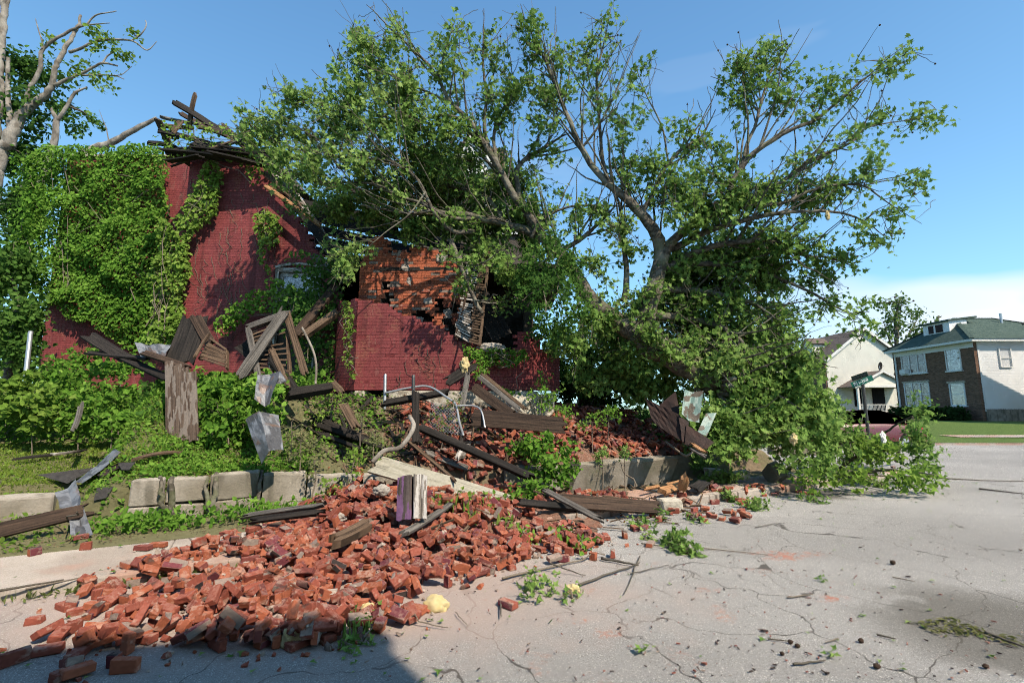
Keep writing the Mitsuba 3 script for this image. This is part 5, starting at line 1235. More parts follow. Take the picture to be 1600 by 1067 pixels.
ivy('corner_vine', [(538, 468), (552, 470), (560, 520), (560, 595), (552, 590), (550, 520), (540, 500)], 10.22, 260, (-.6, -1, 0), 'narrow vine creeping down the left corner of the bay', .1, .085, PAL_LIME, stems=6, hue0=.6)
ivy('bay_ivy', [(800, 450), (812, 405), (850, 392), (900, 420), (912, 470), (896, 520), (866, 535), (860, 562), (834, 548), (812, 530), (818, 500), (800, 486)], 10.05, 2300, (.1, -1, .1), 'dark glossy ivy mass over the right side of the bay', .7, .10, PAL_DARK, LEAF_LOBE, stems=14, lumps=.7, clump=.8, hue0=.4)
ivy('bay_ivy', [(722, 540), (760, 545), (820, 545), (826, 560), (800, 572), (790, 575), (770, 570), (758, 590), (775, 600), (815, 615), (800, 620), (765, 600), (745, 592), (735, 570)], 10.15, 620, (0, -1, 0), 'ivy strands creeping over the low red wall of the bay', .12, .09, PAL_IVY, LEAF_LOBE, stems=10, clump=.5)
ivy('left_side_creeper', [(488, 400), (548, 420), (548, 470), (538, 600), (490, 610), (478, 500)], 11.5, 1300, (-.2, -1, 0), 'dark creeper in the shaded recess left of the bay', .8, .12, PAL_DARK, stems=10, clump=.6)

# ---------------------------------------------------------------- broken tree and thicket at the far left
RL = np.random.default_rng(41)


def limbs_of(t, specs, mat, ang=.03):
    out = []
    for s in specs:
        P, r = limb_px(s, .50); P = wobble(P, min(.05, r.mean() * .3), RL); out.append((P, r))
        put('limb', MB().tube(P, r, 10, rough=ang, rng=RL), mat, t, smooth=True)
    return out


def leafy(t, clumps, segs, per_m3, per, size, pal, spread=.4, leaf=LEAF_OVAL, dy=.6, batches=10, mat='m_twig', hue0=.3, rng=RL, low=None):
    at_ = clump_points(clumps, rng, per_m3, dy)
    if low is not None: at_ = at_[at_[:, 2] > low]
    ln, r0 = grow(at_, segs, rng, batches)
    put('twig', twig_mesh(ln, r0 * 1.2), mat, t, kind='stuff')
    h = np.clip(hue0 - .2 + .5 * meshkit.noise(ln[:, -1] * .9, 6), 0, 1)
    put_leaves('foliage', [leaf_cluster(ln[:, -1], unit(ln[:, -1] - ln[:, -3]), per, size, spread, rng, pal, leaf, .3, h)], 'm_leaf', t, kind='stuff')


t = thing('broken_tree', 'storm broken tree with bare snapped limbs against the sky at left', 'tree')
YT = 17.0
sg_ = limbs_of(t, [
    [(-30, 420, YT, .55), (-5, 260, YT, .48), (18, 215, YT, .42), (45, 172, YT, .30), (66, 150, YT, .24), (82, 130, YT, .2), (92, 100, YT, .17), (108, 70, YT, .15), (118, 45, YT, .12), (125, 24, YT, .09)],
    [(30, 200, YT, .24), (38, 170, YT, .2), (42, 150, YT, .16), (60, 110, YT, .15), (66, 80, YT, .13), (90, 60, YT, .11), (118, 45, YT, .09), (138, 36, YT, .07), (150, 24, YT, .055), (182, 19, YT, .03)],
    [(66, 80, YT, .07), (66, 65, YT, .06), (60, 45, YT, .04), (56, 30, YT, .02)],
    [(128, 40, YT, .06), (150, 38, YT, .045), (171, 36, YT, .025)],
    [(108, 82, YT, .12), (125, 76, YT, .10), (150, 66, YT, .09), (190, 63, YT, .075), (212, 66, YT, .06), (231, 79, YT, .045), (245, 66, YT, .02)],
    [(205, 64, YT, .06), (220, 55, YT, .05), (229, 42, YT, .04), (228, 33, YT, .03)],
    [(86, 134, YT, .14), (105, 124, YT, .12), (130, 114, YT, .1), (158, 100, YT, .085), (184, 103, YT, .06)],
    [(160, 100, YT, .07), (168, 88, YT, .055), (184, 78, YT, .03)],
    [(130, 118, YT, .07), (155, 117, YT, .06), (180, 118, YT, .045), (194, 124, YT, .03)], [(176, 118, YT, .035), (190, 117, YT, .03), (206, 104, YT, .02)],
    [(60, 330, YT - 1, .3), (66, 285, YT - 1, .26), (80, 235, YT - 1, .22), (88, 195, YT - 1, .19), (84, 178, YT - 1, .13), (80, 170, YT - 1, .05)],
    [(88, 190, YT - 1, .14), (102, 170, YT - 1, .12), (118, 145, YT - 1, .10), (136, 136, YT - 1, .04)],
    [(20, 230, YT, .2), (12, 160, YT, .17), (10, 90, YT, .12)], [(-10, 250, YT, .3), (2, 140, YT, .26), (5, 50, YT, .24), (14, -20, YT, .2)], [(8, 20, YT, .12), (18, -15, YT, .1)],
    [(0, 330, YT, .3), (25, 300, YT, .25), (45, 280, YT, .2), (60, 250, YT, .12)]], 'm_bark_pale')
leafy(t, [(30, 115, 28, 40, YT + 1.2, .9), (60, 110, 30, 36, YT + 1.4, .9), (90, 128, 26, 32, YT + 1.4, .8), (25, 170, 30, 40, YT + .5, 1.0), (70, 175, 42, 40, YT + .5, 1.0), (115, 160, 18, 30, YT, .7), (110, 205, 20, 28, YT + .5, .8), (20, 240, 40, 45, YT + 1, 1.1), (65, 245, 35, 40, YT + 1, 1.0), (5, 100, 16, 40, YT + .5, .9)],
      sg_, 13.0, 24, .18, PAL_DARK, .5, hue0=.35)
leafy(t, [(155, 52, 10, 6, YT, 1.2), (175, 60, 9, 5, YT, 1.2), (139, 52, 6, 6, YT, 1), (208, 47, 7, 6, YT, 1.2), (201, 80, 14, 9, YT, .9), (150, 80, 9, 7, YT, .9), (185, 86, 7, 5, YT, 1), (118, 104, 12, 8, YT, .8), (125, 92, 10, 5, YT, .8), (170, 130, 6, 8, YT, .5), (78, 55, 8, 8, YT, .8), (152, 192, 5, 5, YT, .8), (145, 126, 8, 4, YT, .8)],
      sg_, 16.0, 16, .16, PAL_LIME, .35, hue0=.5)
t = thing('snapped_limb', 'bare pale limb slanting up over the ivy wing against the sky', 'branch')
P, r = limb_px([(118, 250, 15.0, .16), (135, 240, 15.0, .15), (150, 230, 15, .13), (170, 224, 15, .11), (196, 212, 15, .09), (222, 198, 15, .08), (246, 185, 15, .05)])
put('limb', MB().tube(wobble(P, .02, RL), r, 10, rough=.04, rng=RL), 'm_bark_pale', t, smooth=True)
put('twig', MB().tube([at(170, 222, 15), at(166, 200, 15), at(160, 186, 15), at(155, 172, 15)], [.02, .015, .01, .005], 5), 'm_twig_pale', t)
put_leaves('foliage', [leaf_cluster(np.array([at(152, 192, 15), at(148, 188, 15), at(157, 195, 15)]), rdir(RL, 3), 14, .15, .2, RL, PAL_DARK)], 'm_leaf', t, kind='stuff')

THICK = [('left_thicket_tree', 'dark leafy tree behind the left end of the ivy wing', 15.6, [(30, 330, 45, 60, 15.6, 1.0), (15, 420, 40, 60, 15.3, 1.0), (45, 300, 30, 40, 16, .8), (30, 520, 50, 60, 15.5, 1.2), (45, 570, 40, 30, 15.0, 1.2)], (20, 600), PAL_DARK, .25),
         ('left_thicket_tree', 'brighter leafy sapling at the left picture edge beside the wing', 13.4, [(15, 430, 42, 50, 13.4, 1.0), (35, 490, 40, 45, 13.0, 1.0), (0, 520, 30, 50, 12.6, 1.0), (20, 560, 40, 30, 12.8, 1.0)], (15, 600), PAL_DARK, .55)]
for nm, lb, Y, cl, (bu, bv), pal, h0 in THICK:
    t = thing(nm.replace('left_', ''), lb, 'tree')
    b = at(bu, bv, Y); tp = at(cl[0][0], cl[0][1] - 20, Y)
    P, r = smooth_line([b + A3(0, 0, -.6), b * .5 + tp * .5 + A3(.2, 0, 0), tp], [.16, .11, .03])
    put('trunk', MB().tube(wobble(P, .03, RL), r, 9), 'm_bark', t, smooth=True)
    leafy(t, cl, [(P, r)], 22.0, 30, .15, pal, .5, hue0=h0)

# far trees behind the houses on the right and behind the ruin
BGT = [(1408, 560, 62.0, [(1400, 490, 40, 28, 62, 1.0), (1440, 505, 30, 30, 62, .8), (1380, 520, 35, 30, 62, .9), (1430, 535, 30, 20, 62, .9), (1410, 470, 20, 12, 62, .5)], 'pale thin crowned tree between the cream and brick houses'),
       (950, 600, 14.0, [(905, 560, 40, 40, 13.5, 1.2), (960, 570, 50, 45, 13.5, 1.2), (1000, 590, 40, 40, 13.0, 1.2), (880, 595, 34, 36, 13.0, 1.2), (920, 610, 40, 26, 12.8, 1.2)], 'dark shrubby tree behind the mound right of the bay'),
       (1462, 560, 66.0, [(1462, 506, 14, 12, 66, 1.3)], 'small tree top left of the green roof dormer'),
       (1200, 560, 48.0, [(1200, 500, 60, 40, 48, .7), (1150, 540, 60, 40, 48, .8), (1240, 540, 40, 30, 48, .7)], 'hazy tree seen through the gaps of the fallen crown'),
       (910, 560, 30.0, [(905, 520, 50, 45, 30, .8), (960, 520, 50, 60, 30, .8), (1010, 540, 40, 50, 30, .8)], 'tree behind the ruin beyond the ivy covered bay'),
       (560, 420, 34.0, [(420, 300, 60, 60, 34, .6), (540, 330, 80, 60, 34, .6), (640, 360, 60, 60, 34, .6)], 'dark tree behind the collapsed roof')]
for u, v, Y, cl, lb in BGT:
    t = thing('background_tree', lb, 'tree')
    b = gp(u, 700, 0) * 0 + at(u, 640, Y); b[2] = 0.0; mid = at(cl[0][0], cl[0][1] + cl[0][3] * .5, Y); tp = at(cl[0][0] + 8, cl[0][1] - cl[0][3], Y)
    P, r = smooth_line([b, mid, tp], [.35, .22, .05]); P = wobble(P, .1, RL)
    put('trunk', MB().tube(P, r, 8), 'm_bark', t, smooth=True)
    segs = [(P, r)]
    for c in cl[1:]:
        Q, q = smooth_line([P[len(P) // 2], (P[len(P) // 2] + at(c[0], c[1], Y)) / 2 + A3(0, 0, .4), at(c[0], c[1] - c[3] * .6, Y)], [.16, .1, .03], .3); segs.append((Q, q))
        put('limb', MB().tube(Q, q, 6), 'm_bark', t, smooth=True)
    f = (Y / 20) ** 2
    leafy(t, cl, segs, 5.0 / f / (Y / 40) * (2.2 if Y < 20 else 1), 24, .17 * (Y / 24), [(.055, .10, .03), (.10, .165, .05), (.17, .24, .085)] if Y > 40 else PAL_DARK, .02 * Y, hue0=.5)
# clipped shrubs along the brick house front
for k in range(7):
    yy = 40.0 + k * 1.1; t = thing('foundation_shrub', 'dark clipped shrub against the brown brick house front', 'shrub', 'shrubs along the brown brick house front')
    c = A3(37.3, yy, .9); n = 420; q = unit(RL.normal(size=(n, 3))) * RL.uniform(.5, 1, (n, 1)); Pp = c + q * A3(.6, .62, .75); Pp[:, 2] = np.maximum(Pp[:, 2], .5)
    put_leaves('foliage', [leaf_mesh(Pp, unit(q + .5 * RL.normal(size=(n, 3))), rdir(RL, n, .8), RL.uniform(.2, .34, n), LEAF_OVAL, RL, [(.012, .03, .01), (.025, .05, .015), (.05, .085, .025)])], 'm_leaf_thick', t, kind='stuff')
    put('stem', MB().tube([A3(37.3, yy, .4), A3(37.3, yy, 1.2)], [.05, .03], 5), 'm_twig', t)

# ---------------------------------------------------------------- retaining wall
RD = np.random.default_rng(51)


def snap(p):
    a, b = ab(p[0], p[1]); return pab(a, float(bwall(a)), p[2] - .06)


def conc(name, corners_bottom, height, thick, label, lean=(0, 0, 0), mat='m_concrete', n=5, split=False, group=None):
    """A chipped concrete wall piece from two ground points; its top moved by lean."""
    p0, p1 = (np.asarray(p, float) for p in corners_bottom)
    if name == 'retaining_wall': p0, p1 = snap(p0), snap(p1)
    e = unit(p1 - p0); nn = unit(A3(-e[1], e[0], 0)); L = np.linalg.norm(p1 - p0); V = []
    for i in range(n + 1):
        b = p0 + e * (L * i / n); h = height + RD.normal() * .008
        for q, d in ((0, 0), (h - .03, 0), (h, .03), (h, thick - .02), (0, thick)):
            V.append(b + nn * d + EZ * q + np.asarray(lean) * (q / height) + RD.normal(size=3) * .006)
    F = []
    for i in range(n):
        for k in range(5): F.append([i * 5 + k, (i + 1) * 5 + k, (i + 1) * 5 + (k + 1) % 5, i * 5 + (k + 1) % 5])
    F += [[0, 1, 2, 3], [0, 3, 4, 4]]; b = n * 5; F += [[b + 3, b + 2, b + 1, b], [b + 4, b + 3, b, b]]
    t = thing(name, label, 'wall' if 'wall' in name else 'concrete block', group)
    if not split: scene[t] = MB().add(V, F).ply(mat); return t
    R = np.stack([e, nn, EZ], 1); mid = (p0 + p1) / 2 + nn * thick / 2
    put('lower_course', MB().box(mid + EZ * height * .22, (L, thick, height * .44), rand_rot(RD, .015) @ R, ch=.012, jit=.010, rng=RD), mat, t)
    put('upper_course', MB().box(mid + EZ * height * .74 + nn * .02 + e * RD.normal() * .01, (L - .01, thick - .03, height * .53), rand_rot(RD, .03) @ R, ch=.015, jit=.014, rng=RD), mat, t)
    return t


wallp = lambda u, v, z=.08: gp(u, v, z)
conc('retaining_wall', (wallp(196, 822), wallp(251, 815)), .60, .3, 'leftmost cracked concrete piece of the low retaining wall', split=True)
conc('retaining_wall', (wallp(255, 812), wallp(318, 808)), .60, .3, 'narrow concrete piece of the retaining wall between vine stems', split=True)
conc('retaining_wall', (wallp(322, 810), wallp(399, 804)), .62, .3, 'square concrete piece of the retaining wall with a level crack', split=True)
conc('retaining_wall', (wallp(406, 795), wallp(470, 790)), .60, .3, 'clean pale concrete block of the retaining wall behind the brick spill', (0, .02, 0))
conc('retaining_wall', (wallp(478, 800, .1), wallp(560, 790, .1)), .52, .3, 'shaded concrete piece of the retaining wall left of the pale plank', (.02, .04, 0))
conc('retaining_wall', (wallp(568, 790, .1), wallp(640, 786, .1)), .50, .3, 'concrete piece of the retaining wall under the pale plank end', (0, .03, 0))
conc('retaining_wall', (gp(800, 775, .12), gp(885, 772, .12)), .50, .3, 'vine draped concrete piece of the retaining wall', (0, .0, 0))
conc('retaining_wall', (gp(889, 776, .05), gp(1034, 756, .05)), .62, .34, 'long leaning concrete slab of the retaining wall with bricks on top', (.22, -.10, 0), n=12)
conc('stone_step', (pab(-3.2, 3.22, .06), pab(-1.12, 3.28, .06)), .32, .3, 'pale stone step at the left picture edge below the lawn')
conc('stone_step', (pab(-4.2, 3.72, .3), pab(-1.9, 3.74, .3)), .23, .3, 'upper pale stone step at the left edge of the lawn')
for i_, (u0, u1, r_) in enumerate(((253, 250, .035), (262, 266, .045), (320, 318, .03), (329, 334, .045), (402, 404, .03))):
    p0, p1 = snap(gp(u0, 826, .1)) - ND * .07, snap(gp(u1, 806, .1)) - ND * .03; P = np.linspace(p0, p1 + EZ * .60, 9) + RD.normal(size=(9, 3)) * .014; P[-1] += ND * .14
    put('climbing_vine', MB().tube(P, np.linspace(r_, r_ * .7, 9), 7, rough=.08, rng=RD), 'm_bark', smooth=True, label='%s gnarled vine trunk climbing the joint of the retaining wall' % ('thin leftmost', 'thick second', 'thin middle', 'thick fourth', 'thin rightmost')[i_], cat='vine trunk')
for (u, v, z, s, lb, rz, tilt) in ((1210, 752, .1, (.34, .30, .32), 'mossy squarish stone standing on the kerb', .6, .45), (1156, 750, .14, (.42, .2, .16), 'whitish stone block lying on the pavement', .3, .08), (1118, 748, .14, (.4, .22, .18), 'grey stone block beside the whitish one', .2, .1),
                                   (1046, 797, .0, (.32, .22, .18), 'white chipped concrete lump at the end of the brown beam', .1, .12), (1250, 712, .35, (1.5, .35, .22), 'broken concrete slab under the right hand branches', -.1, .05), (1330, 741, .08, (1.7, .3, .14), 'displaced kerb stone at the street corner', .5, .03), (1230, 752, .02, (1.2, .25, .14), 'sunken kerb stone below the fallen crown', .5, .03)):
    k = thing('stone_block', lb, 'stone'); p = gp(u, v, z)
    scene[k] = MB().box(p + EZ * s[2] / 2, s, rotz(rz) @ rand_rot(RD, tilt), ch=.02, jit=.03, rng=RD).ply('m_concrete' if 'whit' not in lb else 'm_limestone')

# ---------------------------------------------------------------- loose bricks: dropped one by one on a height map
GX0, GY0, GS = -8.0, 1.5, .02
nx, ny = int(18 / GS), int(13 / GS)
gx = GX0 + (np.arange(nx) + .5) * GS; gy = GY0 + (np.arange(ny) + .5) * GS
XX, YY = np.meshgrid(gx, gy, indexing='ij'); aG, bG = ab(XX, YY)
HM = np.where(bG > 1.12, terr(XX, YY), np.where(bG > 0, .10, 0.0))
HEAP0 = HM.copy()
# rubble body below the visible bricks: a ramp from the bay over the wall to the road
BODY = np.zeros_like(HM)
d_ = sstep(1.6, 2.6, aG) * sstep(6.0, 4.6, aG)
BODY = np.maximum(BODY, d_ * (.03 + .16 * sstep(-.6, 1.3, bG)) * (bG < bwall(aG) - .02) * sstep(-1.2, -.2, bG))
BODY = np.maximum(BODY, sstep(3.0, 4.2, aG) * sstep(7.6, 6.4, aG) * .07 * sstep(bwall(aG), bwall(aG) + .5, bG) * sstep(4.6, 3.4, bG))
BODY = np.maximum(BODY, sstep(6.6, 7.4, aG) * sstep(10.6, 9.4, aG) * .22 * sstep(bwall(aG) + .3, bwall(aG) + .9, bG) * sstep(5.5, 3.5, bG))
bn = meshkit.fbm(np.stack([XX * 2, YY * 2, XX * 0], -1), 3, 2)
BODY *= .6 + .8 * bn
HM = HM + BODY
sel = BODY > .02
# the rubble body itself: crumbled brick and dust
st_ = 5; ii = np.arange(0, nx, st_); jj = np.arange(0, ny, st_)
Xc, Yc, Zc, Bc = XX[np.ix_(ii, jj)], YY[np.ix_(ii, jj)], HM[np.ix_(ii, jj)], BODY[np.ix_(ii, jj)]
idx = -np.ones(Xc.shape, int); keepm = Bc > .012; idx[keepm] = np.arange(keepm.sum()); F = []
for i in range(Xc.shape[0] - 1):
    for j in range(Xc.shape[1] - 1):
        q = [idx[i, j], idx[i + 1, j], idx[i + 1, j + 1], idx[i, j + 1]]
        if min(q) >= 0: F.append(q)
V = np.stack([Xc[keepm], Yc[keepm], Zc[keepm] - .015], -1)
scene['m_dust'] = bump(pr(lambda p, n, uv: mix(mi.Color3f(.16, .065, .04), mi.Color3f(.2, .14, .11), fbm(p.x * 16, p.y * 16, p.z * 16, 4)) * (.55 + .7 * noise(p.x * 60, p.y * 60, p.z * 60)), .95, .1), lambda p, n, uv: fbm(p.x * 30, p.y * 30, p.z * 30, 4), .04, 3e-3)
put('brick_dust', MB().add(V, F), 'm_dust', smooth=True, label='crumbled brick and mortar dust under the loose bricks', cat='rubble', kind='stuff')

VAR = []
for k in range(40):
    L = [.158, .158, .155, .148, .12, .095, .075, .06][RD.integers(8)]
    base = [0, 0, 0, 1, 1, 1, 2][RD.integers(7)]
    cls = [base] * 6
    for _ in range(RD.integers(0, 4)): cls[RD.integers(6)] = [3, 3, 4, 4, 5, 2][RD.integers(6)]
    jt = .0035 if L > .14 else .0065
    VAR.append(((L, .077, .048), MB().box(A3(0, 0, 0), (L, .077, .048), None, ch=.0045, jit=jt, rng=RD, cls=cls)))
VARD = [m.ply('m_brick') for s, m in VAR]


def pxpoly(poly, z=.08): return np.array([gp(u, v, z)[:2] for u, v in poly])


def drop(poly, n, label, spread=None, tilt=.16, zmode=None, edge=None, big=False):
    out = []; lo, hi = poly.min(0), poly.max(0); tries = 0
    while len(out) < n and tries < n * 40:
        tries += 1
        q = RD.uniform(lo, hi)
        if not poly_in(poly, q[None])[0]: continue
        if spread is not None and RD.uniform() > spread(q): continue
        vi = RD.integers(len(VAR)); (L, Wd, Ht), mb = VAR[vi]
        pose = RD.uniform()
        dims = (L, Wd, Ht); yaw = RD.uniform(0, np.pi)
        Rz = rotz(yaw)
        if pose < .62 or (pose > .88 and L > .12): R = Rz
        elif pose < .88: R = Rz @ np.array([[1, 0, 0], [0, 0, -1], [0, 1, 0.0]]); dims = (L, Ht, Wd)
        else: R = Rz @ np.array([[0, 0, 1], [0, 1, 0], [-1, 0, 0.0]]); dims = (Ht, Wd, L)
        gu, gv = np.meshgrid(np.linspace(-.45, .45, 5), np.linspace(-.45, .45, 3), indexing='ij')
        loc = np.stack([gu.ravel() * dims[0], gv.ravel() * dims[1], gu.ravel() * 0], -1) @ Rz.T; pp = loc[:, :2] + q
        i = ((pp[:, 0] - GX0) / GS).astype(int); j = ((pp[:, 1] - GY0) / GS).astype(int)
        if i.min() < 0 or j.min() < 0 or i.max() >= nx or j.max() >= ny: continue
        h = HM[i, j]; A = np.column_stack([loc[:, 0], loc[:, 1], np.ones(15)]); sx, sy, c0 = np.linalg.lstsq(A, h, rcond=None)[0]
        sx, sy = np.clip([sx, sy], -.8, .8)
        zt = unit(A3(-sx, -sy, 1.0)); zx = unit(np.cross(A3(0, 1, 0), zt)); Tl = np.stack([zx, np.cross(zt, zx), zt], 1)
        flat = np.ptp(h) < .012
        R = (rand_rot(RD, .02 if flat else tilt) @ Tl) @ R
        zc = (.68 * h.max() + .32 * h.mean() if not flat else h.max()) + dims[2] / 2 - (0 if flat else .008)
        HM[i, j] = np.maximum(HM[i, j], zc + dims[2] / 2 - .012 - .0 * h)
        ii_ = ((np.clip(pp[:, 0] + RD.uniform(-.02, .02, 15), gx[0], gx[-1]) - GX0) / GS).astype(int); HM[ii_, j] = np.maximum(HM[ii_, j], zc + dims[2] / 4)
        out.append((A3(q[0], q[1], zc), R, vi, label))
    return out


SPILL = pxpoly([(60, 1000), (130, 965), (75, 945), (130, 915), (230, 890), (300, 868), (400, 838), (480, 808), (560, 790), (700, 800), (800, 815), (880, 826), (960, 838), (900, 866), (850, 885), (770, 888), (720, 912), (650, 965), (560, 990), (480, 1005), (400, 1018), (320, 1010), (250, 990), (160, 1010)], .03)
CORE = pxpoly([(300, 905), (420, 848), (520, 800), (700, 812), (830, 835), (820, 865), (700, 885), (600, 925), (420, 935), (300, 960)], .1)
WALLBAND = np.array([pab(a, b)[:2] for a, b in ((2.2, .3), (6.4, .0), (6.8, 1.1), (4.6, 1.6), (2.4, 1.9))])
RAMP = np.array([pab(a, b)[:2] for a, b in ((3.6, 2.1), (6.4, 1.5), (7.2, 2.6), (6.3, 4.0), (3.9, 4.6), (3.7, 3.2))])
MOUND = np.array([pab(a, b)[:2] for a, b in ((7.0, 1.68), (9.7, 1.78), (10.3, 2.6), (9.4, 4.4), (7.6, 5.0), (6.9, 3.6))])
OUT = pxpoly([(960, 850), (1000, 800), (1100, 770), (1230, 765), (1180, 800), (1150, 830), (1100, 820), (1040, 830)], .02)
LEFT = pxpoly([(10, 1060), (30, 1015), (120, 1005), (230, 990), (290, 1020), (210, 1050), (90, 1064)], .0)
SHD = pxpoly([(280, 1010), (330, 990), (450, 995), (540, 975), (560, 990), (500, 1010), (420, 1020), (320, 1025)], .0)
BR = []
BR += drop(SHD, 26, 'F')
BR += drop(LEFT, 18, 'L')
BR += drop(SPILL, 1050, 'S', lambda q: .8)
BR += drop(CORE, 260, 'S')
BR += drop(WALLBAND, 260, 'W')
BR += drop(RAMP, 820, 'R')
BR += drop(MOUND, 800, 'M')
BR += drop(OUT, 46, 'O')
for u, v in ((790, 938), (46, 877), (131, 866), (217, 868), (120, 850), (250, 862), (75, 990), (1146, 812), (1080, 806), (1265, 768), (1395, 735), (1245, 765), (960, 862), (925, 868), (1015, 846), (1060, 840), (30, 1022), (700, 895), (735, 900), (1100, 795), (1135, 800), (1165, 805), (1210, 770), (60, 960)):
    p = gp(u, v, .05)[:2]; BR += drop(np.array([p + (-.03, -.03), p + (.03, -.03), p + (.03, .03), p + (-.03, .03)]), 1, 'X')
LB = {'F': 'in shadow at the front edge of the rubble', 'L': 'in shadow at the bottom left corner of the rubble', 'W': 'heaped at the foot of the retaining wall', 'R': 'on the slope below the bay',
      'M': 'on the mound above the leaning slab', 'O': 'scattered on the road right of the rubble', 'X': 'lying apart from the rubble'}
TONE = ['orange red', 'red', 'dark red', 'mortar grey faced', 'maroon painted', 'soot blackened', 'pale mortared']


def brick_label(p, vi, lk):
    (L, _, _), mb = VAR[vi]; u = mb.arrays()[2][:, 0].astype(int); odd = [c for c in np.unique(u) if c > 2]
    tone = TONE[int(u[0])] + (' ' + {3: 'mortared', 4: 'part-maroon', 5: 'part-sooty', 6: 'pale-faced'}[odd[-1]] if odd else '') if u[0] < 3 else TONE[int(u[0])]
    px = project(p)
    where = LB.get(lk) or ('on the ' + ('left' if px[0] < 330 else 'middle' if px[0] < 620 else 'right') + ' of the spill, ' + ('near its top' if px[1] < 850 else 'halfway down' if px[1] < 910 else 'near its front edge'))
    if lk == 'X': where += ', ' + ('on the pavement at left' if px[0] < 330 else 'by the foam clump' if px[0] < 860 else 'on the road at right')
    return f"{'whole' if L > .14 else 'broken'} {tone} brick {where}"


size_ = np.array([VAR[b[2]][0][0] / np.linalg.norm(b[0] - CAM) for b in BR]); order = np.argsort(-size_)
rest = MB()
first = set(order[:270].tolist()) | {i for i, b in enumerate(BR) if b[3] == 'X'}
for i, (p, R, vi, lk) in enumerate(BR):
    if i in first:
        put('loose_brick', VARD[vi], None, to_world=M4(R, p), label=brick_label(p, vi, lk), cat='brick', group='bricks: ' + brick_label(p, vi, lk))
    else:
        v, f, u = VAR[vi][1].arrays(); rest.add(v @ R.T + p, f, u)
# brick chips
chips = MB()
allp = np.array([b[0] for b in BR if b[3] in 'SWFL'])
for k in range(2300):
    p = allp[RD.integers(len(allp))] + RD.normal(size=3) * A3(.22, .18, 0); s = RD.uniform(.008, .026) * (1.9 if k % 5 == 0 else 1)
    i = int(np.clip((p[0] - GX0) / GS, 0, nx - 1)); j = int(np.clip((p[1] - GY0) / GS, 0, ny - 1)); p[2] = HM[i, j] + s * .3
    chips.box(p, (s * RD.uniform(.7, 1.6), s, s * .7), rand_rot(RD, 1.0), jit=s * .25, rng=RD, cls=int([0, 0, 1, 1, 3, 6][RD.integers(6)]))
put('brick_rubble', rest, 'm_brick', label='mass of smaller and farther loose bricks in the heap', cat='brick rubble', kind='stuff')
put('brick_chips', chips, 'm_brick', label='small brick chips strewn over the rubble and pavement', cat='brick chips', kind='stuff')


def hz(x, y):
    i = int(np.clip((x - GX0) / GS, 0, nx - 1)); j = int(np.clip((y - GY0) / GS, 0, ny - 1))
    return HM[i, j]


def hmhit(u, v, up=.12):
    """Distance at which the view through (u, v) meets the rubble or ground."""
    d = ray(u, v)
    for s in np.arange(2.4, 13, .03):
        q = CAM + d * s
        if q[2] < hz(q[0], q[1]) + up: return q[1]
    return 12.0


# ---------------------------------------------------------------- timber, metal and other wreckage
def board(name, label, cat, a, b, w, t, mat, hint=(0, -1, .5), jag=.05, bend=0, taper=1.0, twist=0):
    k = numbered(name); labels[k] = {'label': label, 'category': cat}
    a, b = ((u_, v_, Y_ if Y_ else hmhit(u_, v_)) for u_, v_, Y_ in (a, b))
    scene[k] = MB().plank(at(*a), at(*b), w, t, hint, RD, jag, bend, twist, taper).ply('m_wood_' + mat)
    return k


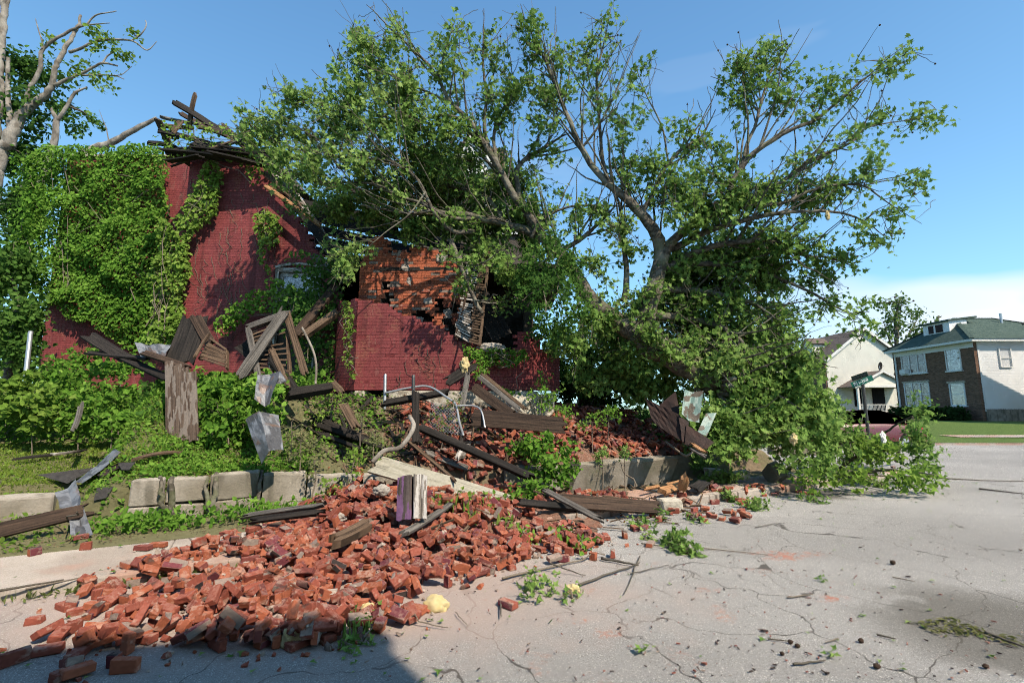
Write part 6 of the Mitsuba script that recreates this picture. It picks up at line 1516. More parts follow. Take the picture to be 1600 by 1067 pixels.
BOARDS = [
    ('charred_board', 'upper charred plank jutting left from the wreck beside the ivy wing', (138, 524, 9.2), (200, 562, 9.0), .26, .04, 'char', (0, -.5, 1)),
    ('charred_board', 'lower charred plank jutting left beneath the upper one', (140, 551, 9.1), (232, 560, 8.8), .16, .05, 'char', (0, -.4, 1)),
    ('charred_board', 'dark plank under the crumpled metal in the left wreck', (196, 560, 8.9), (262, 592, 8.5), .16, .05, 'char', (0, -.6, 1)),
    ('charred_board', 'dark board lying over the top of the hanging door panel', (228, 552, 8.6), (292, 574, 8.4), .14, .05, 'dark', (0, -.6, 1)),
    ('charred_board', 'broad black board leaning steeply above the door panel', (280, 566, 8.7), (305, 496, 9.1), .50, .04, 'char', (.2, -1, .2)),
    ('charred_board', 'dark board leaning right of the broad black one', (305, 494, 9.1), (330, 540, 8.9), .20, .05, 'dark', (.4, -1, .2)),
    ('thin_batten', 'thin batten propped across the left wreck', (305, 556, 8.6), (326, 522, 8.8), .05, .04, 'brown', (0, -1, 0)),
    ('grey_beam', 'grey weathered beam slanting up against the lath panel', (376, 588, 8.3), (445, 486, 8.6), .19, .06, 'grey', (.2, -1, .2)),
    ('dark_beam', 'dark beam slanting up from the recess beside the window', (462, 524, 10.4), (525, 448, 11.0), .22, .14, 'dark', (0, -1, .4)),
    ('dark_beam', 'broken brown beam end right of the lath panel', (476, 524, 10.0), (528, 488, 10.4), .16, .14, 'brown', (0, -1, .5)),
    ('dark_beam', 'heavy black beam pointing toward the bay above the bushes', (452, 616, 7.9), (518, 606, 8.6), .17, .16, 'char', (0, -1, .4)),
    ('dark_beam', 'black beam half buried behind the crumpled flashing', (425, 560, 8.5), (470, 620, 8.2), .14, .14, 'char', (0, -1, .3)),
    ('old_board', 'brown leaning board above the weeds left of the bay', (518, 596, 8.6), (534, 612, 8.4), .12, .03, 'brown', (0, -1, .2)),
    ('old_board', 'brown board lying down the slope below the bay corner', (537, 632, 8.3), (556, 668, 7.7), .16, .04, 'brown', (.5, -1, .6)),
    ('black_joist', 'upper charred joist lying down the slope left of the fence post', (488, 652, 0), (588, 694, 0), .11, .10, 'char', (0, -1, .8)),
    ('black_joist', 'lower charred joist beside the upper one', (494, 664, 0), (600, 700, 0), .09, .09, 'char', (0, -1, .8)),
    ('black_joist', 'thin charred joist furthest left in the weeds', (496, 676, 0), (560, 700, 0), .07, .06, 'char', (0, -1, .8)),
    ('black_joist', 'long black joist running down the brick slope to the vine patch', (656, 668, 8.3), (830, 746, 7.3), .12, .10, 'char', (0, -1, .8)),
    ('black_joist', 'black joist lying across below the bay front', (600, 630, 9.0), (700, 612, 9.3), .12, .10, 'char', (0, -1, .8)),
    ('old_board', 'brown lath lying over the brick slope', (668, 706, 0), (728, 730, 0), .12, .03, 'grey', (0, -.6, 1)),
    ('old_board', 'long thin brown strip down the brick slope', (640, 690, 0), (712, 752, 0), .06, .03, 'brown', (0, -.6, 1)),
    ('pale_plank', 'long pale cream plank resting on the rubble with broken right end', (588, 726, 7.25), (788, 786, 6.9), .30, .06, 'pale', (0, -.75, .65)),
    ('black_plank', 'black plank under the pale cream plank', (648, 752, 7.15), (800, 792, 6.9), .16, .06, 'char', (0, -.8, .5)),
    ('grey_trim', 'short white grooved trim piece lying on the bricks', (718, 716, 0), (730, 692, 0), .15, .05, 'white', (0, -.8, .6)),
    ('charred_board', 'short black board stuck upright in the brick heap', (566, 768, 6.6), (586, 804, 6.3), .15, .04, 'char', (.2, -1, .6)),
    ('split_timber', 'split brown timber chunk lying in the brick heap', (522, 846, 0), (576, 818, 0), .15, .10, 'brown', (0, -.6, 1)),
    ('split_timber', 'grey batten leaning over the bricks right of the purple trim', (630, 834, 0), (706, 786, 0), .07, .05, 'grey', (0, -1, .6)),
    ('grey_batten', 'long grey batten on top of the left end of the heap', (384, 806, 0), (500, 790, 0), .06, .05, 'grey', (0, -.8, .8)),
    ('grey_batten', 'dark batten below the grey one at the heap top', (400, 812, 0), (500, 800, 0), .07, .05, 'char', (0, -.8, .8)),
    ('brown_plank', 'long dark brown plank lying on its edge before the bay', (738, 652, 8.5), (884, 665, 8.3), .30, .05, 'dark', (.05, -1, .25)),
    ('brown_plank', 'long brown plank on the pavement below the leaning slab', (866, 782, 0), (1024, 793, 0), .22, .06, 'dark', (0, -.7, .7)),
    ('brown_plank', 'short black strip behind the pavement plank', (810, 784, 0), (900, 792, 0), .1, .05, 'char', (0, -.7, .7)),
    ('grey_pipe_board', 'grey strip slanting down to the road below the vine patch', (852, 766, 0), (938, 812, 0), .08, .04, 'grey', (0, -.7, .7)),
    ('fresh_timber', 'fresh orange timber offcut standing among bricks at the wall foot', (1064, 764, 0), (1072, 744, 7.9), .14, .10, 'fresh', (0, -1, .2)),
    ('fresh_timber', 'fresh orange timber offcut lying beside the standing one', (1034, 768, 0), (1064, 758, 0), .14, .08, 'fresh', (0, -.8, .6)),
    ('fresh_timber', 'thin fresh batten lying at the foot of the leaning slab', (1006, 764, 0), (1078, 748, 0), .05, .04, 'fresh', (0, -.8, .6)),
    ('charred_board', 'black shingle lying on the pavement right of the fresh timber', (1086, 764, 0), (1102, 752, 0), .2, .03, 'char', (0, -.6, 1)),
    ('stump_post', 'grey wooden stake leaning out of the left bushes', (116, 668, 7.6), (126, 634, 7.8), .07, .05, 'grey', (0, -1, 0)),
    ('dark_plank', 'thick dark plank lying on the sidewalk edge at the left', (-30, 836, 5.3), (135, 797, 5.9), .17, .06, 'dark', (0, -1, .35)),
    ('scorched_plank', 'scorched board lying flat on the left lawn', (28, 716, 0), (130, 704, 0), .10, .03, 'char', (0, -.3, 1)),
    ('scorched_plank', 'white edged board on the left lawn behind the metal strip', (88, 709, 0), (112, 706, 0), .07, .03, 'white', (0, -.3, 1)),
    ('scorched_plank', 'brown board half hidden in the weeds above the retaining wall', (215, 716, 0), (275, 706, 0), .10, .03, 'brown', (0, -.3, 1)),
    ('bay_board', 'steep brown board leaning on the bay below the foam', (742, 606, 9.3), (800, 648, 8.8), .20, .05, 'dark', (-.3, -1, .5)),
    ('bay_board', 'second grey board leaning beside the steep brown one', (750, 590, 9.4), (812, 640, 8.9), .10, .05, 'grey', (-.3, -1, .5)),
    ('bay_board', 'third thin board of the bundle leaning on the bay', (756, 586, 9.5), (822, 640, 9.0), .07, .05, 'brown', (-.3, -1, .5)),
    ('bay_board', 'black splintered board under the foam at the bay foot', (700, 596, 9.4), (742, 570, 9.6), .2, .06, 'char', (0, -1, .3)),
    ('grey_splinter', 'upright grey splintered timber in front of the bay', (722, 636, 9.0), (731, 586, 9.2), .10, .07, 'grey', (0, -1, 0)),
]
for nm, lb, a, b, w, t, m, hint in BOARDS: board(nm, lb, 'beam' if ('beam' in nm or 'joist' in nm) else 'board', a, b, w, t, m, hint, jag=.075, bend=RD.normal() * .012, taper=RD.uniform(.85, 1.0))
# the hanging door panel: a wide board of four planks
t = thing('wooden_door', 'weathered brown wooden door panel hanging upright in front of the bushes', 'wooden panel')
A0, A1, B0, B1 = at(259, 562, 8.0), at(261, 683, 7.6), at(306, 584, 7.9), at(309, 690, 7.5)
for k in range(4):
    q0, q1 = k / 4, (k + 1) / 4; p0 = A0 + (B0 - A0) * (q0 + q1) / 2; p1 = A1 + (B1 - A1) * (q0 + q1) / 2
    put('plank', MB().plank(p0, p1, np.linalg.norm(A1 - B1) / 4 - .003, .03 + .003 * (k % 2), (0, -1, .2), RD, jag=.012), 'm_wood_stain', t)
put('rail', MB().bar(A0 * .9 + A1 * .1 + A3(0, .04, 0), B0 * .9 + B1 * .1 + A3(0, .04, 0), .1, .03, (0, -1, .2)).bar(A0 * .15 + A1 * .85 + A3(0, .04, 0), B0 * .15 + B1 * .85 + A3(0, .04, 0), .1, .03, (0, -1, .2)), 'm_wood_dark', t)
# torn lath panels
lath('lath_panel', at(398, 588, 8.4), at(452, 602, 8.3), at(388, 516, 8.8), at(446, 490, 8.8), 'm_wood_brown', 13, None, 3, .15, RD, label='torn frame of wooden lath leaning in the bushes before the red wall', cat='lath panel')
k_ = [k for k in scene if k.startswith('lath_panel')][0].split('__')[0]
for a, b, w in (((384, 512, 8.75), (450, 488, 8.75), .11), ((388, 514, 8.7), (404, 590, 8.35), .10), ((448, 490, 8.7), (476, 582, 8.3), .12), ((424, 545, 8.5), (452, 606, 8.2), .09)):
    put('frame_board', MB().plank(at(*a), at(*b), w, .05, (0, -1, .3), RD), 'm_wood_grey' if a[0] < 400 else 'm_wood_brown', k_)
put('backing', MB().plank(at(384, 530, 8.9), at(420, 560, 8.8), .5, .02, (0, -1, .2), RD), 'm_wood_char', k_)
lath('lath_panel', at(310, 560, 8.7), at(352, 572, 8.6), at(330, 528, 8.9), at(352, 545, 8.8), 'm_wood_brown', 10, None, 2, .05, RD, label='small torn patch of ribbed lath beside the broad black board', cat='lath panel')
# the purple and white trim casing
t = thing('painted_casing', 'square porch post casing with peeling purple and white faces standing in the rubble', 'post casing')
p0 = at(646, 812, hmhit(646, 806)); p1 = at(647, 744, p0[1] + .15)
R = frame(p1 - p0, (-.35, -.9, .3))
put('purple_board', MB().plank(p0 + R @ A3(0, .08, .07), p1 + R @ A3(0, .08, .07), .18, .03, R[:, 2], RD, jag=.01), 'm_wood_purple', t, label='face with peeling purple paint')
put('white_board', MB().plank(p0 + R @ A3(0, -.095, .02), p1 + R @ A3(0, -.095, .02), .17, .03, unit(R[:, 2] * .5 - R[:, 1]), RD, jag=.01), 'm_wood_white', t, label='fluted face with peeling white paint')
put('fluting', MB().bar(p0 + R @ A3(0, -.05, .055), p1 + R @ A3(0, -.05, .055), .02, .02, R[:, 2]).bar(p0 + R @ A3(0, -.09, .045), p1 + R @ A3(0, -.09, .045), .02, .02, R[:, 2]).bar(p0 + R @ A3(0, -.125, .02), p1 + R @ A3(0, -.125, .02), .02, .02, R[:, 2]), 'm_wood_white', t)
put('core', MB().bar(p0 + R @ A3(.01, 0, 0), p1 + R @ A3(-.01, 0, 0), .17, .1, R[:, 2]), 'm_wood_char', t)


def metal(name, label, quad, n=(7, 4), t=.003, mat='m_zinc', amp=.03, fold=0.0, cat='sheet metal', seed=1):
    """Bent sheet: quad of (u, v, Y) as (top left, top right, bottom right, bottom left)."""
    q = [at(u_, v_, Y_ if Y_ else hmhit(u_, v_, .13)) for u_, v_, Y_ in quad]; m, k = n; s, w = np.meshgrid(np.linspace(0, 1, m), np.linspace(0, 1, k), indexing='ij')
    G = ((1 - s) * (1 - w))[..., None] * q[0] + ((1 - s) * w)[..., None] * q[1] + (s * w)[..., None] * q[2] + (s * (1 - w))[..., None] * q[3]
    nn = unit(np.cross(q[1] - q[0], q[3] - q[0])); nn = nn if nn[1] < 0 else -nn
    G = G + nn * (amp * 2 * (meshkit.fbm(G * 5, 2, seed) - .5) + fold * np.abs(w - .5) * 2)[..., None]
    k_ = numbered(name); labels[k_] = {'label': label, 'category': cat}; scene[k_] = MB().sheet(G, t).ply(mat)
    return k_


metal('metal_flashing', 'grey crumpled metal flashing draped down the bushes, lower half', [(378, 646, 6.7), (430, 638, 6.8), (438, 694, 6.5), (404, 718, 6.4)], (10, 9), amp=.07, fold=-.16, seed=3)
metal('metal_flashing', 'twisted upper piece of grey flashing caught in the leaves', [(404, 588, 7.2), (440, 588, 7.2), (424, 636, 6.9), (400, 628, 6.9)], (7, 5), amp=.10, fold=.08, seed=4)
metal('metal_flashing', 'grey flashing piece pointing left at the top of the crumpled sheet', [(404, 590, 7.25), (440, 582, 7.3), (450, 598, 7.2), (412, 604, 7.2)], (5, 5), amp=.08, fold=.06, seed=5)
metal('metal_strip', 'long spotted grey metal strip lying on the lawn', [(120, 754, 0), (182, 702, 0), (192, 708, 0), (132, 756, 0)], (3, 9), amp=.02, fold=.03, seed=6)
metal('metal_strip', 'crumpled grey metal sheet hanging over the kerb wall at left', [(88, 770, 6.3), (122, 753, 6.4), (130, 800, 6.0), (95, 796, 6.0)], (7, 5), amp=.06, fold=.03, seed=7)
metal('metal_strip', 'crumpled lower end of the grey sheet on the pavement edge', [(108, 796, 5.95), (132, 800, 5.95), (146, 838, 5.6), (112, 844, 5.6)], (7, 5), amp=.09, fold=.06, seed=8)
metal('metal_flashing', 'crumpled bright metal in the left wreck beside the black board', [(214, 540, 8.8), (268, 540, 8.8), (262, 560, 8.6), (220, 558, 8.6)], (5, 7), amp=.09, fold=.06, seed=9)
metal('slate_sheet', 'small square blue grey sheet lying on the weeds', [(152, 762, 0), (178, 760, 0), (166, 778, 0), (146, 782, 0)], (3, 3), amp=.01, mat='m_tar', cat='roofing sheet')
metal('roof_felt', 'black roofing felt lying flat on the left lawn', [(58, 742, 0), (146, 730, 0), (120, 748, 0), (106, 756, 0)], (5, 7), amp=.03, mat='m_tar', cat='roofing sheet')
metal('roof_felt', 'rusty brown felt scrap beneath the spotted metal strip', [(150, 742, 0), (186, 722, 0), (206, 722, 0), (160, 744, 0)], (4, 6), amp=.02, mat='m_rust', cat='roofing sheet')
metal('roof_felt', 'black felt scrap on the weeds right of the metal strip', [(184, 724, 0), (212, 722, 0), (202, 734, 0), (190, 734, 0)], (4, 5), amp=.02, mat='m_tar', cat='roofing sheet')
metal('copper_panel', 'green painted folded metal panel standing under the tree', [(1067, 612, 8.5), (1096, 614, 8.5), (1089, 664, 8.3), (1062, 650, 8.3)], (7, 9), amp=.03, fold=.10, mat='m_patina', seed=3)
metal('copper_panel', 'green painted metal strip slanting right of the folded panel', [(1103, 646, 8.4), (1120, 644, 8.4), (1104, 682, 8.2), (1090, 674, 8.2)], (6, 4), amp=.03, mat='m_patina', seed=5)
metal('rusty_sheet', 'dark rusty sheet standing left of the green panel', [(1008, 622, 8.7), (1062, 648, 8.3), (1072, 694, 8.1), (1020, 660, 8.5)], (6, 9), amp=.05, mat='m_rust', seed=6)
metal('rusty_sheet', 'rusty brown sheet folded behind the green panel', [(1030, 632, 8.8), (1056, 612, 8.8), (1062, 648, 8.5), (1050, 646, 8.5)], (6, 5), amp=.06, mat='m_rust', seed=7)
metal('rusty_sheet', 'rusty flap hanging below the green panel', [(1060, 648, 8.28), (1076, 660, 8.25), (1072, 690, 8.1), (1066, 690, 8.1)], (6, 4), amp=.03, mat='m_rust', seed=8)
metal('rusty_sheet', 'dark sheet lying low at the foot of the green panels', [(1072, 664, 8.2), (1116, 690, 8.0), (1104, 702, 7.9), (1070, 694, 8.05)], (5, 6), amp=.04, mat='m_rust', seed=9)
for k_, lb in ((0, 'upper'), (1, 'lower')): board('old_board', 'orange edged board %s under the rusty sheets' % lb, 'board', (1082, 694 + 8 * k_, 8.0), (1100, 706 + 6 * k_, 7.9), .06, .04, 'fresh' if k_ == 0 else 'grey', (0, -.7, .7))

# fence pipes, posts, mesh
def pipe(name, label, pts, r, mat='m_steel', cat='pipe'):
    k = numbered(name); labels[k] = {'label': label, 'category': cat}
    P, rr = smooth_line([at(*p) for p in pts], [r] * len(pts), .06); scene[k] = MB().tube(P, rr, 8).ply(mat, True)
    return k


pipe('fence_pipe', 'upright grey fence pipe before the left half of the bay', [(601, 640, 9.0), (602, 585, 9.1)], .03)
pipe('fence_pipe', 'dark upright pipe beside the charred post', [(646, 640, 8.9), (646, 586, 9.0)], .032, 'm_post')
pipe('fence_pipe', 'bent pale pipe arching from the post to the right', [(602, 614, 9.0), (640, 606, 9.0), (670, 604, 9.0), (700, 622, 8.8), (712, 632, 8.7), (718, 660, 8.4), (724, 680, 8.1)], .022)
pipe('fence_pipe', 'thin curved pipe end right of the bent one', [(714, 634, 8.6), (740, 634, 8.6), (752, 642, 8.5), (758, 668, 8.3)], .018)
pipe('gas_pipe', 'thin pale pipe leaning right of the lath panel', [(472, 512, 9.2), (488, 545, 9.1), (494, 570, 9.0), (493, 600, 8.9)], .022, 'm_bark_pale')
pipe('fence_pipe', 'tall steel post beside the red wing wall at far left', [(40, 590, 11.6), (48, 518, 11.8)], .05)
pipe('downpipe', 'grey upright pipe behind the right corner of the bay', [(866, 590, 11.6), (867, 520, 11.7)], .09, 'm_post')
board('charred_post', 'black charred fence post standing in the brick slope', 'post', (649, 690, 7.9), (650, 612, 8.2), .11, .09, 'char', (0, -1, 0), jag=.03)
t = thing('chain_link_fence', 'sagging piece of chain link fence over weeds before the bay', 'fence')
lnk = MB()
c00, c10, c01, c11 = at(668, 672, 8.3), at(722, 680, 8.2), at(672, 628, 8.8), at(716, 634, 8.7)
for k in range(-9, 11):
    for s in (1, -1):
        pts_ = []
        for q in np.linspace(0, 1, 7):
            w = k / 10 + s * q * .9 + (0 if s > 0 else .9)
            if 0 <= w <= 1: pts_.append((c00 * (1 - q) + c01 * q) * (1 - w) + (c10 * (1 - q) + c11 * q) * w + A3(0, -.05 * math.sin(w * 3) * math.sin(q * 3), 0))
        if len(pts_) > 1: lnk.tube(pts_, .0028, 3, cap=False)
put('wire', lnk, 'm_steel', t, kind='stuff')


def lump(name, label, cat, p, s, mat, amp=.35, rz=0.0, seed=0):
    m = trimesh.creation.icosphere(subdivisions=3); v = m.vertices
    v = v * (1 + amp * 2 * (meshkit.fbm(v * 2.2 + seed * 7, 3, seed) - .5))[:, None] * (1 + .10 * (meshkit.noise(v * 9 + seed, seed) - .5))[:, None]
    k = numbered(name); labels[k] = {'label': label, 'category': cat}
    scene[k] = mikit.ply(trimesh.Trimesh(v * np.asarray(s) @ rotz(rz).T + p, m.faces, process=False), mat, smooth=True)
    return k


lump('insulation_foam', 'pale yellow insulation foam clump at the front edge of the bricks', 'foam', gp(680, 946, .02), (.10, .075, .075), 'm_foam', .3, 0, 1)
lump('insulation_foam', 'yellow foam clump in shadow beside the front bricks', 'foam', gp(458, 992, .06), (.07, .06, .09), 'm_foam', .45, 0, 2)
lump('insulation_foam', 'small yellow foam lump between bricks behind the front ones', 'foam', gp(575, 952, .07), (.06, .05, .05), 'm_foam', .4, 0, 3)
lump('insulation_foam', 'torn yellow foam caught at the foot of the bay wall', 'foam', at(726, 570, 9.5), (.09, .08, .15), 'm_foam', .8, 0, 4)
lump('insulation_foam', 'yellow foam scrap under the right hand branches', 'foam', at(1240, 686, 8.2), (.05, .05, .09), 'm_foam', .8, 0, 5)
lump('insulation_foam', 'yellow foam shred caught high in the fallen crown', 'foam', at(1293, 337, 8.6), (.03, .03, .10), 'm_foam', .8, 0, 6)
lump('insulation_foam', 'small yellow foam bit near the leafy sprig on the road', 'foam', gp(895, 920, .03), (.06, .05, .035), 'm_foam', .5, 0, 7)
lump('plaster_lump', 'white broken plaster on the window sill of the bay', 'plaster', at(768, 543, 10.2), (.3, .1, .1), 'm_plaster', .5, 0, 8)
lump('plaster_lump', 'grey white plaster lump at the left of the heap', 'plaster', at(596, 766, 6.3), (.10, .07, .07), 'm_plaster', .4, 0, 9)
lump('plaster_lump', 'second plaster lump below the first in the heap', 'plaster', at(530, 806, 5.8), (.09, .06, .06), 'm_plaster', .4, 0, 10)
lump('plaster_lump', 'crumbling stone mass at the right foot of the bay', 'plaster', at(812, 640, 10.0), (.28, .2, .38), 'm_limestone', .5, 0, 11)
lump('white_bag', 'white plastic scrap caught in the branches by the road', 'plastic scrap', at(1380, 683, 9.4), (.05, .03, .10), 'm_trim', .7, 0, 12)
k = thing('leaning_slab', 'dark roof panel fallen inside the dark opening of the bay', 'panel')
scene[k] = MB().plank(at(748, 462, 10.9), at(785, 528, 10.6), .55, .04, (.4, -1, .3), RD).ply('m_wood_char')
# a car sized heap of branches and sticks on the street
STICKS = [((785, 905), (945, 868), .012), ((905, 915), (1000, 880), .012), ((940, 873), (998, 884), .016), ((640, 966), (700, 982), .006), ((782, 938), (783, 965), .01), ((1002, 850), (1090, 862), .008), ((1100, 858), (1200, 868), .007), ((985, 898), (1045, 884), .006), ((0, 922), (100, 905), .012), ((40, 920), (135, 900), .01),
          ((1300, 740), (1600, 752), .020), ((1530, 764), (1600, 772), .018), ((1230, 935), (1270, 930), .007), ((1370, 993), (1400, 1000), .008), ((1240, 1040), (1290, 1034), .008), ((1310, 1000), (1290, 1006), .006), ((1540, 990), (1600, 1012), .012), ((1200, 1000), (1235, 1004), .006), ((1395, 903), (1430, 910), .006), ((120, 800), (90, 820), .01), ((860, 880), (915, 900), .008), ((712, 958), (730, 980), .004), ((1180, 825), (1215, 818), .006), ((1000, 870), (975, 930), .007)]
for i, ((u0, v0), (u1, v1), r) in enumerate(STICKS):
    p0, p1 = gp(u0, v0, .0), gp(u1, v1, .0); z0 = max(hz(*p0[:2]), 0) + r * 1.1; z1 = max(hz(*p1[:2]), 0) + r * 1.1
    p0, p1 = gp(u0, v0, z0), gp(u1, v1, z1); n = 9; q = np.linspace(0, 1, n)[:, None]
    P = p0 * (1 - q) + p1 * q; P[1:-1] += RD.normal(size=(n - 2, 3)) * A3(1, 1, .15) * np.linalg.norm(p1 - p0) * .012
    P[:, 2] = np.maximum(P[:, 2], [max(hz(x, y), .012) + r * .9 for x, y, z in P])
    Lp = abs(u1 - u0) + abs(v1 - v0); where = ('long ' if Lp > 90 else 'short ' if Lp < 42 else '') + ('dark' if i % 3 else 'pale') + ' twig lying on the ' + ('road near the right picture edge' if u0 > 1360 else 'open road at lower right' if u0 > 1180 else 'road beside the leafy sprig' if u0 > 950 else 'front right of the rubble' if u0 > 600 else 'pavement edge at left')
    put('stick', MB().tube(P, np.linspace(r, r * .5, n), 5), 'm_twig' if i % 3 else 'm_twig_pale', smooth=True, label=where, cat='stick', group='twigs: ' + where)
pipe('cut_branch', 'bare curved grey branch lying above the left end of the pale plank', [(582, 722, 7.2), (600, 704, 7.3), (626, 698, 7.4), (646, 668, 7.6), (640, 650, 7.8)], .035, 'm_bark_pale', 'branch')
pipe('cut_branch', 'thin bare branch over the leaning slab', [(970, 722, 8.6), (976, 740, 8.5), (990, 748, 8.4), (994, 760, 8.4)], .012, 'm_twig_pale', 'branch')
pipe('cut_branch', 'thin bare branch looping over the top of the leaning slab', [(1040, 690, 8.9), (1060, 705, 8.6), (1072, 712, 8.5), (1082, 706, 8.5)], .02, 'm_twig_pale', 'branch')

# ---------------------------------------------------------------- weeds, bushes, grass, sprigs
RP = np.random.default_rng(61)


def tz(P): return terr(P[:, 0], P[:, 1])


def cover(name, poly, n, size, leaf, pal, label, hmax=.12, cat='ground cover', up=.8, hue0=.5, mat='m_leaf', world=False, clump=0, zoff=0.0):
    """Low leaves over a patch of ground (polygon given in picture points on the terrain, or in the plane)."""
    w = np.asarray(poly, float) if world else np.array([hit(u, v)[:2] for u, v in poly])
    lo, hi = w.min(0), w.max(0); pts = []
    while len(pts) < n:
        q = RP.uniform(lo, hi, (n * 2, 2)); q = q[poly_in(w, q)]
        if clump:
            k = meshkit.noise(np.stack([q[:, 0] * 2.5, q[:, 1] * 2.5, q[:, 0] * 0], -1), 3); q = q[k > RP.uniform(0, clump, len(q))]
        pts += q.tolist()
    P = np.array(pts[:n]); h = hmax * (.3 + meshkit.fbm(np.stack([P[:, 0] * 3, P[:, 1] * 3, P[:, 0] * 0], -1), 3, 4)) * RP.uniform(.1, 1, n)
    P = np.column_stack([P, terr(P[:, 0], P[:, 1]) + h + zoff])
    D = unit(rdir(RP, n, .1)); N = unit(A3(.1, -.3, up) + .5 * RP.normal(size=(n, 3)))
    hue = np.clip(hue0 - .25 + .5 * meshkit.noise(P * 1.7, 5), 0, 1)
    z_ = size * RP.uniform(.4, 1.35, n); m_ = RP.uniform(size=n) < .68; o_ = LEAF_SLIM if leaf is LEAF_OVAL else LEAF_OVAL
    k = put_leaves(name, [leaf_mesh(P[m_], D[m_], N[m_], z_[m_], leaf, RP, pal, hue[m_]), leaf_mesh(P[~m_], D[~m_], N[~m_], z_[~m_] * (1.3 if o_ is LEAF_SLIM else .7), o_, RP, pal, hue[~m_] + .12)], mat, label=label, cat=cat, kind='stuff')
    return k


def hit(u, v):
    """The point of the yard seen at (u, v)."""
    d = ray(u, v); s = np.linspace(2.5, 16, 700); Q = CAM + s[:, None] * d; g = np.where(ab(Q[:, 0], Q[:, 1])[1] > 1.12, terr(Q[:, 0], Q[:, 1]), .05)
    i = np.nonzero(Q[:, 2] < g)[0]
    return Q[i[0]] if len(i) else Q[-1]


def grass(name, poly, n, h, pal, label, world=True):
    w = np.asarray(poly, float); lo, hi = w.min(0), w.max(0); q = RP.uniform(lo, hi, (n * 3, 2)); q = q[poly_in(w, q)][:n]; n = len(q)
    P = np.column_stack([q, terr(q[:, 0], q[:, 1])]); D = unit(A3(0, 0, 1) + .5 * RP.normal(size=(n, 3)) * A3(1, 1, .2)); S = unit(np.cross(D, RP.normal(size=(n, 3))))
    H = h * RP.uniform(.5, 1.3, n)[:, None]; b = .006
    V = np.stack([P - S * b, P + S * b, P + D * H * .6 + S * b * .7, P + D * H + A3(0, 0, -.2) * H], 1)
    F = np.array([[0, 1, 2], [0, 2, 3]])[None] + (np.arange(n) * 4)[:, None, None]
    q_ = RP.beta(2, 2, n)[:, None]; pal = np.asarray(pal); C = np.where(q_ < .5, pal[0] * (1 - 2 * q_) + pal[1] * 2 * q_, pal[1] * (2 - 2 * q_) + pal[2] * (2 * q_ - 1))
    put(name, trimesh.Trimesh(V.reshape(-1, 3), F.reshape(-1, 3), process=False), 'm_leaf', color=np.repeat(C, 4, 0), label=label, cat='grass', kind='stuff')


LAWN = [pab(a, b)[:2] for a, b in ((-9, 3.95), (-1.0, 3.5), (-.2, 2.6), (1.2, 2.5), (1.4, 3.9), (-.6, 6.6), (-9, 7.4))]
grass('lawn_grass', LAWN, 42000, .08, [(.09, .15, .02), (.16, .24, .035), (.26, .33, .07)], 'short bright green grass on the left lawn')
grass('verge_grass', [pab(a, b)[:2] for a, b in ((-9, 3.44), (-.9, 3.44), (-.9, 3.84), (-9, 3.84))], 2600, .06, [(.07, .11, .02), (.12, .18, .03), (.2, .25, .06)], 'sparse grass between the two stone steps')
cover('clover', LAWN, 5200, .05, LEAF_OVAL, PAL_LIME, 'clover and weeds in the left lawn', .08, world=True, hue0=.6)
cover('bank_ivy', [pab(a, b)[:2] for a, b in ((-.5, 2.4), (1.5, 2.38), (2.1, 2.3), (2.0, 3.0), (1.6, 4.4), (-.6, 5.2), (-.9, 3.6))], 9000, .055, LEAF_OVAL, PAL_IVY, 'leafy ground cover on the bank above the retaining wall', .12, world=True, clump=.7, hue0=.5)
cover('kerb_weeds', [pab(a, b)[:2] for a, b in ((-.2, 1.5), (2.2, 1.4), (2.6, 2.0), (.1, 2.2), (-.6, 2.2))], 1300, .075, LEAF_OVAL, PAL_IVY, 'weeds at the foot of the retaining wall', .22, world=True, clump=.8)
cover('kerb_weeds', [pab(a, b)[:2] for a, b in ((-3.5, 1.3), (-.1, 1.3), (-.3, 3.2), (-3.5, 3.2))], 1100, .06, LEAF_OVAL, PAL_LIME, 'sparse weeds behind the pavement at left', .1, world=True, clump=.9)
cover('leaf_litter', [pab(a, b)[:2] for a, b in ((.6, 2.5), (5.2, 2.0), (5.5, 3.8), (2.0, 4.6))], 2600, .05, LEAF_SLIM, [(.12, .08, .045), (.22, .16, .09), (.34, .27, .17)], 'dry brown litter on the bank before the bay', .06, world=True, up=1.0, cat='leaf litter')
cover('yard_weeds', [pab(a, b)[:2] for a, b in ((-9, 7.0), (-1, 6.2), (.2, 4.4), (2.0, 4.4), (2.8, 5.6), (1.5, 9), (-9, 11))], 14000, .12, LEAF_OVAL, PAL_IVY, 'knee high weeds between the lawn and the house', .55, world=True, hue0=.4)
cover('yard_weeds', [pab(a, b)[:2] for a, b in ((9.0, 2.2), (12.6, 1.9), (12.8, 4), (9.6, 5.2))], 3000, .11, LEAF_LOBE, PAL_DARK, 'dark leaves heaped under the fallen crown', .4, world=True)

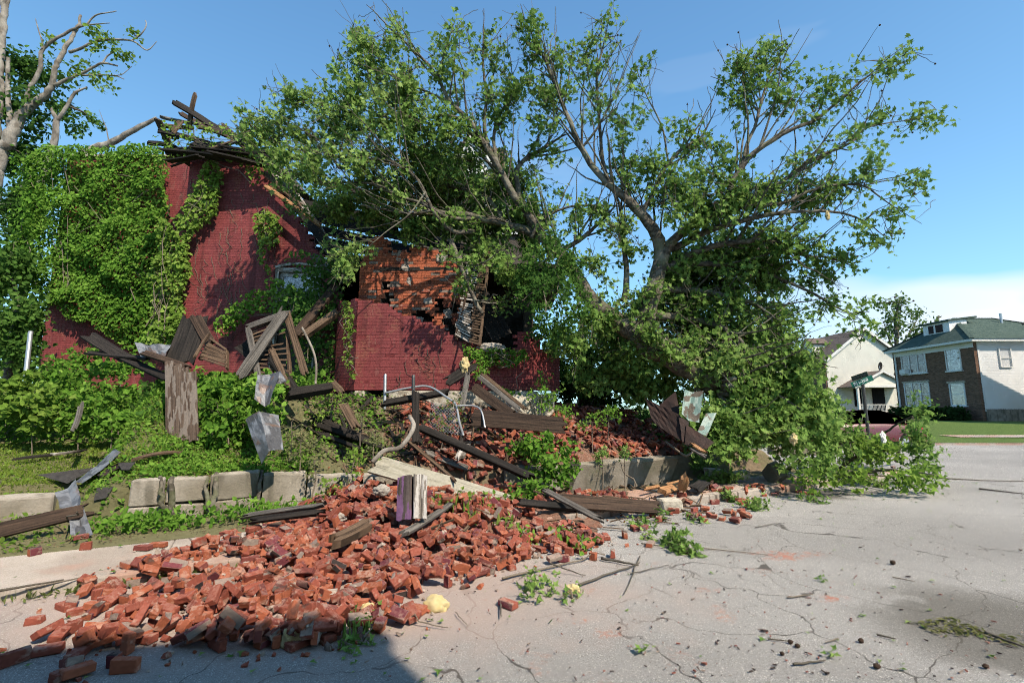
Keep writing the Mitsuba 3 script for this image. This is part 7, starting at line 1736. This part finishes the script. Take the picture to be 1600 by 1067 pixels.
# bushes in front of the house
BUSH = [('left_bush', 'big leaved bright bush at the far left edge', [(20, 620, 60, 40, 8.9, 1.0), (60, 640, 50, 40, 8.4, 1.0)], PAL_LIME, .15, .45),
        ('left_bush', 'heart leaved weeds below the red wing corner', [(110, 600, 50, 40, 9.4, 1.0), (130, 640, 50, 40, 8.6, 1.0), (100, 575, 35, 25, 10.0, .9)], PAL_IVY, .13, .5),
        ('left_bush', 'sunlit bush under the charred planks', [(190, 620, 45, 40, 8.6, 1.0), (175, 660, 50, 28, 8.0, 1.0)], PAL_IVY, .12, .45),
        ('left_bush', 'dark bush left of the hanging door panel', [(230, 640, 32, 50, 8.5, 1.1), (236, 680, 30, 25, 7.9, 1.0)], PAL_DARK, .11, .35),
        ('left_bush', 'bush right of the hanging door panel', [(340, 630, 38, 45, 8.0, 1.1), (330, 680, 40, 28, 7.6, 1.0), (360, 660, 30, 40, 7.8, 1.0)], PAL_IVY, .12, .45),
        ('left_bush', 'bush with long leaves behind the grey flashing', [(385, 612, 40, 28, 8.1, 1.1), (420, 640, 40, 40, 7.8, .9), (440, 600, 30, 25, 8.2, .8)], PAL_IVY, .14, .55),
        ('left_bush', 'pale dry brambles right of the grey flashing', [(470, 690, 42, 36, 7.3, .8), (455, 660, 30, 30, 7.6, .7), (490, 720, 40, 18, 7.0, .7)], [(.10, .11, .05), (.17, .19, .08), (.28, .28, .15)], .07, .5),
        ('rear_bush', 'dark bushes behind the brick mound right of the bay', [(890, 604, 36, 24, 12.6, .8), (945, 606, 40, 26, 12.8, .8), (1000, 606, 40, 28, 12.4, .8), (1050, 612, 30, 24, 12.0, .8)], PAL_DARK, .16, .35),
        ('left_bush', 'tall weeds hiding the foot of the ivy wing', [(130, 562, 46, 26, 12.0, .7), (190, 572, 46, 24, 11.6, .7), (80, 592, 34, 24, 11.8, .7)], PAL_IVY, .14, .4),
        ('slope_weed', 'weeds by the charred joists below the bay corner', [(500, 638, 20, 14, 8.6, .6), (520, 620, 20, 14, 8.8, .6)], PAL_LIME, .11, .6),
        ('slope_weed', 'dry grassy weeds left of the charred post', [(585, 680, 32, 26, 7.8, .8), (565, 650, 25, 18, 8.3, .7)], [(.11, .13, .05), (.19, .22, .09), (.30, .31, .16)], .08, .5),
        ('slope_weed', 'tangled weeds grown through the chain link fence', [(690, 655, 28, 24, 8.4, 1.0), (715, 640, 22, 22, 8.7, .8)], [(.07, .10, .03), (.13, .18, .05), (.22, .27, .11)], .075, .5),
        ('slope_weed', 'leafy weed hanging over the retaining wall beside the pale plank', [(545, 745, 22, 30, 7.0, .8), (510, 755, 25, 20, 6.8, .7), (555, 715, 18, 14, 7.1, .8)], PAL_LIME, .09, .5),
        ('slope_weed', 'small weed by the plank at the right wall foot', [(845, 616, 26, 26, 9.8, 1.0), (870, 640, 24, 20, 9.4, 1.0), (845, 590, 14, 20, 10.0, .7)], PAL_IVY, .10, .6),
        ('slope_weed', 'weed tuft growing through the brick mound', [(925, 660, 22, 14, 9.2, .8), (948, 640, 30, 16, 9.6, .9)], PAL_IVY, .10, .55),
        ('vine_patch', 'glossy vine patch draped over the retaining wall in the middle', [(835, 695, 40, 26, 8.1, 2.2), (855, 730, 38, 30, 7.7, 2.2), (830, 765, 28, 24, 7.3, 1.6), (885, 715, 18, 34, 7.9, 1.5), (800, 778, 30, 14, 7.0, 1.4)], PAL_IVY, .11, .45),
        ('vine_patch', 'pale leaved vine sprawling on the bricks below the plank', [(740, 800, 36, 18, 6.3, 1.2), (700, 792, 24, 14, 6.4, 1.0), (790, 815, 30, 12, 6.1, .9)], PAL_LIME, .085, .65),
        ('vine_patch', 'green sprigs on the bricks at the right of the spill', [(870, 830, 36, 12, 5.9, .9), (820, 832, 24, 8, 5.8, .9), (905, 845, 20, 10, 5.5, .8)], PAL_IVY, .09, .6),
        ('fallen_sprig', 'leafy sprig hanging over the leaning slab', [(940, 706, 12, 14, 8.5, 1.0), (975, 706, 8, 16, 8.4, 1.0)], PAL_TREE, .065, .6),
        ('fallen_sprig', 'large leafy sprig lying on the road right of the bricks', [(1058, 842, 24, 16, 5.6, 1.6), (1072, 856, 18, 10, 5.3, 1.4), (1010, 835, 14, 8, 5.8, 1.0)], PAL_TREE, .075, .5),
        ('fallen_sprig', 'leafy sprig at the front right of the rubble', [(835, 905, 18, 14, 4.4, 1.4), (860, 920, 16, 8, 4.2, 1.0)], PAL_TREE, .065, .6),
        ('fallen_sprig', 'second sprig beside the one at the front right of the rubble', [(892, 922, 14, 12, 4.1, 1.2)], PAL_TREE, .065, .6),
        ('fallen_sprig', 'sprig lying below the leaning slab at the pavement edge', [(1185, 788, 24, 10, 7.0, 1.2), (1140, 772, 16, 8, 7.4, 1.0)], PAL_TREE, .075, .6),
        ('fallen_sprig', 'sprig on the road below the stone blocks', [(1272, 778, 16, 7, 7.2, 1.2)], PAL_TREE, .075, .6),
        ('fallen_sprig', 'sprig lying on the road at the corner kerb', [(1376, 755, 14, 7, 8.0, 1.2), (1330, 748, 40, 6, 8.4, .9)], PAL_TREE, .075, .6),
        ('fallen_sprig', 'sprig on the pavement between the mossy stone and the wall', [(1130, 745, 40, 12, 8.3, 1.2), (1090, 728, 30, 12, 8.6, 1.0)], PAL_TREE, .08, .5),
        ('fallen_sprig', 'shaded sprig at the front of the bricks', [(570, 994, 12, 5, 3.2, .8), (540, 1004, 9, 4, 3.1, .7)], PAL_TREE, .05, .55),
        ('fallen_sprig', 'sprigs among the scattered bricks on the right pavement', [(1000, 812, 20, 9, 6.6, 1.2), (1030, 800, 14, 6, 6.9, 1.0), (1085, 806, 12, 6, 6.6, 1.2)], PAL_TREE, .07, .55)]
for nm, lb, cl, pal, sz, h0 in BUSH:
    t = thing(nm.replace('left_', '').replace('rear_', ''), lb, 'bush' if 'bush' in nm else 'sprig' if 'sprig' in nm else 'vine' if 'vine' in nm else 'weed')
    small = 'sprig' in nm
    if small and 'hanging' not in lb: cl = [(u, v, ru, rv, hmhit(u, v + rv * .6, .03), d) for u, v, ru, rv, Y, d in cl]
    c = np.array([at(u, v, Y) for u, v, *_, Y, d in [(q[0], q[1], q[4], q[5]) for q in cl]]); foot = c.copy()
    low = lambda P: np.array([max(hz(x, y), 0) for x, y in P[:, :2]])
    foot[:, 2] = low(foot) + .01
    segs = []
    for k in range(len(c)):
        P, r = smooth_line([foot[k] if k else foot[0], (foot[k] + c[k]) / 2 + RP.normal(size=3) * .03, c[k]], [.012, .01, .006], .06); segs.append((P, r))
        put('stem', MB().tube(P, r, 5), 'm_twig_pale', t, smooth=True)
    at_ = clump_points(cl, RP, 90 if not small else 330, .75); at_[:, 2] = np.maximum(at_[:, 2], low(at_) + .03)
    ln, r0 = grow(at_, segs, RP, 5); r0 = np.minimum(r0, .008)
    put('twig', twig_mesh(ln, r0, .002, 3), 'm_twig_pale', t, kind='stuff')
    h = np.clip(h0 - .22 + .45 * meshkit.noise(ln[:, -1] * 2.0, 6), 0, 1)
    m_ = leaf_cluster(ln[:, -1], unit(ln[:, -1] - ln[:, -3] + A3(0, 0, .03)), 14 if not small else 13, sz * (.78 if not small else 1), .16 if not small else .10, RP, pal, LEAF_OVAL if 'bush' in nm or 'vine' in nm else LEAF_LOBE, .2, h)
    v = m_[0].vertices; fl_ = np.array([max(hz(x, y), 0) for x, y in v[:, :2]]); v[:, 2] = np.maximum(v[:, 2], fl_ + .006); m_[0].vertices = v
    put_leaves('foliage', [m_], 'm_leaf', t, kind='stuff')

# single torn leaves, seed balls and crumbs on the road
pts = []
for k in range(130):
    u = RP.uniform(0, 1600); v = 770 + 297 * RP.uniform() ** 1.2
    if v > 1060: continue
    pts.append(gp(u, v, .016))
for k in range(900):
    u = RP.normal(1230, 130); v = 738 + abs(RP.normal(0, 22)); pts.append(gp(u, v, .02))
P = np.array(pts); bq = ab(P[:, 0], P[:, 1])[1]; P = P[bq < 1.1]; bq = bq[bq < 1.1]; P[:, 2] = np.where(bq > -.02, .12, .016); n = len(P)
put_leaves('torn_leaves', [leaf_mesh(P, rdir(RP, n, 0, .1), unit(A3(0, 0, 1) + .35 * RP.normal(size=(n, 3))), RP.uniform(.02, .065, n), LEAF_LOBE, RP, PAL_TREE)], 'm_leaf', label='torn green leaves scattered on the road', cat='leaves', kind='stuff')
crumb = MB()
for k in range(560):
    if k < 300: u, v = RP.uniform(1000, 1600), RP.uniform(840, 1065)
    else: u, v = RP.uniform(560, 1300), RP.uniform(850, 1065)
    p = gp(u, v, 0); s = RP.uniform(.002, .008) * (1.8 if RP.uniform() < .1 else 1)
    crumb.box(p + EZ * (.012 + s * .3), (s * RP.uniform(1, 4), s, s * .8), rand_rot(RP, .3) @ rotz(RP.uniform(0, 3)), jit=s * .2, rng=RP, cls=int([5, 5, 5, 2, 1, 3][RP.integers(6)]))
put('road_grit', crumb, 'm_brick', label='dark grit, bark crumbs and brick bits on the road', cat='grit', kind='stuff')
cnt = 0
for u, v, s, lb in ((1345, 1000, .014, 'dry clod'), (1235, 1002, .013, 'seed ball'), (1246, 1008, .012, 'seed ball'), (1222, 1020, .011, 'seed ball'), (1395, 878, .02, 'bark clod'), (1284, 903, .03, 'leaf tuft'), (1298, 1018, .03, 'leaf tuft'), (1008, 1014, .025, 'leaf tuft'), (1540, 1040, .013, 'bark clod'), (1370, 1040, .015, 'seed ball')):
    if lb == 'leaf tuft':
        q = gp(u, v, .03); n = 9
        put_leaves('leaf_tuft', [leaf_mesh(q + RP.normal(size=(n, 3)) * A3(.025, .025, .010), rdir(RP, n, .1, .2), rdir(RP, n, 1.2), RP.uniform(.03, .055, n), LEAF_LOBE, RP, PAL_TREE)], 'm_leaf', label='small green leaf tuft lying alone on the open road', cat='leaves', group='leaf tufts on the open road')
    else: lump('clod', 'small dark %s on the open road' % lb, 'clod', gp(u, v, .012 + s * .6), (s * 1.2, s, s), 'm_seed', .4, 0, cnt); labels['clod' if cnt == 0 else f'clod_{cnt:03d}']['group'] = lb + 's on the open road'; cnt += 1
# weeds along cracks near the dark patch at the lower right
grassp = [gp(u, v, .0)[:2] for u, v in ((1420, 980), (1500, 960), (1600, 985), (1600, 1040), (1500, 1010))]
w = np.asarray(grassp); q = RP.uniform(w.min(0), w.max(0), (900, 2)); q = q[poly_in(w, q)]; n = len(q)
kk = meshkit.noise(np.stack([q[:, 0] * 5, q[:, 1] * 5, q[:, 0] * 0], -1), 2) > .55; q = q[kk]; n = len(q)
put_leaves('moss_debris', [leaf_mesh(np.column_stack([q, np.full(n, .018)]), rdir(RP, n, 0, .1), unit(A3(0, 0, 1) + .3 * RP.normal(size=(n, 3))), RP.uniform(.03, .07, n), LEAF_SLIM, RP, [(.07, .08, .03), (.13, .14, .05), (.2, .19, .1)])], 'm_leaf', label='matted olive plant litter on the stained road at lower right', cat='plant litter', kind='stuff')

# weeds along the kerb, splinters and dry stalks on the slope below the bay
kg = np.array([pab(RP.uniform(-6, 2.2), -.06 + RP.normal() * .06)[:2] for _ in range(700)]); kn = meshkit.noise(np.column_stack([kg * 1.6, kg[:, 0] * 0]), 7) > .5; kg = kg[kn]; n = len(kg)
put_leaves('kerb_grass', [leaf_mesh(np.column_stack([kg, np.full(n, .012)]), unit(A3(0, 0, .8) + .7 * RP.normal(size=(n, 3)) * A3(1, 1, .3)), rdir(RP, n), RP.uniform(.04, .10, n), LEAF_SLIM, RP, [(.07, .09, .03), (.12, .16, .045), (.2, .22, .09)])], 'm_leaf', label='grass tufts growing along the kerb foot at left', cat='grass', kind='stuff')
sp = MB()
for k in range(520):
    a, b = RP.uniform(2.2, 6.4), RP.uniform(2.0, 5.3)
    if k % 4 == 0: a, b = RP.uniform(2.6, 8.6), RP.uniform(-.6, 1.6)
    p = pab(a, b); p[2] = hz(p[0], p[1]) + RP.uniform(.0, .05); L = RP.uniform(.08, .42); y = RP.uniform(0, 6.28)
    q = p + A3(math.cos(y) * L, math.sin(y) * L, 0); q[2] = hz(q[0], q[1]) + RP.uniform(.0, .12)
    sp.bar(p, q, RP.uniform(.012, .05), RP.uniform(.006, .018), A3(*RP.normal(size=2) * .4, 1), rng=RP)
put('wood_splinters', sp, 'm_wood_brown', label='splintered laths and wood scraps strewn over the slope and heap', cat='wood scraps', kind='stuff')
sp = MB()
for k in range(260):
    a, b = RP.uniform(2.2, 6.6), RP.uniform(2.2, 5.3); p = pab(a, b); p[2] = hz(p[0], p[1]) + RP.uniform(.0, .06); L = RP.uniform(.1, .6); y = RP.uniform(0, 6.28)
    q = p + A3(math.cos(y) * L, math.sin(y) * L, 0); q[2] = hz(q[0], q[1]) + RP.uniform(.02, .16)
    sp.bar(p, q, RP.uniform(.015, .07), RP.uniform(.008, .02), A3(*RP.normal(size=2) * .4, 1), rng=RP)
put('charred_scraps', sp, 'm_wood_char', label='blackened wood scraps strewn below the bay', cat='wood scraps', kind='stuff')
cover('slope_weeds', [pab(a, b)[:2] for a, b in ((2.0, 2.8), (3.6, 2.4), (3.4, 5.2), (2.0, 5.4))], 1300, .07, LEAF_OVAL, PAL_IVY, 'low weeds on the slope below the bay corner', .14, world=True, clump=.9, hue0=.5)
cover('slope_weeds', [pab(a, b)[:2] for a, b in ((3.4, 2.6), (6.6, 2.2), (6.8, 4.2), (3.6, 5.2))], 900, .07, LEAF_OVAL, PAL_LIME, 'sparse weeds between the bricks below the bay', .2, world=True, clump=1.1, hue0=.5)

cover('leaf_litter', [pab(a, b)[:2] for a, b in ((-3.6, 1.2), (2.4, 1.2), (2.4, 2.1), (-.2, 2.3), (-3.6, 3.2))], 2400, .035, LEAF_SLIM, [(.10, .075, .045), (.18, .14, .09), (.28, .23, .15)], 'dry brown litter behind the pavement at left', .04, world=True, up=1.0, cat='leaf litter')

# bare dead vine stems and roots clinging to the red walls
for (u0, v0, u1, v1, n_, Yw, lb) in ((330, 300, 380, 480, 26, YM, 'thin dead vine stems and root marks clinging to the middle of the red front wall'), (262, 250, 330, 480, 26, YM, 'dead vine stems hanging at the left edge of the red front wall'), (395, 280, 430, 400, 14, YM, 'dead vine stems on the red wall above the window'), (600, 520, 700, 600, 12, YB, 'thin dead twigs clinging to the low red bay wall')):
    t = thing('dead_vine', lb, 'vine'); m = MB()
    for k in range(n_):
        u, v = RP.uniform(u0, u1), RP.uniform(v0, v1); L = RP.uniform(18, 70); P = []
        for q in range(7): P.append(at(u + q * RP.normal() * 1.2 + (.25 * L * q / 6 if k % 4 == 0 else 0), v + L * q / 6, Yw - .012 - .008 * RP.uniform()))
        m.tube(P, np.linspace(.007, .003, 7), 4)
    put('stem', m, 'm_twig_pale' if Yw == YM else 'm_twig', t, kind='stuff')
